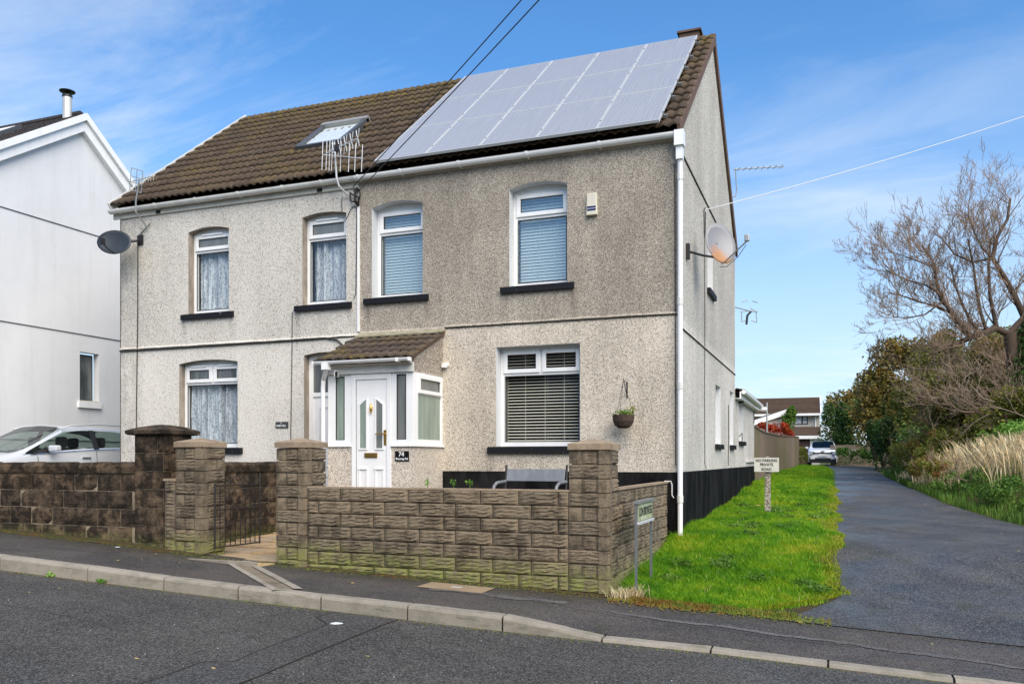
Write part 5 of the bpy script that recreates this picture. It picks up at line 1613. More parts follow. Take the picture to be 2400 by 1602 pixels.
# ---------------------------------------------------------------- cars
def car(name, origin, heading, paintm, prof, W, label, wheels, wr=.33, glassm='glass_car', interior=True, roof_rails=True):
    """prof: stations (y, z_hood_or_roof, z_belt, half width at belt, half width at top, cabin flag) from nose (y=0) backwards"""
    t = thing(name, origin, label, 'car')
    t.rotation_euler = (0, 0, heading)
    def B(mb, nm, mat, par=t, **k):
        o = mb.build(nm, mat, None, **k)
        o.parent = par
        if par is not t: o.location = Vector(o.location) - WLOC2[par]
        WLOC2[o] = Vector(WLOC[o])
        return o
    WLOC2 = {}
    body = MB(); glass_parts = []
    secs = []
    for (y, zt, zb, wb, wt, fl) in prof:
        wl = W/2
        k = min(1, y/.25+.55); ke = min(1, (prof[-1][0]-y)/.25+.7)
        wl2 = min(wl, wb+.05)
        pts = [(wl2*.93, .19), (wl2*.985, .30), (wl2, .55), (wl2*.99, max(.56, zb-.22)), (wb, zb)]
        if fl: pts += [(wb-.035, zb+.03), (wt+.035, zt-.085), (wt, zt-.03), (wt-.13, zt+.005), (0, zt+.035)]
        else: pts += [(wb-.03, zb+.01), (wb-.06, zb+.6*(zt-zb)), (wt, zt-.015), (wt*.6, zt), (0, zt+.012)]
        secs.append((y, pts, fl))
    n = len(secs[0][1])
    def V(i, k, sgn): y, p, _ = secs[i]; return (sgn*p[k][0], y, p[k][1])
    for i in range(len(secs)-1):
        fa, fb = secs[i][2], secs[i+1][2]
        for k in range(n-1):
            for sgn in (-1, 1):
                q = [V(i, k, sgn), V(i+1, k, sgn), V(i+1, k+1, sgn), V(i, k+1, sgn)]
                if sgn > 0: q = q[::-1]
                glassy = False
                if (fa or fb) and k == 5: glassy = 'side'
                if (fa != fb) and k in (7, 8): glassy = 'front' if fb else 'rear'
                if glassy: glass_parts.append((glassy, i, k, sgn, q))
                else: body.quad(*q)
    # nose and tail caps
    for i in (0, len(secs)-1):
        ring = [V(i, k, 1) for k in range(n)] + [V(i, k, -1) for k in range(n-1)][::-1]
        body.add(ring, [tuple(range(len(ring)))])
    b_ = B(body, 'body', paintm, smooth=False)
    b_.modifiers.new('weld', 'WELD').merge_threshold = .002
    sb = b_.modifiers.new('sub', 'SUBSURF'); sb.levels = 2; sb.render_levels = 2
    for p_ in b_.data.polygons: p_.use_smooth = True
    fw = MB(); [fw.quad(*g[4]) for g in glass_parts if g[0] == 'front']
    B(fw, 'windscreen', M[glassm])
    for sgn in (-1, 1):
        s_ = MB()
        for g in glass_parts:
            if g[0] == 'side' and g[3] == sgn: s_.quad(*g[4])
        B(s_, 'side_window', M[glassm])
    rw_ = MB(); [rw_.quad(*g[4]) for g in glass_parts if g[0] == 'rear']
    if rw_.v: B(rw_, 'rear_window', M[glassm])
    for (yy_, sgn) in [(y, s) for y in wheels for s in (-1, 1)]:
        x = sgn*(W/2-.085)
        m = MB(); m.lathe((x, yy_, wr), [(wr*.6, -.10), (wr*.95, -.105), (wr, -.07), (wr, .07), (wr*.95, .105), (wr*.6, .10)], 20, axis='x')
        wo_ = B(m, 'wheel', M['tyre'])
        m = MB(); m.lathe((x+sgn*.095, yy_, wr), [(wr*.62, -.01), (wr*.58, .012), (wr*.15, .018), (.0, .02)][::sgn], 14, axis='x')
        B(m, 'wheel_rim', M['silver'], wo_)
        m = MB(); m.lathe((sgn*(W/2-.012), yy_, wr+.01), [(wr*1.14, -.012), (wr*1.14, .012)], 22, axis='x')
        B(m, 'wheel_arch', M['car_black'])
    return t, B, secs, WLOC2
# silver estate on the drive (nose towards the street)
estate_prof = [(.0,.55,.50,.60,.40,0),(.10,.72,.62,.74,.55,0),(.45,.86,.76,.83,.62,0),(.9,.93,.86,.87,.68,0),(1.30,.985,.93,.885,.72,0),
    (2.30,1.475,1.02,.885,.60,1),(2.75,1.51,1.045,.885,.60,1),(3.4,1.505,1.065,.885,.60,1),(4.1,1.455,1.09,.86,.58,1),(4.45,1.02,.98,.80,.60,0),(4.56,.70,.62,.74,.5,0)]
ct, B, secs, WL2 = car('parked_car', (-12.20, -2.30, .215), 0, M['car_silver'], estate_prof, 1.82, 'silver estate car parked on the drive behind the old stone wall', (.88, 3.55))
def cadd(par, B_, mb, nm, mat, **k): return B_(mb, nm, mat, **k)
for sgn in (-1, 1):
    m = MB(); m.tube([(sgn*.635, 2.28, 1.44), (sgn*.64, 2.48, 1.505), (sgn*.64, 3.0, 1.55), (sgn*.64, 3.7, 1.545), (sgn*.62, 4.15, 1.49)], .017, 6); B(m, 'roof_rail', M['alu'])
    m = MB(); m.obox((sgn*1.02, 1.80, 1.065), (.10,0,0), (0,.065,0), (0,0,.055)); mo = B(m, 'door_mirror', M['car_silver'], bevel=.03)
    m = MB(); m.obox((sgn*.93, 1.80, 1.02), (.06,0,0), (0,.03,0), (0,0,.015)); B(m, 'mirror_stem', M['car_black'])
    m = MB(); m.obox((sgn*.905, 2.60, .895), (.015,0,0), (0,.10,0), (0,0,.016)); B(m, 'door_handle', M['chrome'], bevel=.008)
    m = MB(); m.obox((sgn*.905, 3.55, .915), (.015,0,0), (0,.10,0), (0,0,.016)); B(m, 'door_handle', M['chrome'], bevel=.008)
    m = MB(); m.tube([(sgn*.888, 1.55, .962), (sgn*.893, 2.30, 1.018), (sgn*.893, 2.75, 1.045), (sgn*.893, 3.4, 1.068), (sgn*.87, 4.05, 1.09)], .009, 4); B(m, 'window_trim', M['chrome'])
    m = MB(); m.prism([(sgn*.872, 2.80, 1.06), (sgn*.872, 2.92, 1.06), (sgn*.64, 2.98, 1.43), (sgn*.64, 2.88, 1.43)], (sgn*.012,0,0)); B(m, 'door_pillar', M['car_black'])
    m = MB(); m.prism([(sgn*.884, 1.40, .945), (sgn*.884, 1.78, .985), (sgn*.84, 1.78, 1.10)], (sgn*.008,0,0)); B(m, 'mirror_panel', M['car_black'])
    m = MB(); m.obox((sgn*.70, .28, .70), (.12,.02,0), (-.02*sgn,.16,.02), (0,0,.045)); B(m, 'headlight', M['lamp_glass'], bevel=.02)
    m = MB(); m.tube([(sgn*.915, 1.60, .35), (sgn*.918, 1.58, .62), (sgn*.90, 1.55, .93)], .005, 4); B(m, 'door_seam', M['car_black'])
    m = MB(); m.tube([(sgn*.915, 2.86, .35), (sgn*.918, 2.86, .62), (sgn*.893, 2.84, 1.03)], .005, 4); B(m, 'door_seam', M['car_black'])
    for yy_ in (2.35, 3.25):
        m = MB(); m.obox((sgn*.36, yy_+.12, .80), (.23,0,0), (0,.06,.0), (0,-.03,.30)); m.obox((sgn*.36, yy_+.16, 1.20), (.13,0,0), (0,.045,0), (0,0,.10)); B(m, 'car_seat', M['seat'], bevel=.04)
m = MB(); m.box(-.70, .70, 1.35, 1.75, .80, .955); B(m, 'dashboard', M['seat'])
m = MB(); m.box(-.80, .80, 1.4, 4.3, .3, .62); B(m, 'cabin_floor', M['seat'])
m = MB(); pts = [(.36+.18*math.cos(t), 1.86+.05*math.sin(t), .98+.17*math.sin(t)) for t in rng(0, 2*math.pi, 18)]; m.tube(pts, .014, 6); B(m, 'steering_wheel', M['seat'])
m = MB(); m.box(-.35, .35, .0, .06, .30, .52); B(m, 'grille', M['car_black'])
m = MB(); m.tube([(.47, 1.33, .99), (.2, 1.40, 1.02), (-.1, 1.48, 1.045)], .008, 4); B(m, 'wiper', M['car_black'])

# white SUV far down the lane, nose to the camera
suv_prof = [(.0,.80,.70,.70,.55,0),(.08,1.0,.86,.86,.66,0),(.5,1.10,1.0,.91,.72,0),(1.0,1.16,1.08,.92,.74,0),(1.15,1.18,1.10,.92,.74,0),
    (1.95,1.64,1.16,.92,.66,1),(2.6,1.69,1.18,.92,.66,1),(3.5,1.67,1.2,.92,.65,1),(4.2,1.55,1.2,.90,.62,1),(4.4,1.1,1.0,.88,.6,0),(4.5,.75,.68,.82,.55,0)]
SC = (1.42, 47.2, hg(1.42, 47.2)+.01)
st_, B, secs, WL2 = car('parked_car', SC, 0, M['car_white'], suv_prof, 1.90, 'white car parked facing us at the far end of the lane', (.85, 3.55), wr=.36)
B(MB().box(-.62, .62, -.035, .03, .80, .86), 'upper_grille', M['car_black'])
B(MB().box(-.88, -.50, -.03, .10, .88, .91).box(.50, .88, -.03, .10, .88, .91), 'daytime_light_strip', M['chrome'])
B(MB().box(-.26, .26, -.045, -.02, .60, .71), 'number_plate', M['letter_white'])
B(MB().box(-.84, .84, -.09, .03, .18, .50), 'lower_bumper', M['car_black'])
B(MB().box(-.76, -.48, -.12, -.09, .42, .50), 'fog_lamp', M['alu']); B(MB().box(.48, .76, -.12, -.09, .42, .50), 'fog_lamp', M['alu'])
for sgn in (-1, 1):
    B(MB().obox((sgn*.76, .02, .80), (.15,.0,0), (0,.06,0), (0,0,.045)), 'headlight', M['lamp_glass'])
    B(MB().obox((sgn*1.03, 1.55, 1.20), (.10,0,0), (0,.07,0), (0,0,.07)), 'door_mirror', M['car_white'])
    B(MB().tube([(sgn*.66, 1.98, 1.66), (sgn*.66, 2.3, 1.74), (sgn*.66, 3.6, 1.72), (sgn*.64, 4.1, 1.60)], .018, 5), 'roof_rail', M['car_black'])
    B(MB().obox((sgn*.36, 2.45, 1.15), (.2,0,0), (0,.08,0), (0,0,.28)), 'car_seat', M['seat'])
B(MB().obox((0, -.01, .93), (.11,0,0), (0,.02,0), (0,0,.03)), 'badge', M['brass'])
B(MB().box(-.75, .75, 1.2, 1.6, .7, 1.09), 'dashboard', M['seat'])
B(MB().box(-.70, .70, 3.3, 3.5, .6, 1.55), 'rear_seat', M['seat'])

# ---------------------------------------------------------------- dishes, aerials, cables
def dish(name, c, aim, rx_, ry_, depth, mat, label, n=24, rings=5, roll=0):
    t = thing(name, c, label, 'satellite dish')
    aim = Vector(aim).normalized()
    q = aim.to_track_quat('Z', 'Y')
    vs = []; fs = []
    for layer in (0, 1):
        off = -.012 if layer else 0
        for i in range(rings+1):
            r_ = i/rings
            for k in range(n):
                a = 2*math.pi*k/n
                vs.append((rx_*r_*math.cos(a), ry_*r_*math.sin(a), depth*(r_*r_-1)+off))
    N_ = (rings+1)*n
    for i in range(rings):
        for k in range(n):
            a, b_, c_, d = i*n+k, i*n+(k+1)%n, (i+1)*n+(k+1)%n, (i+1)*n+k
            fs += [(a, b_, c_, d), (N_+d, N_+c_, N_+b_, N_+a)]
    for k in range(n): fs.append((rings*n+k, rings*n+(k+1)%n, N_+rings*n+(k+1)%n, N_+rings*n+k))
    me = bpy.data.meshes.new('reflector'); me.from_pydata(vs, [], fs); me.materials.append(mat)
    me.polygons.foreach_set('use_smooth', [True]*len(me.polygons)); me.update()
    o = inst('reflector', me, c, t); o.rotation_euler = (q @ Matrix.Rotation(roll, 3, 'Z').to_quaternion()).to_euler()
    return t, q
# right dish: seen from its front left, bowl faces the lane and away
DC = (.42, 1.34, 4.38)
td, q = dish('satellite_dish', DC, (.66, -.66, .22), .275, .335, .07, M['dish_rust'], 'grey satellite dish with orange rust stains fixed to the gable wall beside the lane')
MB().box(.0, .05, .62, .72, 4.02, 4.24).build('wall_plate', M['black'], td)
MB().tube([(.03, .67, 4.13), (.20, .95, 4.12), (.34, 1.36, 4.17), (.37, 1.42, 4.28)], .018, 8).build('mounting_arm', M['black'], td)
LN = Vector((.83, .92, 4.26)); LB = Vector((.50, 1.25, 4.08))
MB().tube([(.43, 1.30, 4.05), LB, LN], .011, 6).build('feed_arm', M['galv'], td)
MB().obox(LN + Vector((.01, -.01, .05)), (.035,0,0), (0,.03,0), (0,0,.05)).build('lnb', M['galv'], td, bevel=.01)
MB().tube([(.40, 1.35, 4.02), (.52, 1.2, 3.98), (.70, 1.05, 4.08), (.83, .93, 4.22)], .005, 5).build('dish_cable', M['cable'], td)
# left dish, dark mesh
DL = (-9.86, -.42, 4.92)
tl, q = dish('satellite_dish', DL, (.22, -.90, .30), .335, .235, .055, M['dish_dark'], 'dark oval satellite dish on the far left corner of the paler house', roll=R(-14))
MB().tube([(-9.66, -.0, 5.02), (-9.66, -.10, 5.00), (-9.80, -.30, 4.93)], .022, 8).build('mounting_arm', M['black'], tl)
MB().box(-9.72, -9.60, -.03, -.0, 4.95, 5.12).build('wall_plate', M['black'], tl)
MB().tube([(-9.80, -.44, 4.70), (-9.80, -.60, 4.74), (-9.78, -.72, 4.80)], .012, 6).build('feed_arm', M['black'], tl)
MB().obox((-9.78, -.74, 4.84), (.03,0,0), (0,.03,0), (0,0,.055)).build('lnb', M['black'], tl)

# left small aerial on the gutter
ta = thing('tv_aerial', (-9.52, -.10, 5.25), 'slim television aerial with rectangular reflector on the left end of the gutter', 'aerial')
MB().tube([(-9.45, -.06, 5.22), (-9.49, -.29, 5.45), (-9.47, -.31, 5.62), (-9.38, -.32, 5.98)], .014, 6).build('mast', M['galv'], ta)
bx0, bx1 = Vector((-9.44, -.34, 5.98)), Vector((-8.78, -.60, 5.90)); bd = (bx1-bx0).normalized()
MB().tube([bx0-bd*.12, bx1], .009, 6).build('boom', M['cream'], ta)
m = MB(); upv = Vector((.10, .0, 1)).normalized(); sd_ = bd.cross(upv).normalized()
c0 = bx0 + bd*.02
for s1 in (-1, 0, 1): m.tube([c0+sd_*.10*s1-upv*.19, c0+sd_*.10*s1+upv*.19], .007, 5)
for u in (-.19, -.05, .05, .19): m.tube([c0+upv*u-sd_*.10, c0+upv*u+sd_*.10], .007, 5)
m.build('reflector', M['galv'], ta)
for k in range(6):
    c_ = bx0 + bd*(.20+.10*k); m = MB(); m.tube([c_-upv*.075, c_+upv*.075], .005, 5); m.build('element', M['cream'], ta)
# big cluster of aerials above the party wall
tb = thing('tv_aerial', (-5.46, -.10, 5.2), 'cluster of two television aerials with X shaped elements above the gutter between the houses', 'aerial')
MB().tube([(-5.30, -.05, 5.34), (-5.36, -.22, 5.44), (-5.38, -.26, 5.55), (-5.40, -.30, 6.12)], .016, 6).build('mast', M['alu'], tb)
mast = Vector((-5.47, -.32, 6.08))
b0, b1 = Vector((-5.52, -.36, 5.93)), Vector((-4.80, -.62, 5.98))
MB().tube([b0, b1], .010, 6).build('boom', M['alu'], tb)
bd = (b1-b0).normalized()
for k in range(5):
    c_ = b0 + bd*(.20+.15*k); m = MB()
    for sg in (-1, 1):
        for v in (-1, 1):
            m.tube([c_, c_+Vector((.03*sg, -.02*sg, .06*v)), c_+Vector((.045*sg+.0, -.03*sg, .135*v))], .006, 5)
    m.build('x_element', M['alu'], tb)
b2, b3 = Vector((-5.62, -.30, 5.95)), Vector((-4.85, -.34, 5.78)); bd2 = (b3-b2).normalized()
MB().tube([b2, b3], .008, 6).build('boom', M['alu'], tb)
for k, (u, h) in enumerate([(.0,.24),(.08,.24),(.14,.25),(.19,.24),(.36,.24),(.52,.23),(.64,.22),(.77,.21)]):
    c_ = b2 + bd2*u; m = MB(); m.tube([c_+Vector((.01,0,h)), c_-Vector((.01,0,h))], .0065, 5); m.build('element', M['alu'], tb)
MB().obox(b0+bd*.30, (.04,0,0), (0,.03,0), (0,0,.05)).build('junction_box', M['black'], tb)
# gable aerial at the rear verge
tg = thing('tv_aerial', (.03, 6.45, 6.2), 'thin television aerial pointing right from the rear edge of the gable roof', 'aerial')
g0 = Vector((-.02, 6.72, 6.70)); 
MB().tube([g0, (.06, 6.76, 6.72), (.09, 6.78, 6.82), (.06, 6.78, 7.32)], .012, 6).build('mast', M['galv'], tg)
g1, g2 = Vector((.02, 6.76, 7.30)), Vector((1.04, 7.14, 7.36)); gd_ = (g2-g1).normalized()
MB().tube([g1, g2], .010, 6).build('boom', M['galv'], tg)
for k in range(8):
    c_ = g1 + gd_*(.12+.13*k); m = MB(); m.tube([c_+Vector((-.05, .14, .01)), c_-Vector((-.05, .14, .01))], .007, 5); m.build('element', M['galv'], tg)
# lower rear aerial
tr = thing('tv_aerial', (.03, 7.25, 4.3), 'small black log aerial bracketed to the rear corner of the gable wall', 'aerial')
MB().tube([(-.02, 7.26, 4.44), (.28, 7.50, 4.37), (.45, 7.62, 4.36)], .012, 6).build('bracket_arm', M['galv'], tr)
for (a, b_) in (((.12,7.5,4.58),(.24,7.55,4.61)), ((.34,7.6,4.60),(.45,7.66,4.57)), ((.10,7.5,4.36),(.30,7.6,4.40)), ((.30,7.6,4.44),(.44,7.66,4.36)), ((.12,7.5,4.14),(.12,7.5,4.36)), ((.12,7.5,4.14),(.22,7.55,4.17)), ((.32,7.6,4.17),(.43,7.65,4.13)), ((.43,7.65,4.13),(.43,7.65,4.25)), ((.42,7.66,4.25),(.42,7.66,4.40))):
    MB().tube([a, b_], .010, 5).build('element', M['galv'], tr)
MB().tube([(.32, 7.6, 4.38), (.24, 7.55, 4.28), (.22, 7.55, 4.08)], .025, 6).build('feed_body', M['black'], tr)

def wire(name, pts, r_, mat, label, cat='cable', sag=0.0, n=16, group=None):
    P_ = [Vector(p) for p in pts]
    if len(P_) == 2 and n:
        a, b_ = P_; P_ = [a.lerp(b_, t) - Vector((0,0,sag*4*t*(1-t))) for t in rng(0, 1, n)]
    o = MB().tube(P_, r_, 5).build(name, mat)
    return tag(o, label, cat, group)
BR = Vector((XP-.02, -.16, 5.36))
wire('overhead_wire', [BR+Vector((0,0,.06)), (6.6, -8.42, 8.28)], .0075, M['cable'], 'left of the two dark overhead wires running up from the bracket between the houses', sag=.12)
wire('overhead_wire', [BR+Vector((.06,0,-.05)), (6.9, -8.30, 8.25)], .0075, M['cable'], 'right of the two dark overhead wires crossing the solar panels', sag=.10)
ib = thing('wire_bracket', (XP-.02, -.05, 5.1), 'black insulator bracket under the gutter where the overhead wires meet the wall', 'bracket')
MB().tube([(XP-.02, -.01, 5.42), (XP-.02, -.09, 5.40), (XP-.02, -.09, 5.22), (XP, -.02, 5.16)], .026, 8).build('insulator', M['black'], ib)
MB().tube([(XP-.14, -.05, 5.38), (XP-.06, -.13, 5.32), (XP+.04, -.10, 5.28), (XP+.02, -.05, 5.18)], .014, 6).build('clamp', M['black'], ib)
MB().tube([(XP-.16, -.02, 5.37), (XP-.10, -.10, 5.22), (XP+.03, -.06, 5.20)], .010, 6).build('loop', M['black'], ib)
MB().tube([(XP+.02, -.03, 5.42), (XP+.06, -.07, 5.32), (XP+.0, -.04, 5.15)], .010, 6).build('loop', M['black'], ib)
wire('wall_cable', [(-5.40,-.05,5.33), (-5.44,-.03,5.26), (-5.43,-.012,5.05), (-5.39,-.012,4.93), (-5.33,-.012,5.02), (-5.28,-.012,5.12), (-5.21,-.012,5.17), (-5.165,-.012,5.14), (-5.17,-.012,4.3), (-5.18,-.012,3.75), (-5.22, -.012, 3.68)], .006, M['cable'], 'thin grey cable looping from the gutter past the upper right window of the paler house')
wire('wall_cable', [(-9.42,-.03,5.3), (-9.72,-.012,5.1), (-9.725,-.012,3.6), (-9.75,-.012,2.2), (-9.76,-.012,.3)], .009, M['cable'], 'dark cable running the full height of the left corner of the paler house')
wire('wall_cable', [(-6.40,-.012,3.53), (-6.41,-.012,2.6), (-6.43,-.012,1.6), (-6.44,-.012,.2)], .007, M['cable'], 'thin dark cable hanging from the sill down past the name plaque')
wire('string_cable', [(-10.14,-.024,3.05), (-8,-.024,3.052), (-6.1,-.024,3.06), (-5.75,-.024,3.065), (-5.52,-.024,3.02), (-5.38,-.03,2.90), (-5.30,-.05,2.80)], .014, M['cable'], 'thick black cable along the string line curving down to the porch roof')
wire('wall_cable', [(.012, 2.55, 5.30), (.012, 2.42, 5.22), (.012, 2.46, 4.85), (.012, 2.50, 4.80), (.012, 2.56, 4.9), (.012, 2.60, 5.24)], .008, M['cable'], 'dark looped cable high on the gable wall above the satellite dish')
wire('wall_cable', [(.012, 2.50, 4.80), (.012, 2.52, 3.5), (.012, 2.50, 2.0), (.012, 2.52, 1.0), (.012, 2.70, .93)], .006, M['cable'], 'thin cable dropping the length of the gable wall below the looped cable')
wire('overhead_line', [(.02, 2.6, 5.28), (5.6, 6.8, 7.70)], .0075, M['wire_pale'], 'pale overhead line rising to the right from the gable wall across the sky', sag=.06)
wire('wall_cable', [(.012, 5.95, 2.2), (.014, 5.95, 1.5), (.012, 5.9, .95)], .008, M['cable'], 'short dark pipe low on the gable wall near the extension')

# ---------------------------------------------------------------- signs
sp = thing('private_road_sign', (.90, 4.19, hg(.9, 4.19)), 'small pale board reading no parking private road on a lichened post', 'sign')
zb0 = hg(.9, 4.19)
MB().box(.855, .955, 4.16, 4.24, zb0-.2, zb0+.86).build('post', M['post'], sp)
SPZ = .855
bdm = MB().box(.675, 1.105, 4.12, 4.155, SPZ, SPZ+.255).build('board', M['sign_board'], sp)
sp_rot = R(0)
for i, (tx, z_) in enumerate((('NO PARKING', .215), ('PRIVATE', .14), ('ROAD', .055))):
    text_mesh(tx, .072, M['ink'], 'lettering', bdm, (.89, 4.117, SPZ+z_-.012), (R(90), 0, 0), sx=.86, bold=.0015)
MB().box(.88, .93, 4.155, 4.165, SPZ+.26, SPZ+.28).build('post_top', M['post'], sp)
NX = .125
sn = thing('street_nameplate', (NX, -2.9, -.2), 'low street nameplate reading Lon Brynteg on two galvanised posts before the side wall', 'street sign')
y0_, y1_ = -3.22, -2.46
for y in (y0_, y1_):
    MB().box(NX-.02, NX+.0, y-.022, y+.022, -.45, .635).build('leg', M['galv_dark'], sn)
MB().box(NX-.03, NX+.03, y0_-.03, y1_+.03, .62, .65).build('top_rail', M['galv'], sn)
MB().box(NX-.02, NX+.028, y0_, y1_, .405, .43).build('bottom_rail', M['alu'], sn)
npz = MB().box(NX+.001, NX+.010, y0_+.03, y1_-.03, .44, .612).build('nameplate', M['street_plate'], sn)
text_mesh('LON BRYNTEG', .125, M['ink'], 'lettering', npz, (NX+.012, (y0_+y1_)/2, .527), (R(90), 0, R(90)), sx=.78, bold=.002)

# ---------------------------------------------------------------- litter
def flat(name, c, s_, ang_, mat, label, cat, zf, group=None, n=7, th=.004):
    r_ = random.Random(int((c[0]*31+c[1]*17)*10)); z = zf(*c)
    pts = [(c[0]+s_*r_.uniform(.6,1)*math.cos(2*math.pi*k/n+ang_), c[1]+s_*.6*r_.uniform(.6,1)*math.sin(2*math.pi*k/n+ang_), z+.003+r_.uniform(0,.004)) for k in range(n)]
    o = MB().prism(pts, (0,0,th)).build(name, mat)
    return tag(o, label, cat, group)
flat('paper_scrap', (-2.08, -5.40), .085, .3, M['litter'], 'crumpled white paper scrap on the road beside the trench repair', 'litter', lambda x, y: road_z(x,y)+.004)
flat('paper_scrap', (-6.45, -3.62), .06, .3, M['litter'], 'small white scrap on the pavement at the foot of the old pillar', 'litter', pz)
flat('paper_scrap', (2.9, 20.0), .16, .3, M['litter'], 'white scrap lying on the far part of the lane', 'litter', lambda x,y: lane_z(x,y)+.02)
flat('leaf', (.65, 5.2), .07, .5, M['yellow'], 'pale yellow leaf lying in the grass beside the black plinth', 'leaf', lambda x,y: hg(x,y)+.09, n=6)
fr_ = random.Random(12)
for k in range(34):
    if k < 12: x, y, zf_ = fr_.uniform(-6, 4), fr_.uniform(-8.5, -5.1), road_z
    elif k < 20: x, y, zf_ = fr_.uniform(-6, 3), fr_.uniform(-4.7, -3.5), pz
    else: x, y, zf_ = fr_.uniform(2.3, 5.0), fr_.uniform(-3.3, 14), (lambda a, b_: lane_z(a, b_)+.018)
    flat('fallen_leaf', (x, y), fr_.uniform(.012, .03), fr_.uniform(0,3), M['leaf_litter'], 'small fallen leaf lying on the tarmac', 'leaf', zf_, 'fallen leaves scattered on the tarmac', n=5, th=.003)
# ---------------------------------------------------------------- houses across the road (behind the camera, seen as reflections)
def opposite(x0, wd, lab, wallm):
    yb_ = -22.5; z0 = zr(x0) + .1
    t = thing('opposite_house', (x0+wd/2, yb_-4, z0), lab, 'house')
    MB().box(x0, x0+wd, yb_-8, yb_, z0-.3, z0+5.1).build('wall', wallm, t)
    m = MB(); m.prism([(x0-.1, yb_+.35, z0+5.0), (x0-.1, yb_-4, z0+7.6), (x0-.1, yb_-8.3, z0+5.0)], (wd+.2, 0, 0)); m.build('roof', M['tile_far'], t)
    for xx in (x0+1.0, x0+wd-2.6):
        for zz_ in (z0+.8, z0+3.2):
            f = MB().box(xx, xx+1.6, yb_-.05, yb_+.03, zz_, zz_+1.3).build('window', M['white'], t)
            for k in (0, 1):
                MB().box(xx+.08+.76*k, xx+.76+.76*k, yb_+.031, yb_+.04, zz_+.08, zz_+1.22).build('pane', M['frost_grey'], f)
    MB().box(x0+wd/2-.45, x0+wd/2+.45, yb_-.05, yb_+.04, z0, z0+2.1).build('door', M['brown_frame'], t)
    MB().box(x0+.5, x0+1.3, yb_-4.4, yb_-3.6, z0+7, z0+8.4).build('chimney', M['old_stone'], t)
opposite(-27, 8.5, 'far left cream house across the road, mirrored in the windows', M['far_render'])
opposite(-15.5, 8.5, 'brown stone fronted house across the road, mirrored in the windows', M['old_stone'])
opposite(-4, 9.5, 'cream house directly across the road, mirrored in the ground floor windows', M['far_render'])
opposite(8.5, 8.5, 'stone fronted house at the far right across the road, mirrored in the glass', M['old_stone'])
# ---------------------------------------------------------------- fence beyond the extension
fe = thing('board_fence', (.1, 20, .3), 'tall weathered close board fence running along the grass behind the extension', 'fence')
fpts = [(-.05, 12.30), (-.10, 16.5), (.05, 24.0), (.20, 33.0), (.10, 41.5)]
ftop = [(12.3, 2.00), (16.5, 1.96), (24, 2.02), (33, 2.24), (41.5, 2.42)]
def fx(y): return float(np.interp(y, [p[1] for p in fpts], [p[0] for p in fpts]))
bm_ = MB().box(-.006, .006, 0, .118, 0, 1.0); me_b = bpy.data.meshes.new('board'); me_b.from_pydata(bm_.v, [], bm_.f); me_b.materials.append(M['fence']); me_b.update()
y = 12.3; k = 0; fr2 = random.Random(2)
while y < 41.5:
    z0 = hg(fx(y), y)-.1; zt = lerp_tab(y, ftop)
    x = fx(y)
    ang_ = math.atan2(-(fx(y+.3)-fx(y)), .3)
    o = inst('board', me_b, (x + .004*(k%2), y, z0), fe, rot=(fr2.uniform(-.004,.004), 0, ang_), scale=(1, 1, zt-z0+fr2.uniform(-.008,.008)))
    y += .122; k += 1
cp = MB()
yy_ = rng(12.3, 41.5, 40)
for a, b_ in zip(yy_[:-1], yy_[1:]):
    cp.obox(((fx(a)+fx(b_))/2, (a+b_)/2, (lerp_tab(a, ftop)+lerp_tab(b_, ftop))/2+.012), (.035,0,0), ((fx(b_)-fx(a))/2, (b_-a)/2, (lerp_tab(b_, ftop)-lerp_tab(a, ftop))/2), (0,0,.015))
cp.build('capping_rail', M['fence'], fe)
MB().box(-.15, -.05, 12.24, 12.34, .2, 2.02).build('fence_post', M['fence'], fe)
MB().box(.05, .15, 41.4, 41.5, .4, 2.44).build('fence_post', M['fence'], fe)

# ---------------------------------------------------------------- far brown roofed house
fh = thing('detached_house', (-1.5, 63, .75), 'distant pebbledash house with brown tiled roof and dark window at the end of the lane', 'house')
rotz = R(1.5)
FO = Vector((1.06, 60.6, 0))    # near right corner of the house
ux = Vector((-math.cos(rotz), -math.sin(rotz), 0)); uy = Vector((-math.sin(rotz), math.cos(rotz), 0))
def hp(u, v, z): return FO + ux*u + uy*v + Vector((0,0,z))
def hbox(mb, u0, u1, v0, v1, z0, z1):
    vs = [hp(u, v, z) for z in (z0, z1) for v in (v0, v1) for u in (u0, u1)]
    return mb.add(vs, [(0,2,3,1), (4,5,7,6), (0,1,5,4), (1,3,7,5), (3,2,6,7), (2,0,4,6)])
hbox(MB(), 0, 9, 0, 8, .5, 4.75).build('wall', M['far_render'], fh)
m = MB(); m.prism([hp(0, -.45, 4.72), hp(0, 3.9, 6.35), hp(0, 8.3, 4.72)], ux*9.2); rr = m.build('roof', M['tile_far'], fh)
for k in range(20):
    t0, t1 = k/20, (k+1)/20
    m = MB(); a = hp(-.12, -.45+4.35*t0, 4.76+1.63*t0); b_ = hp(-.12, -.45+4.35*t1, 4.76+1.63*t1)
    m.add([a+Vector((0,0,.07)), a+ux*9.3+Vector((0,0,.07)), b_+ux*9.3, b_, a, a+ux*9.3], [(0,1,2,3), (4,5,1,0)]); m.build('tile_course', M['tile_far'], rr)
m = MB(); hbox(m, -.2, -.08, -.5, .0, 4.7, 4.8); m.prism([hp(-.16, -.5, 4.62), hp(-.16, 3.9, 6.28), hp(-.16, 3.9, 6.50), hp(-.16, -.5, 4.84)], ux*.12); m.build('bargeboard', M['white'], fh)
hbox(MB(), -.15, 9, -.62, -.45, 4.62, 4.80).build('gutter', M['white'], fh)
w_ = hbox(MB(), .90, 2.75, -.03, .02, 3.93, 4.62).build('window', M['brown_frame'], fh)
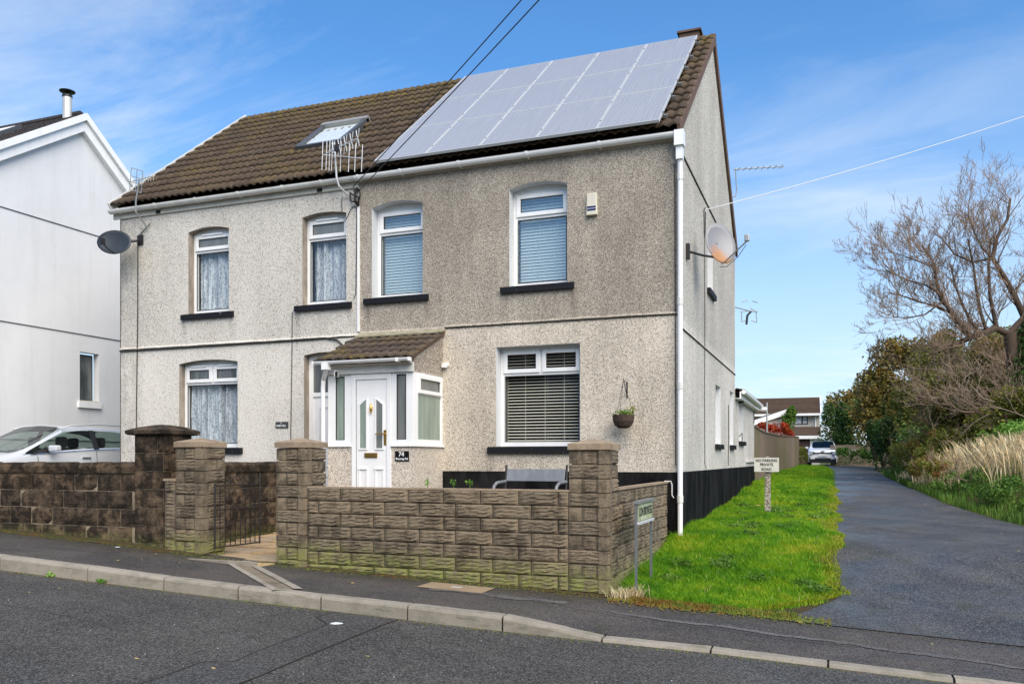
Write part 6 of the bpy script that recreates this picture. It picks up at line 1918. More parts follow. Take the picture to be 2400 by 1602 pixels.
for (a, b_, c, d) in ((.98,1.28,3.99,4.25), (.98,1.28,4.31,4.56), (1.40,2.22,3.99,4.56), (2.34,2.68,3.99,4.25), (2.34,2.68,4.31,4.56)):
    hbox(MB(), a, b_, -.045, -.031, c, d).build('pane', M['lace'], w_)
hbox(MB(), .28, .36, -.12, -.03, 3.1, 4.65).build('downpipe', M['white'], fh)
# lean-to garage roof in front
m = MB(); m.prism([hp(-.1, -2.2, 2.98), hp(-.1, .0, 3.72), hp(-.1, .0, 3.64), hp(-.1, -2.2, 2.88)], ux*5.2); lr = m.build('lower_roof', M['tile_far'], fh)
for k in range(9):
    t0, t1 = k/9, (k+1)/9
    m = MB(); a = hp(-.12, -2.2+2.2*t0, 3.0+.74*t0); b_ = hp(-.12, -2.2+2.2*t1, 3.0+.74*t1)
    m.add([a+Vector((0,0,.04)), a+ux*5.2+Vector((0,0,.04)), b_+ux*5.2, b_, a, a+ux*5.2], [(0,1,2,3), (4,5,1,0)]); m.build('tile_course', M['tile_far'], lr)
hbox(MB(), -.12, 5, -2.38, -2.2, 2.70, 2.95).build('gutter', M['white'], fh)
m = MB(); m.prism([hp(-.14, -2.3, 2.84), hp(-.14, .0, 3.60), hp(-.14, .0, 3.80), hp(-.14, -2.3, 3.04)], ux*.08); m.build('bargeboard', M['white'], fh)
hbox(MB(), .05, .75, -2.1, -.02, .6, 2.85).build('garage_wall', M['far_render'], fh)
hbox(MB(), .75, 3.4, -1.95, -1.88, .6, 2.75).build('garage_door', M['brick_far'], fh)
hbox(MB(), 3.4, 5.1, -2.1, -.02, .6, 2.85).build('garage_wall', M['far_render'], fh)
# neighbouring garage gable with creeper
gg = thing('garage', (-.9, 37, .6), 'low garage gable end with white bargeboard overgrown by red and green creeper', 'garage')
m = MB(); m.prism([(-.42, 35.6, .4), (-4.4, 34.1, .4), (-4.4, 34.1, 2.2), (-.42, 35.6, 3.5)], (-1.4, 5, 0)); m.build('wall', M['far_render'], gg)
m = MB(); m.prism([(-.20, 35.45, 3.50), (-4.6, 33.9, 1.98), (-4.6, 33.9, 2.20), (-.20, 35.45, 3.78)], (-.06, .2, 0)); m.build('bargeboard', M['white'], gg)
m = MB(); m.prism([(-.20, 35.66, 3.66), (-4.6, 34.1, 2.1), (-4.6, 34.1, 2.2), (-.20, 35.66, 3.78)], (-1.6, 6, 0)); m.build('roof', M['tile_far'], gg)
pl_ = thing('metal_post', (-1.1, 34, .6), 'thin grey pole standing behind the fence beside the red creeper', 'pole')
MB().tube([(-1.13, 33.2, .5), (-1.13, 33.2, 4.0)], .045, 6).build('pole', M['galv'], pl_)

# ---------------------------------------------------------------- plants
def multi(*fs_):
    def f(rs, n):
        w_ = np.array([q[0] for q in fs_], float); w_ /= w_.sum()
        return np.concatenate([q[1](rs, max(1, int(n*k))) for q, k in zip(fs_, w_)])
    return f
def shrub(name, label, cat, blobs, n, size, mat, seed, base_z=None, stem=True, twigs=0, twmat='twig', group=None, shell=.35, up=None):
    cx = sum(b[0] for b in blobs)/len(blobs); cy = sum(b[1] for b in blobs)/len(blobs)
    z0 = hg(cx, cy) if base_z is None else base_z
    t = thing(name, (cx, cy, z0), label, cat, group)
    rs_ = random.Random(seed)
    bl = []
    for b in blobs:
        bl.append((b[3]*b[4]*b[5]*.6, blob(*b, shell, .5)))
        for k in range(9):      # lumpy satellites give an uneven outline
            a, e = rs_.uniform(0, 6.28), rs_.uniform(-.3, 1.4)
            s_ = rs_.uniform(.22, .45)
            q = (b[0]+b[3]*.82*math.cos(a)*math.cos(e), b[1]+b[4]*.82*math.sin(a)*math.cos(e), b[2]+b[5]*.82*math.sin(e), b[3]*s_, b[4]*s_, b[5]*s_)
            bl.append((b[3]*b[4]*b[5]*s_*.7, blob(*q, .2, .5)))
    leaf_cards(n, multi(*bl), size, mat, 'foliage', t, seed)
    if stem:
        for b in blobs:
            for k in range(2):
                a = rs_.uniform(0, 6.28)
                m = MB(); m.tube([(b[0], b[1], z0-.1), (b[0]+.2*b[3]*math.cos(a), b[1]+.2*b[4]*math.sin(a), (z0+b[2])/2), (b[0]+.5*b[3]*math.cos(a), b[1]+.5*b[4]*math.sin(a), b[2]+b[5]*.4)], [.10*b[3]**.5, .06*b[3]**.5, .02], 6)
                m.build('trunk', M['bark'], t)
    if twigs:
        T = Tubes(); r2 = random.Random(seed+5)
        for k in range(twigs):
            b = r2.choice(blobs); a = r2.uniform(0, 6.28); e = r2.uniform(-.2, 1.3); rr_ = r2.uniform(.55, .95)
            p0 = Vector((b[0]+b[3]*rr_*math.cos(a)*math.cos(e), b[1]+b[4]*rr_*math.sin(a)*math.cos(e), b[2]+b[5]*rr_*math.sin(e)))
            d = Vector((math.cos(a)*math.cos(e), math.sin(a)*math.cos(e), math.sin(e)+.25)).normalized()
            T.grow(p0, d, r2.uniform(.5, 1.1)*min(b[3], 1.6)*.7, .014, 2, r2)
        T.build('twigs', M[twmat], t)
    return t

class Tubes:
    """fast 3 or 4 sided tapered segments for branches"""
    def __init__(s): s.segs = []
    def seg(s, a, b, ra, rb): s.segs.append((*a, *b, ra, rb))
    def grow(s, p, d, L_, r_, depth, rg, bend=.28, nseg=4, up=.10, spread=.85, kids=3, ratio=.62, kink=1.0):
        p = Vector(p); d = Vector(d).normalized()
        sl_ = L_/nseg; r0 = r_
        for i in range(nseg):
            d2 = (d + Vector((rg.uniform(-1,1), rg.uniform(-1,1), rg.uniform(-1,1)))*bend*kink + Vector((0,0,up))).normalized()
            q = p + d2*sl_
            r1 = r_*(1-.62*(i+1)/nseg)
            s.seg(p, q, r0, r1)
            if depth > 0 and (i > 0 or rg.random() < .3):
                nk = 1 if rg.random() < .55 else 2
                for _ in range(nk if depth > 1 else max(nk, kids-1)):
                    ax = Vector((rg.uniform(-1,1), rg.uniform(-1,1), rg.uniform(-.6,1))).normalized()
                    d3 = (d2 + ax*spread).normalized()
                    s.grow(q, d3, L_*ratio*rg.uniform(.65, 1.1), r1*.62, depth-1, rg, bend, max(3, nseg-1), up, spread, kids, ratio, kink)
            p, d, r0 = q, d2, r1
    def path(s, pts, ra, rb):
        n = len(pts)-1
        for i in range(n):
            s.seg(pts[i], pts[i+1], ra+(rb-ra)*i/n, ra+(rb-ra)*(i+1)/n)
    def build(s, name, mat, parent, sides=4, minr=.0):
        A = np.array(s.segs, dtype=np.float64)
        a, b = A[:, 0:3], A[:, 3:6]; ra, rb = np.maximum(A[:, 6], minr), np.maximum(A[:, 7], minr)
        d = b-a; L_ = np.linalg.norm(d, axis=1)[:, None]+1e-9; d /= L_
        upv = np.where(np.abs(d[:, 2:3]) < .9, np.array([[0,0,1.]]), np.array([[1.,0,0]]))
        u = np.cross(d, upv); u /= np.linalg.norm(u, axis=1)[:, None]; v = np.cross(u, d)
        a2 = a - d*np.minimum(ra, .02)[:, None]*.5
        rings = []
        for base_, r_ in ((a2, ra), (b, rb)):
            for k in range(sides):
                t = 2*math.pi*k/sides
                rings.append(base_ + (u*math.cos(t)+v*math.sin(t))*r_[:, None])
        V = np.stack(rings, 1)           # n, 2*sides, 3
        n = len(A)
        f = np.array([[k, (k+1)%sides, sides+(k+1)%sides, sides+k] for k in range(sides)])
        F = (np.arange(n)[:, None, None]*2*sides + f[None]).reshape(-1, 4)
        o3 = tuple(WLOC[parent]) if parent is not None else (0,0,0)
        return mesh_np(name, V.reshape(-1, 3), F, mat, smooth=sides > 4, parent=parent, o3=o3)

# the big bare tree right of the lane
bt_ = thing('bare_tree', (7.3, 17.0, .2), 'tall bare spreading tree with reddish twigs on the right of the lane', 'tree')
rg = random.Random(42)
T = Tubes(); TW_ = Tubes()
mains = [
 ([(7.35,17.05,.1),(7.20,16.98,1.6),(7.12,16.95,2.8),(7.05,16.93,3.83),(6.95,16.87,4.85)], .30, .22),
 ([(6.95,16.87,4.80),(6.55,16.72,4.98),(6.25,16.6,4.86),(5.89,16.49,4.72),(5.62,16.40,4.60),(5.39,16.29,4.44)], .17, .09),
 ([(5.89,16.49,4.72),(5.60,16.3,5.05),(5.33,16.17,5.42),(5.12,16.15,5.75),(4.97,16.1,6.04),(4.88,16.1,6.63),(4.79,16.0,6.98),(4.50,15.9,7.45)], .13, .035),
 ([(6.10,16.54,4.84),(5.85,16.65,5.3),(5.65,16.7,5.8),(5.51,16.8,6.3),(5.4,16.9,6.9)], .085, .03),
 ([(6.30,16.62,4.90),(6.12,16.4,5.4),(6.0,16.3,6.0),(5.92,16.3,6.75),(5.75,16.2,7.6)], .09, .03),
 ([(6.60,16.74,4.95),(6.50,16.8,5.5),(6.42,16.8,5.95),(6.38,16.8,6.84),(6.45,16.9,7.7)], .11, .035),
 ([(6.95,16.87,4.85),(7.35,17.0,5.3),(7.10,17.0,5.95),(6.80,16.81,6.5),(6.47,16.7,7.07),(6.60,16.8,7.7),(6.9,16.95,8.25),(7.0,17.1,8.9)], .17, .04),
 ([(7.10,16.95,4.5),(7.55,17.3,5.4),(7.75,17.4,6.5),(7.8,17.6,7.6),(7.9,17.6,8.6)], .16, .04),
 ([(7.15,16.95,4.0),(8.2,17.4,5.0),(8.9,17.8,6.2),(9.3,18,7.4)], .14, .04),
 ([(6.47,16.7,7.07),(6.2,16.6,7.35),(5.95,16.4,7.8),(5.75,16.2,8.3)], .06, .025),
 ([(5.33,16.2,5.42),(5.0,16.1,5.6),(4.5,15.9,5.75),(4.1,15.8,5.9),(3.6,15.6,6.05)], .06, .02),
 ([(5.0,16.1,6.0),(4.6,15.9,6.25),(4.1,15.7,6.4),(3.5,15.5,6.7)], .05, .02),
 ([(5.1,16.1,5.8),(4.6,16.0,5.4),(4.1,15.9,5.3),(3.7,15.8,5.35)], .045, .016),
 ([(4.85,16.1,6.8),(4.5,16,6.95),(4.0,15.8,7.15),(3.6,15.7,7.3)], .04, .015),
 ([(6.47,16.7,7.07),(5.9,16.5,6.95),(5.4,16.3,7.2),(5.05,16.2,7.7)], .055, .02),
 ([(7.05,16.93,3.83),(6.6,16.76,3.95),(6.2,16.6,3.6),(5.92,16.5,3.7),(5.45,16.32,4.08),(5.1,16.2,3.9)], .07, .02),
 ([(7.1,16.95,3.2),(6.5,16.6,3.2),(5.9,16.3,2.9),(5.2,16.0,3.0),(4.5,15.8,2.7)], .06, .02),
 ([(7.1,16.95,2.7),(6.6,16.0,2.6),(6.2,15.3,2.3),(5.7,14.6,2.4)], .06, .02),
]
for pts, ra, rb in mains:
    ra *= .62; rb *= .8
    T.path(pts, ra, rb)
    n = len(pts)-1
    for i in range(1 if ra < .175 else 99, n+1):
        p0 = Vector(pts[i-1]); p1 = Vector(pts[i]); d = (p1-p0).normalized()
        for k in range(3 if i < n else 5):
            p = p0.lerp(p1, rg.uniform(.1, 1))
            side = Vector((rg.uniform(-1,.6), rg.uniform(-1,1), rg.uniform(-.35, 1)))
            d3 = (d*.75 + side.normalized()*.8).normalized()
            rr_ = (ra+(rb-ra)*i/n)*.42
            L_ = rg.uniform(.65, 1.2)*(1.0 if rr_ < .04 else 1.15)
            TW_.grow(p, d3, L_, max(min(rr_, .035), .014), 3 if k < 3 else 2, rg, bend=.26, nseg=4, up=.09, spread=.80, kids=3, ratio=.58)
T.build('trunk', M['bark'], bt_, sides=8)
TW_.build('branches', M['twig'], bt_, sides=3, minr=.0042)
print('twig segments', len(TW_.segs))
# ivy on its trunk
leaf_cards(9500, multi((.7, blob(7.1,16.7,2.2,.42,.42,1.9,.5)), (1, blob(7.45,16.7,2.6,.60,.60,1.9,.4)), (1, blob(7.75,17.1,4.2,.75,.75,1.3,.4)), (.5, blob(7.9,17,5.4,.5,.5,.6,.3))), .11, M['leaf_dark'], 'ivy', bt_, 77)

# fallen pale branches and scrub at the foot of the tree
sc_ = thing('dead_branches', (6.0, 14.0, .8), 'tangle of pale dead branches below the bare tree', 'branches')
T = Tubes()
for k in range(5):
    p = Vector((rg.uniform(5.9, 7.6), rg.uniform(13.2, 15.5), rg.uniform(1.1, 2.7)))
    T.grow(p, (rg.uniform(-1,.3), rg.uniform(-.5,.4), rg.uniform(-.2,.35)), rg.uniform(.9, 1.6), .020, 3, rg, bend=.36, up=-.01, ratio=.55)
T.build('branches', M['twig_pale'], sc_, sides=4, minr=.005)
sc2 = thing('twiggy_thicket', (5.6, 19, .6), 'brown leafless thicket hanging over the lane left of the bare tree', 'thicket')
T = Tubes()
for k in range(9):
    p = Vector((rg.uniform(4.9, 7.2), rg.uniform(17.5, 22), rg.uniform(1.4, 3.9)))
    T.grow(p, (rg.uniform(-1,.5), rg.uniform(-1,.2), rg.uniform(-.3,.6)), rg.uniform(.9, 1.6), .018, 2, rg, bend=.3, up=.02, ratio=.6)
T.build('branches', M['bark'], sc2, sides=3, minr=.006)
# long thin branch reaching left over the lane
T = Tubes(); T.path([(6.4,27.8,4.8),(5.2,27.3,4.9),(4.2,27.0,5.3),(3.5,26.8,5.9)], .05, .014)
for k in range(16): T.grow(Vector((rg.uniform(3.4,5.4), 27, rg.uniform(4.9,5.8))), (rg.uniform(-.8,.2), rg.uniform(-.4,.4), rg.uniform(.1,.9)), rg.uniform(.4,.9), .012, 1, rg)
sc3 = thing('overhanging_branch', (5.0, 27.2, 1.0), 'slender bare branch reaching left above the brown bushes', 'branch'); T.build('branch', M['bark'], sc3, sides=3, minr=.008)
leaf_cards(70, blob(4.1,27,5.4,.9,.5,.6), .12, M['twig_pale'], 'last_leaves', sc3, 8)

G2 = 'trees and bushes right of the lane'
shrub('autumn_tree', 'golden brown autumn tree crown behind the white car, right of the distant house', 'tree', [(2.7,62,3.6,1.7,1.6,2.9),(4.6,57,3.9,1.9,1.6,2.6)], 11000, .20, M['leaf_brown'], 3, group=G2)
shrub('evergreen_tree', 'dark green evergreen tree right of the distant house, behind the pale fence', 'tree', [(2.25,52.0,2.6,1.3,1.3,2.3),(4.1,50,2.9,1.7,1.5,2.6)], 14000, .17, M['leaf_dark'], 4, group=G2)
shrub('autumn_tree', 'broad rusty brown tree mass rising highest above the far lane', 'tree', [(5.6,41,5.1,2.2,2.0,2.7),(4.3,40,3.7,1.6,1.6,2.5),(7.4,40,5.4,2.0,1.8,2.7),(5.6,40,3.0,2.0,1.6,2.2)], 30000, .17, M['leaf_brown'], 5, twigs=26, group=G2)
shrub('olive_bush', 'dull olive bush below the rusty brown tree at the right lane edge', 'bush', [(5.7,33,2.6,1.5,1.6,2.1),(7.2,32.5,3.8,2.0,1.7,2.8),(8.6,33,3.8,1.8,1.7,2.8)], 26000, .14, M['leaf_olive'], 6, twigs=14, group=G2)
shrub('evergreen_bush', 'dark green bush low beside the lane left of the brambles', 'bush', [(4.9,34.5,1.9,.9,1.1,1.5),(4.6,38,1.9,.9,1.0,1.6)], 9000, .13, M['leaf_dark'], 7, group=G2)
shrub('yellow_green_bush', 'yellow green bush behind the brambles under the bare tree', 'bush', [(6.3,24.5,2.5,1.6,1.6,1.9),(7.9,23.5,2.8,1.6,1.6,2.0),(7.2,21.5,2.4,1.4,1.4,1.6)], 26000, .12, M['leaf_olive'], 8, twigs=14, group=G2)
shrub('green_bush', 'mid green rounded bush at the left end of the bramble bank', 'bush', [(5.15,27.6,1.25,.8,.9,1.0),(5.4,29.5,1.6,.8,.9,1.3)], 6500, .11, M['leaf_green'], 9, group=G2)
shrub('dark_holly', 'very dark ivy mass at the right edge of the picture below the bare tree', 'bush', [(8.6,16.5,2.0,1.2,1.2,1.7),(8.3,19.5,3.2,1.3,1.3,2.4)], 11000, .11, M['leaf_dark'], 10, twigs=60, group=G2)
shrub('brown_scrub', 'brown leafy scrub between the lane and the trunk of the bare tree', 'bush', [(6.4,19.5,2.0,1.4,1.3,1.5),(6.7,16.0,1.7,1.0,1.0,1.0)], 19000, .085, M['leaf_olive'], 11, twigs=14, group=G2)
shrub('olive_bush', 'dense olive brown bush filling the gap left of the bare tree trunk', 'bush', [(6.1,21.5,2.5,1.3,1.3,1.7),(7.3,20.5,3.0,1.5,1.3,1.9),(5.7,19.2,2.0,.9,1.0,1.1)], 26000, .10, M['leaf_brown'], 31, twigs=20, group=G2)
shrub('olive_bush', 'tall dark olive growth behind and right of the bare tree trunk', 'bush', [(8.2,22.5,3.6,1.7,1.4,2.3),(9.6,21.5,3.8,1.7,1.4,2.3),(7.6,19.0,2.6,1.0,1.0,1.4)], 26000, .11, M['leaf_olive'], 33, twigs=24, group=G2)
shrub('olive_bush', 'low yellowish olive bush in front of the bare tree trunk', 'bush', [(6.7,15.0,2.0,.95,.9,.95),(7.7,14.5,2.2,1.0,.9,1.1)], 15000, .08, M['leaf_olive'], 32, twigs=14, group=G2)
# bramble bank and weeds at the lane edge
shrub('bramble_bush', 'russet and yellow bramble bank at the right lane edge, farther than the dry grass', 'bramble', [(4.75,23.8,1.05,.75,2.4,.70),(5.0,19.5,1.15,.9,2.6,.80),(5.3,16.3,1.2,.9,1.8,.80),(6.4,20,1.7,1.0,2.0,.9)], 22000, .075, M['bramble'], 12, stem=False, twigs=30)
shrub('bramble_bush', 'green and russet bramble bank behind the tall dry grass', 'bramble', [(6.4,13.8,1.25,1.0,1.9,.80),(7.6,12.0,1.3,1.1,2.0,.9),(7.3,15,1.45,1.0,1.3,.85)], 14000, .070, M['leaf_bright'], 13, stem=False)
shrub('weed_bank', 'low bright green weeds along the right lane edge nearest the camera', 'weeds', [(5.35,8.4,.40,.7,1.9,.42),(6.1,6.6,.35,.8,1.7,.45),(6.6,8.6,.75,1.0,1.6,.6),(5.35,5.8,.10,.35,1.0,.22)], 14000, .055, M['leaf_green'], 14, stem=False)
shrub('weed_bank', 'mixed green scrub in front of the tall dry grass', 'weeds', [(4.75,11.0,.45,.45,1.9,.30),(5.3,9.8,.55,.5,1.2,.35),(6.9,11.0,1.0,.8,1.5,.6)], 13000, .060, M['leaf_green'], 15, stem=False, twigs=20)
shrub('bramble_bush', 'low reddish brown dead brambles spilling towards the lane edge below the dry grass', 'bramble', [(4.55,15.0,.75,.45,1.8,.40),(4.6,12.2,.72,.40,1.3,.35),(4.75,18.5,.85,.5,1.6,.5)], 12000, .055, M['bramble'], 23, stem=False, twigs=26)
shrub('laurel', 'dark green bush in front of the pale fence, just right of the white car', 'bush', [(2.75,46.5,1.35,.55,.5,.62),(3.7,46.4,1.2,.6,.5,.5),(4.5,45.5,1.1,.5,.5,.45)], 4200, .10, M['leaf_green'], 16, stem=False)
shrub('small_bush', 'ochre bush between the end of the fence and the white car', 'bush', [(.25,44.5,1.15,.3,.5,.65),(.1,46.5,1.2,.4,.6,.65)], 2200, .09, M['bramble'], 17, stem=False)
shrub('red_creeper', 'bright red creeper over the top of the board fence', 'creeper', [(-1.25,33.8,2.55,.75,.3,.42),(-.55,34.4,2.6,.5,.25,.45),(-.2,34.8,2.35,.35,.2,.3),(-2.1,33.4,2.5,.5,.3,.4)], 3800, .10, M['leaf_red'], 18, stem=False, shell=.0)
shrub('green_creeper', 'green ivy column at the right end of the creeper covered gable', 'creeper', [(-.10,35.0,3.0,.34,.3,.75),(.0,35.0,3.5,.25,.25,.4)], 2600, .10, M['leaf_green'], 19, stem=False, shell=.0)
ff = thing('garden_fence', (4, 47.5, .8), 'pale weathered fence panel beyond the white car', 'fence')
for k in range(34):
    MB().box(1.9+.15*k, 2.04+.15*k, 47.55, 47.58, .6, 2.02-.006*k).build('board', M['fence'], ff)
MB().box(1.9, 7, 47.56, 47.60, 1.98, 2.03).build('capping_rail', M['fence'], ff)

# dry tall grass
def stalks(name, label, cat, n, fx_, h, mat, seed, wd=.007, lean=.25, head=True, kind=None, parent=None):
    rs = np.random.RandomState(seed)
    P_ = fx_(rs, n); n = len(P_)
    Z = np.array([hg(float(x), float(y)) for x, y in P_])
    H = h*(.55+.6*rs.rand(n))
    la = rs.rand(n)*2*np.pi; lr = H*lean*(.3+rs.rand(n))
    dx, dy = np.cos(la)*lr, np.sin(la)*lr
    wa = rs.rand(n)*np.pi; wx, wy = np.cos(wa)*wd, np.sin(wa)*wd
    rows = []
    for t, wk in ((0, 1.0), (.45, .85), (.8, .7 if not head else 1.5), (1.0, .15)):
        cx = P_[:, 0]+dx*t**1.8; cy = P_[:, 1]+dy*t**1.8; cz = Z+H*t*(1-.12*t)
        rows.append(np.stack([cx-wx*wk, cy-wy*wk, cz], 1)); rows.append(np.stack([cx+wx*wk, cy+wy*wk, cz], 1))
    V = np.stack(rows, 1).reshape(-1, 3)
    f = np.array([[0,1,3,2],[2,3,5,4],[4,5,7,6]])
    F = (np.arange(n)[:, None, None]*8+f[None]).reshape(-1, 4)
    o3 = (float(P_[:,0].mean()), float(P_[:,1].mean()), float(Z.min()))
    o = mesh_np(name, V, F, mat, parent=parent, o3=o3)
    return tag(o, label, cat, None, kind)
def clumps(cs, s_):
    def f(rs, n):
        c = np.array(cs)[rs.randint(len(cs), size=n)]
        return c + rs.normal(size=(n, 2))*np.array(s_)
    return f
stalks('dry_grass', 'tall pale straw coloured grass on the bank right of the lane', 'grass', 1100, clumps([(5.5,9.0),(5.9,8.2),(6.2,9.4),(5.25,13.2),(5.4,12.2),(5.6,11.4),(5.9,10.6),(6.3,11.6),(6.0,9.8),(5.2,14.2),(6.6,10.4)], (.26,.45)), .85, M['straw'], 3, wd=.010, lean=.45, kind='stuff')
stalks('dry_grass', 'short bleached grass at the lane edge under the brambles', 'grass', 2600, clumps([(4.7,13.5),(4.75,15.5),(4.9,12.2),(4.6,17.5)], (.22,.9)), .42, M['straw'], 4, wd=.008, kind='stuff')
stalks('bank_grass', 'green rough grass along the bank right of the lane', 'grass', 9000, lambda rs, n: np.stack([(lambda y: np.array([lane_right(v) for v in y]) + .05 + rs.rand(n)**1.5*2.0)(yq := 3.0+rs.rand(n)*24), yq], 1), .22, M['leaf_green'], 5, wd=.008, head=False, kind='stuff')

# ---------------------------------------------------------------- lawn blades on the verge
def lawn(name, label, n, y0, y1, h, wd, seed, mat, dens=None):
    rs = np.random.RandomState(seed)
    Y = y0+(y1-y0)*rs.rand(n); 
    XL_ = np.where(Y < 0, -.08, .02); XL_ = np.where((Y < 0) & (Y > -2.9), -.10, XL_)
    XR_ = np.array([lane_left(float(y)) for y in Y]) + .06*np.sin(Y*11) + .05*np.sin(Y*4.1+2) + .04*np.sin(Y*27)
    XR_ = np.where(Y < -2.5, np.minimum(XR_, 2.02+.75*(Y+2.5)), XR_)
    u = rs.rand(n); X = XL_+(XR_-XL_)*u
    edge = (XR_-X)
    ybase = -3.38+.10*np.clip((.35-X)/.4,0,1)+.09*np.sin(X*5)+.06*np.sin(X*13)+.05*np.sin(X*31)+.06*np.sin(X*9.3+1)+.13*rs.rand(n)
    keep = (Y > ybase) & (rs.rand(n) < np.clip(edge/.22+.25, 0, 1))
    X, Y, edge = X[keep], Y[keep], edge[keep]
    n = len(X)
    Z = np.array([hg(float(x), float(y)) for x, y in zip(X, Y)])-.012
    patch = np.sin(X*3.1+Y*1.7)*.5+np.sin(Y*2.3-X*1.3)*.5
    H = h*(.5+.8*rs.rand(n))*(1+.35*patch)*np.clip(.40+edge/.5, .4, 1)*np.clip(.45+(Y+3.5)/.6, .45, 1)
    H = np.where(X < .15, H*1.35, H)
    la = rs.rand(n)*2*np.pi+patch; lr = H*(.25+.75*rs.rand(n))
    dx, dy = np.cos(la)*lr, np.sin(la)*lr
    wa = rs.rand(n)*np.pi; wx, wy = np.cos(wa)*wd, np.sin(wa)*wd
    rows = []
    for t, wk in ((0, 1.0), (.55, .8)):
        cx = X+dx*t**1.8; cy = Y+dy*t**1.8; cz = Z+H*t
        rows.append(np.stack([cx-wx*wk, cy-wy*wk, cz], 1)); rows.append(np.stack([cx+wx*wk, cy+wy*wk, cz], 1))
    rows.append(np.stack([X+dx, Y+dy, Z+H*.92], 1))
    V = np.stack(rows, 1).reshape(-1, 3)
    f = np.array([[0,1,3],[0,3,2],[2,3,4]])
    F = (np.arange(n)[:, None, None]*5+f[None]).reshape(-1, 3)
    o = mesh_np(name, V, F, mat)
    return tag(o, label, 'grass', None, 'stuff')
lawn('grass', 'bright green grass verge between the gable wall and the lane', 124000, -3.55, 5.5, .088, .0042, 5, M['grass'])
lawn('grass', 'bright green grass verge farther along beside the fence', 105000, 5.5, 44, .10, .008, 6, M['grass'])
def edge_moss(rs, n):
    y = -3.2+rs.rand(n)*16; x = np.array([lane_left(float(v)) for v in y])+-np.abs(rs.normal(size=n))*.22+.06
    x = np.where(y < -2.2, np.minimum(x, 2.10+.7*(y+2.2)), x)
    return np.stack([x, y], 1)
stalks('edge_moss', 'yellow green moss and weeds along the left edge of the lane', 'moss', 13000, edge_moss, .05, M['grass_olive'], 8, wd=.006, head=False, kind='stuff')
stalks('dead_grass', 'dead straw tuft at the foot of the corner pillar', 'grass', 230, clumps([(-.04,-3.36),(.04,-3.30),(.13,-3.24)], (.06,.06)), .13, M['straw'], 9, wd=.0028, lean=.8, head=False, kind='stuff')
stalks('dead_grass', 'thin brown grass fringe between the verge and the pavement', 'grass', 2600, lambda rs, n: np.stack([rs.rand(n)*1.6+.1, -3.46+rs.normal(size=n)*.06], 1), .05, M['bramble'], 10, wd=.005, head=False, kind='stuff')
def kerbweed(x, lab):
    t = thing('weed', (x, KY-.02, zr(x)), lab, 'weed', 'weeds growing in the kerb')
    leaf_cards(26, blob(x, KY-.03, zr(x)+.025, .07, .03, .03), .04, M['leaf_bright'], 'leaves', t, int(abs(x)*9))
    MB().tube([(x, KY-.01, zr(x)), (x, KY-.03, zr(x)+.04)], .004, 4).build('stem', M['leaf_green'], t)
kerbweed(-6.05, 'small green weed in the gutter left of the other weed'); kerbweed(-5.32, 'small green weed at a kerb joint, nearer the gate')

# ---------------------------------------------------------------- grit, cracks and small ground detail
def grit(name, label, n, fxy, zf, size, mat, seed):
    rs = np.random.RandomState(seed); P_ = fxy(rs, n); n = len(P_)
    Z = np.array([zf(float(x), float(y)) for x, y in P_])
    s_ = size*(.4+rs.rand(n)**2*1.2); a = rs.rand(n)*6.28
    ca, sa_ = np.cos(a)*s_, np.sin(a)*s_
    X, Y = P_[:, 0], P_[:, 1]
    p = [np.stack([X+ca, Y+sa_, Z], 1), np.stack([X-sa_*.8, Y+ca*.8, Z], 1), np.stack([X-ca*.9, Y-sa_, Z], 1), np.stack([X+sa_, Y-ca*.7, Z], 1), np.stack([X, Y, Z+s_*.8], 1)]
    V = np.stack(p, 1).reshape(-1, 3)
    f = np.array([[0,1,4],[1,2,4],[2,3,4],[3,0,4]])
    F = (np.arange(n)[:, None, None]*5+f[None]).reshape(-1, 3)
    return tag(mesh_np(name, V, F, mat), label, 'grit', None, 'stuff')
grit('grit', 'fine grit and leaf crumbs gathered along the kerb', 1700, lambda rs, n: np.stack([-7+rs.rand(n)*11, KY-.005-np.abs(rs.normal(size=n))*.05], 1), road_z, .006, M['bramble'], 31)
grit('grit', 'grit and crumbs on the pavement at the wall foot', 2200, lambda rs, n: np.stack([-9+rs.rand(n)*9, -3.40-np.abs(rs.normal(size=n))*.08], 1), lambda x, y: pz(x, y)+.003, .007, M['bramble'], 32)
grit('grit', 'small pale chippings scattered over road and lane mouth', 320, lambda rs, n: np.concatenate([np.stack([-7+rs.rand(n//2)*11, -9+rs.rand(n//2)*4], 1), np.stack([1.6+rs.rand(n//2)*4, -3.4+rs.rand(n//2)*6], 1)]), lambda x, y: (road_z(x, y) if y < KY else (lane_z(x, y) if x > 2.2 else hg(x, y)+.01)), .0045, M['letter_grey'], 33)
grit('grit', 'brown leaf litter at the front edge of the grass verge', 1500, lambda rs, n: np.stack([-.1+rs.rand(n)*2.1, -3.52+rs.normal(size=n)*.08], 1), lambda x, y: pz(x, y)+.010, .012, M['bramble'], 34)
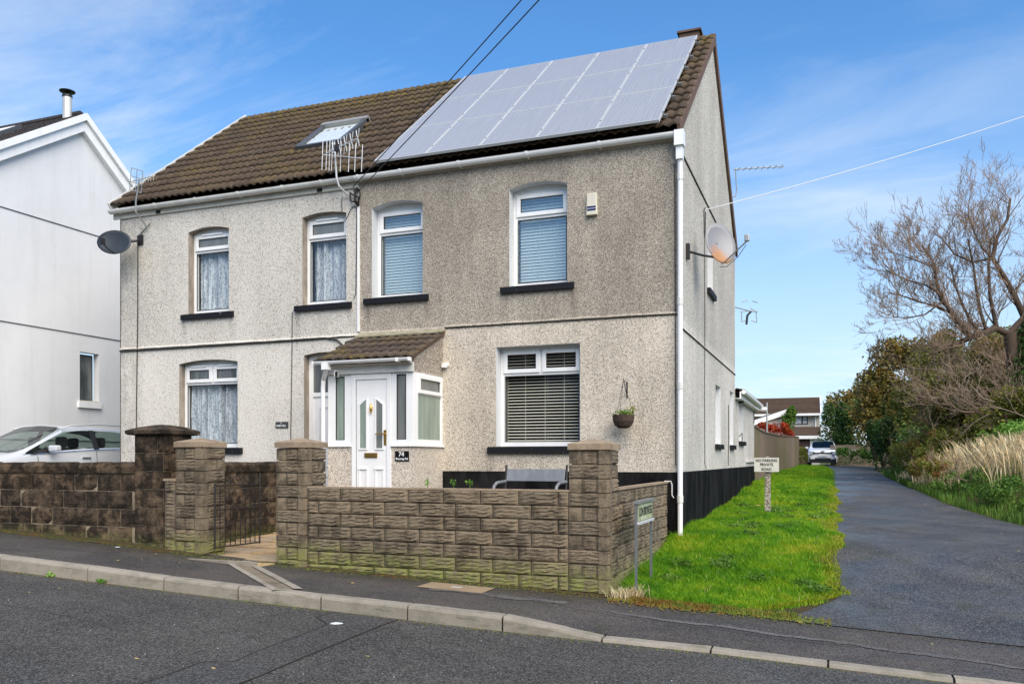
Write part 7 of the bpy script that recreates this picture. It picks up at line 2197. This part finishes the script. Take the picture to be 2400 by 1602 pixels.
def crack(pts, wd, zf, mat=None, off=.005):
    m = MB(); r_ = random.Random(int(abs(pts[0][0])*100))
    P_ = []
    for a, b_ in zip(pts[:-1], pts[1:]):
        n_ = max(2, int(math.hypot(b_[0]-a[0], b_[1]-a[1])/.12))
        for k in range(n_): P_.append((a[0]+(b_[0]-a[0])*k/n_+r_.uniform(-.02,.02), a[1]+(b_[1]-a[1])*k/n_+r_.uniform(-.02,.02)))
    P_.append(pts[-1])
    for a, b_ in zip(P_[:-1], P_[1:]):
        d = Vector((b_[0]-a[0], b_[1]-a[1], 0)); d.normalize(); q = Vector((-d.y, d.x, 0))*wd*r_.uniform(.5, 1)
        m.quad((a[0]-q.x, a[1]-q.y, zf(*a)+off), (b_[0]-q.x, b_[1]-q.y, zf(*b_)+off), (b_[0]+q.x, b_[1]+q.y, zf(*b_)+off), (a[0]+q.x, a[1]+q.y, zf(*a)+off))
    m.build('road_crack', mat or M['joint'], kind='structure')
crack([(-7.5,-6.2),(-6.0,-6.35),(-4.6,-6.25),(-3.4,-6.5)], .004, road_z)
crack([(.2,-6.6),(1.0,-6.2),(1.9,-6.35),(3.0,-6.0)], .004, road_z)
crack([(-.9,-3.9),(-.2,-4.1),(.6,-4.15),(1.5,-4.3),(2.6,-4.28)], .005, lambda x, y: pz(x, y), off=.004)
crack([(-6.9,-4.1),(-5.6,-4.05),(-4.9,-3.95)], .004, lambda x, y: pz(x, y), off=.004)
stalks('dead_grass', 'dead and seeding blades mixed through the bright verge', 'grass', 500, lambda rs, n: np.stack([.05+rs.rand(n)*1.9, -2.9+rs.rand(n)*11], 1), .11, M['straw'], 41, wd=.002, head=False, kind='stuff')
def clover(rs, n):
    c = np.stack([.1+rs.rand(26)*1.85, -2.9+rs.rand(26)*9], 1)
    q = c[rs.randint(26, size=n)] + rs.normal(size=(n, 2))*.07
    q[:, 0] = np.clip(q[:, 0], .02, 2.0)
    return np.stack([q[:, 0], q[:, 1], np.array([hg(float(a), float(b_)) for a, b_ in q])+.05+rs.rand(n)*.05], 1)
o = leaf_cards(2400, clover, .04, M['leaf_green'], 'broad_weeds', None, 44, o3=(1, 0, 0))
tag(o, 'patches of darker broad leaved weeds in the grass verge', 'weeds', None, 'stuff')
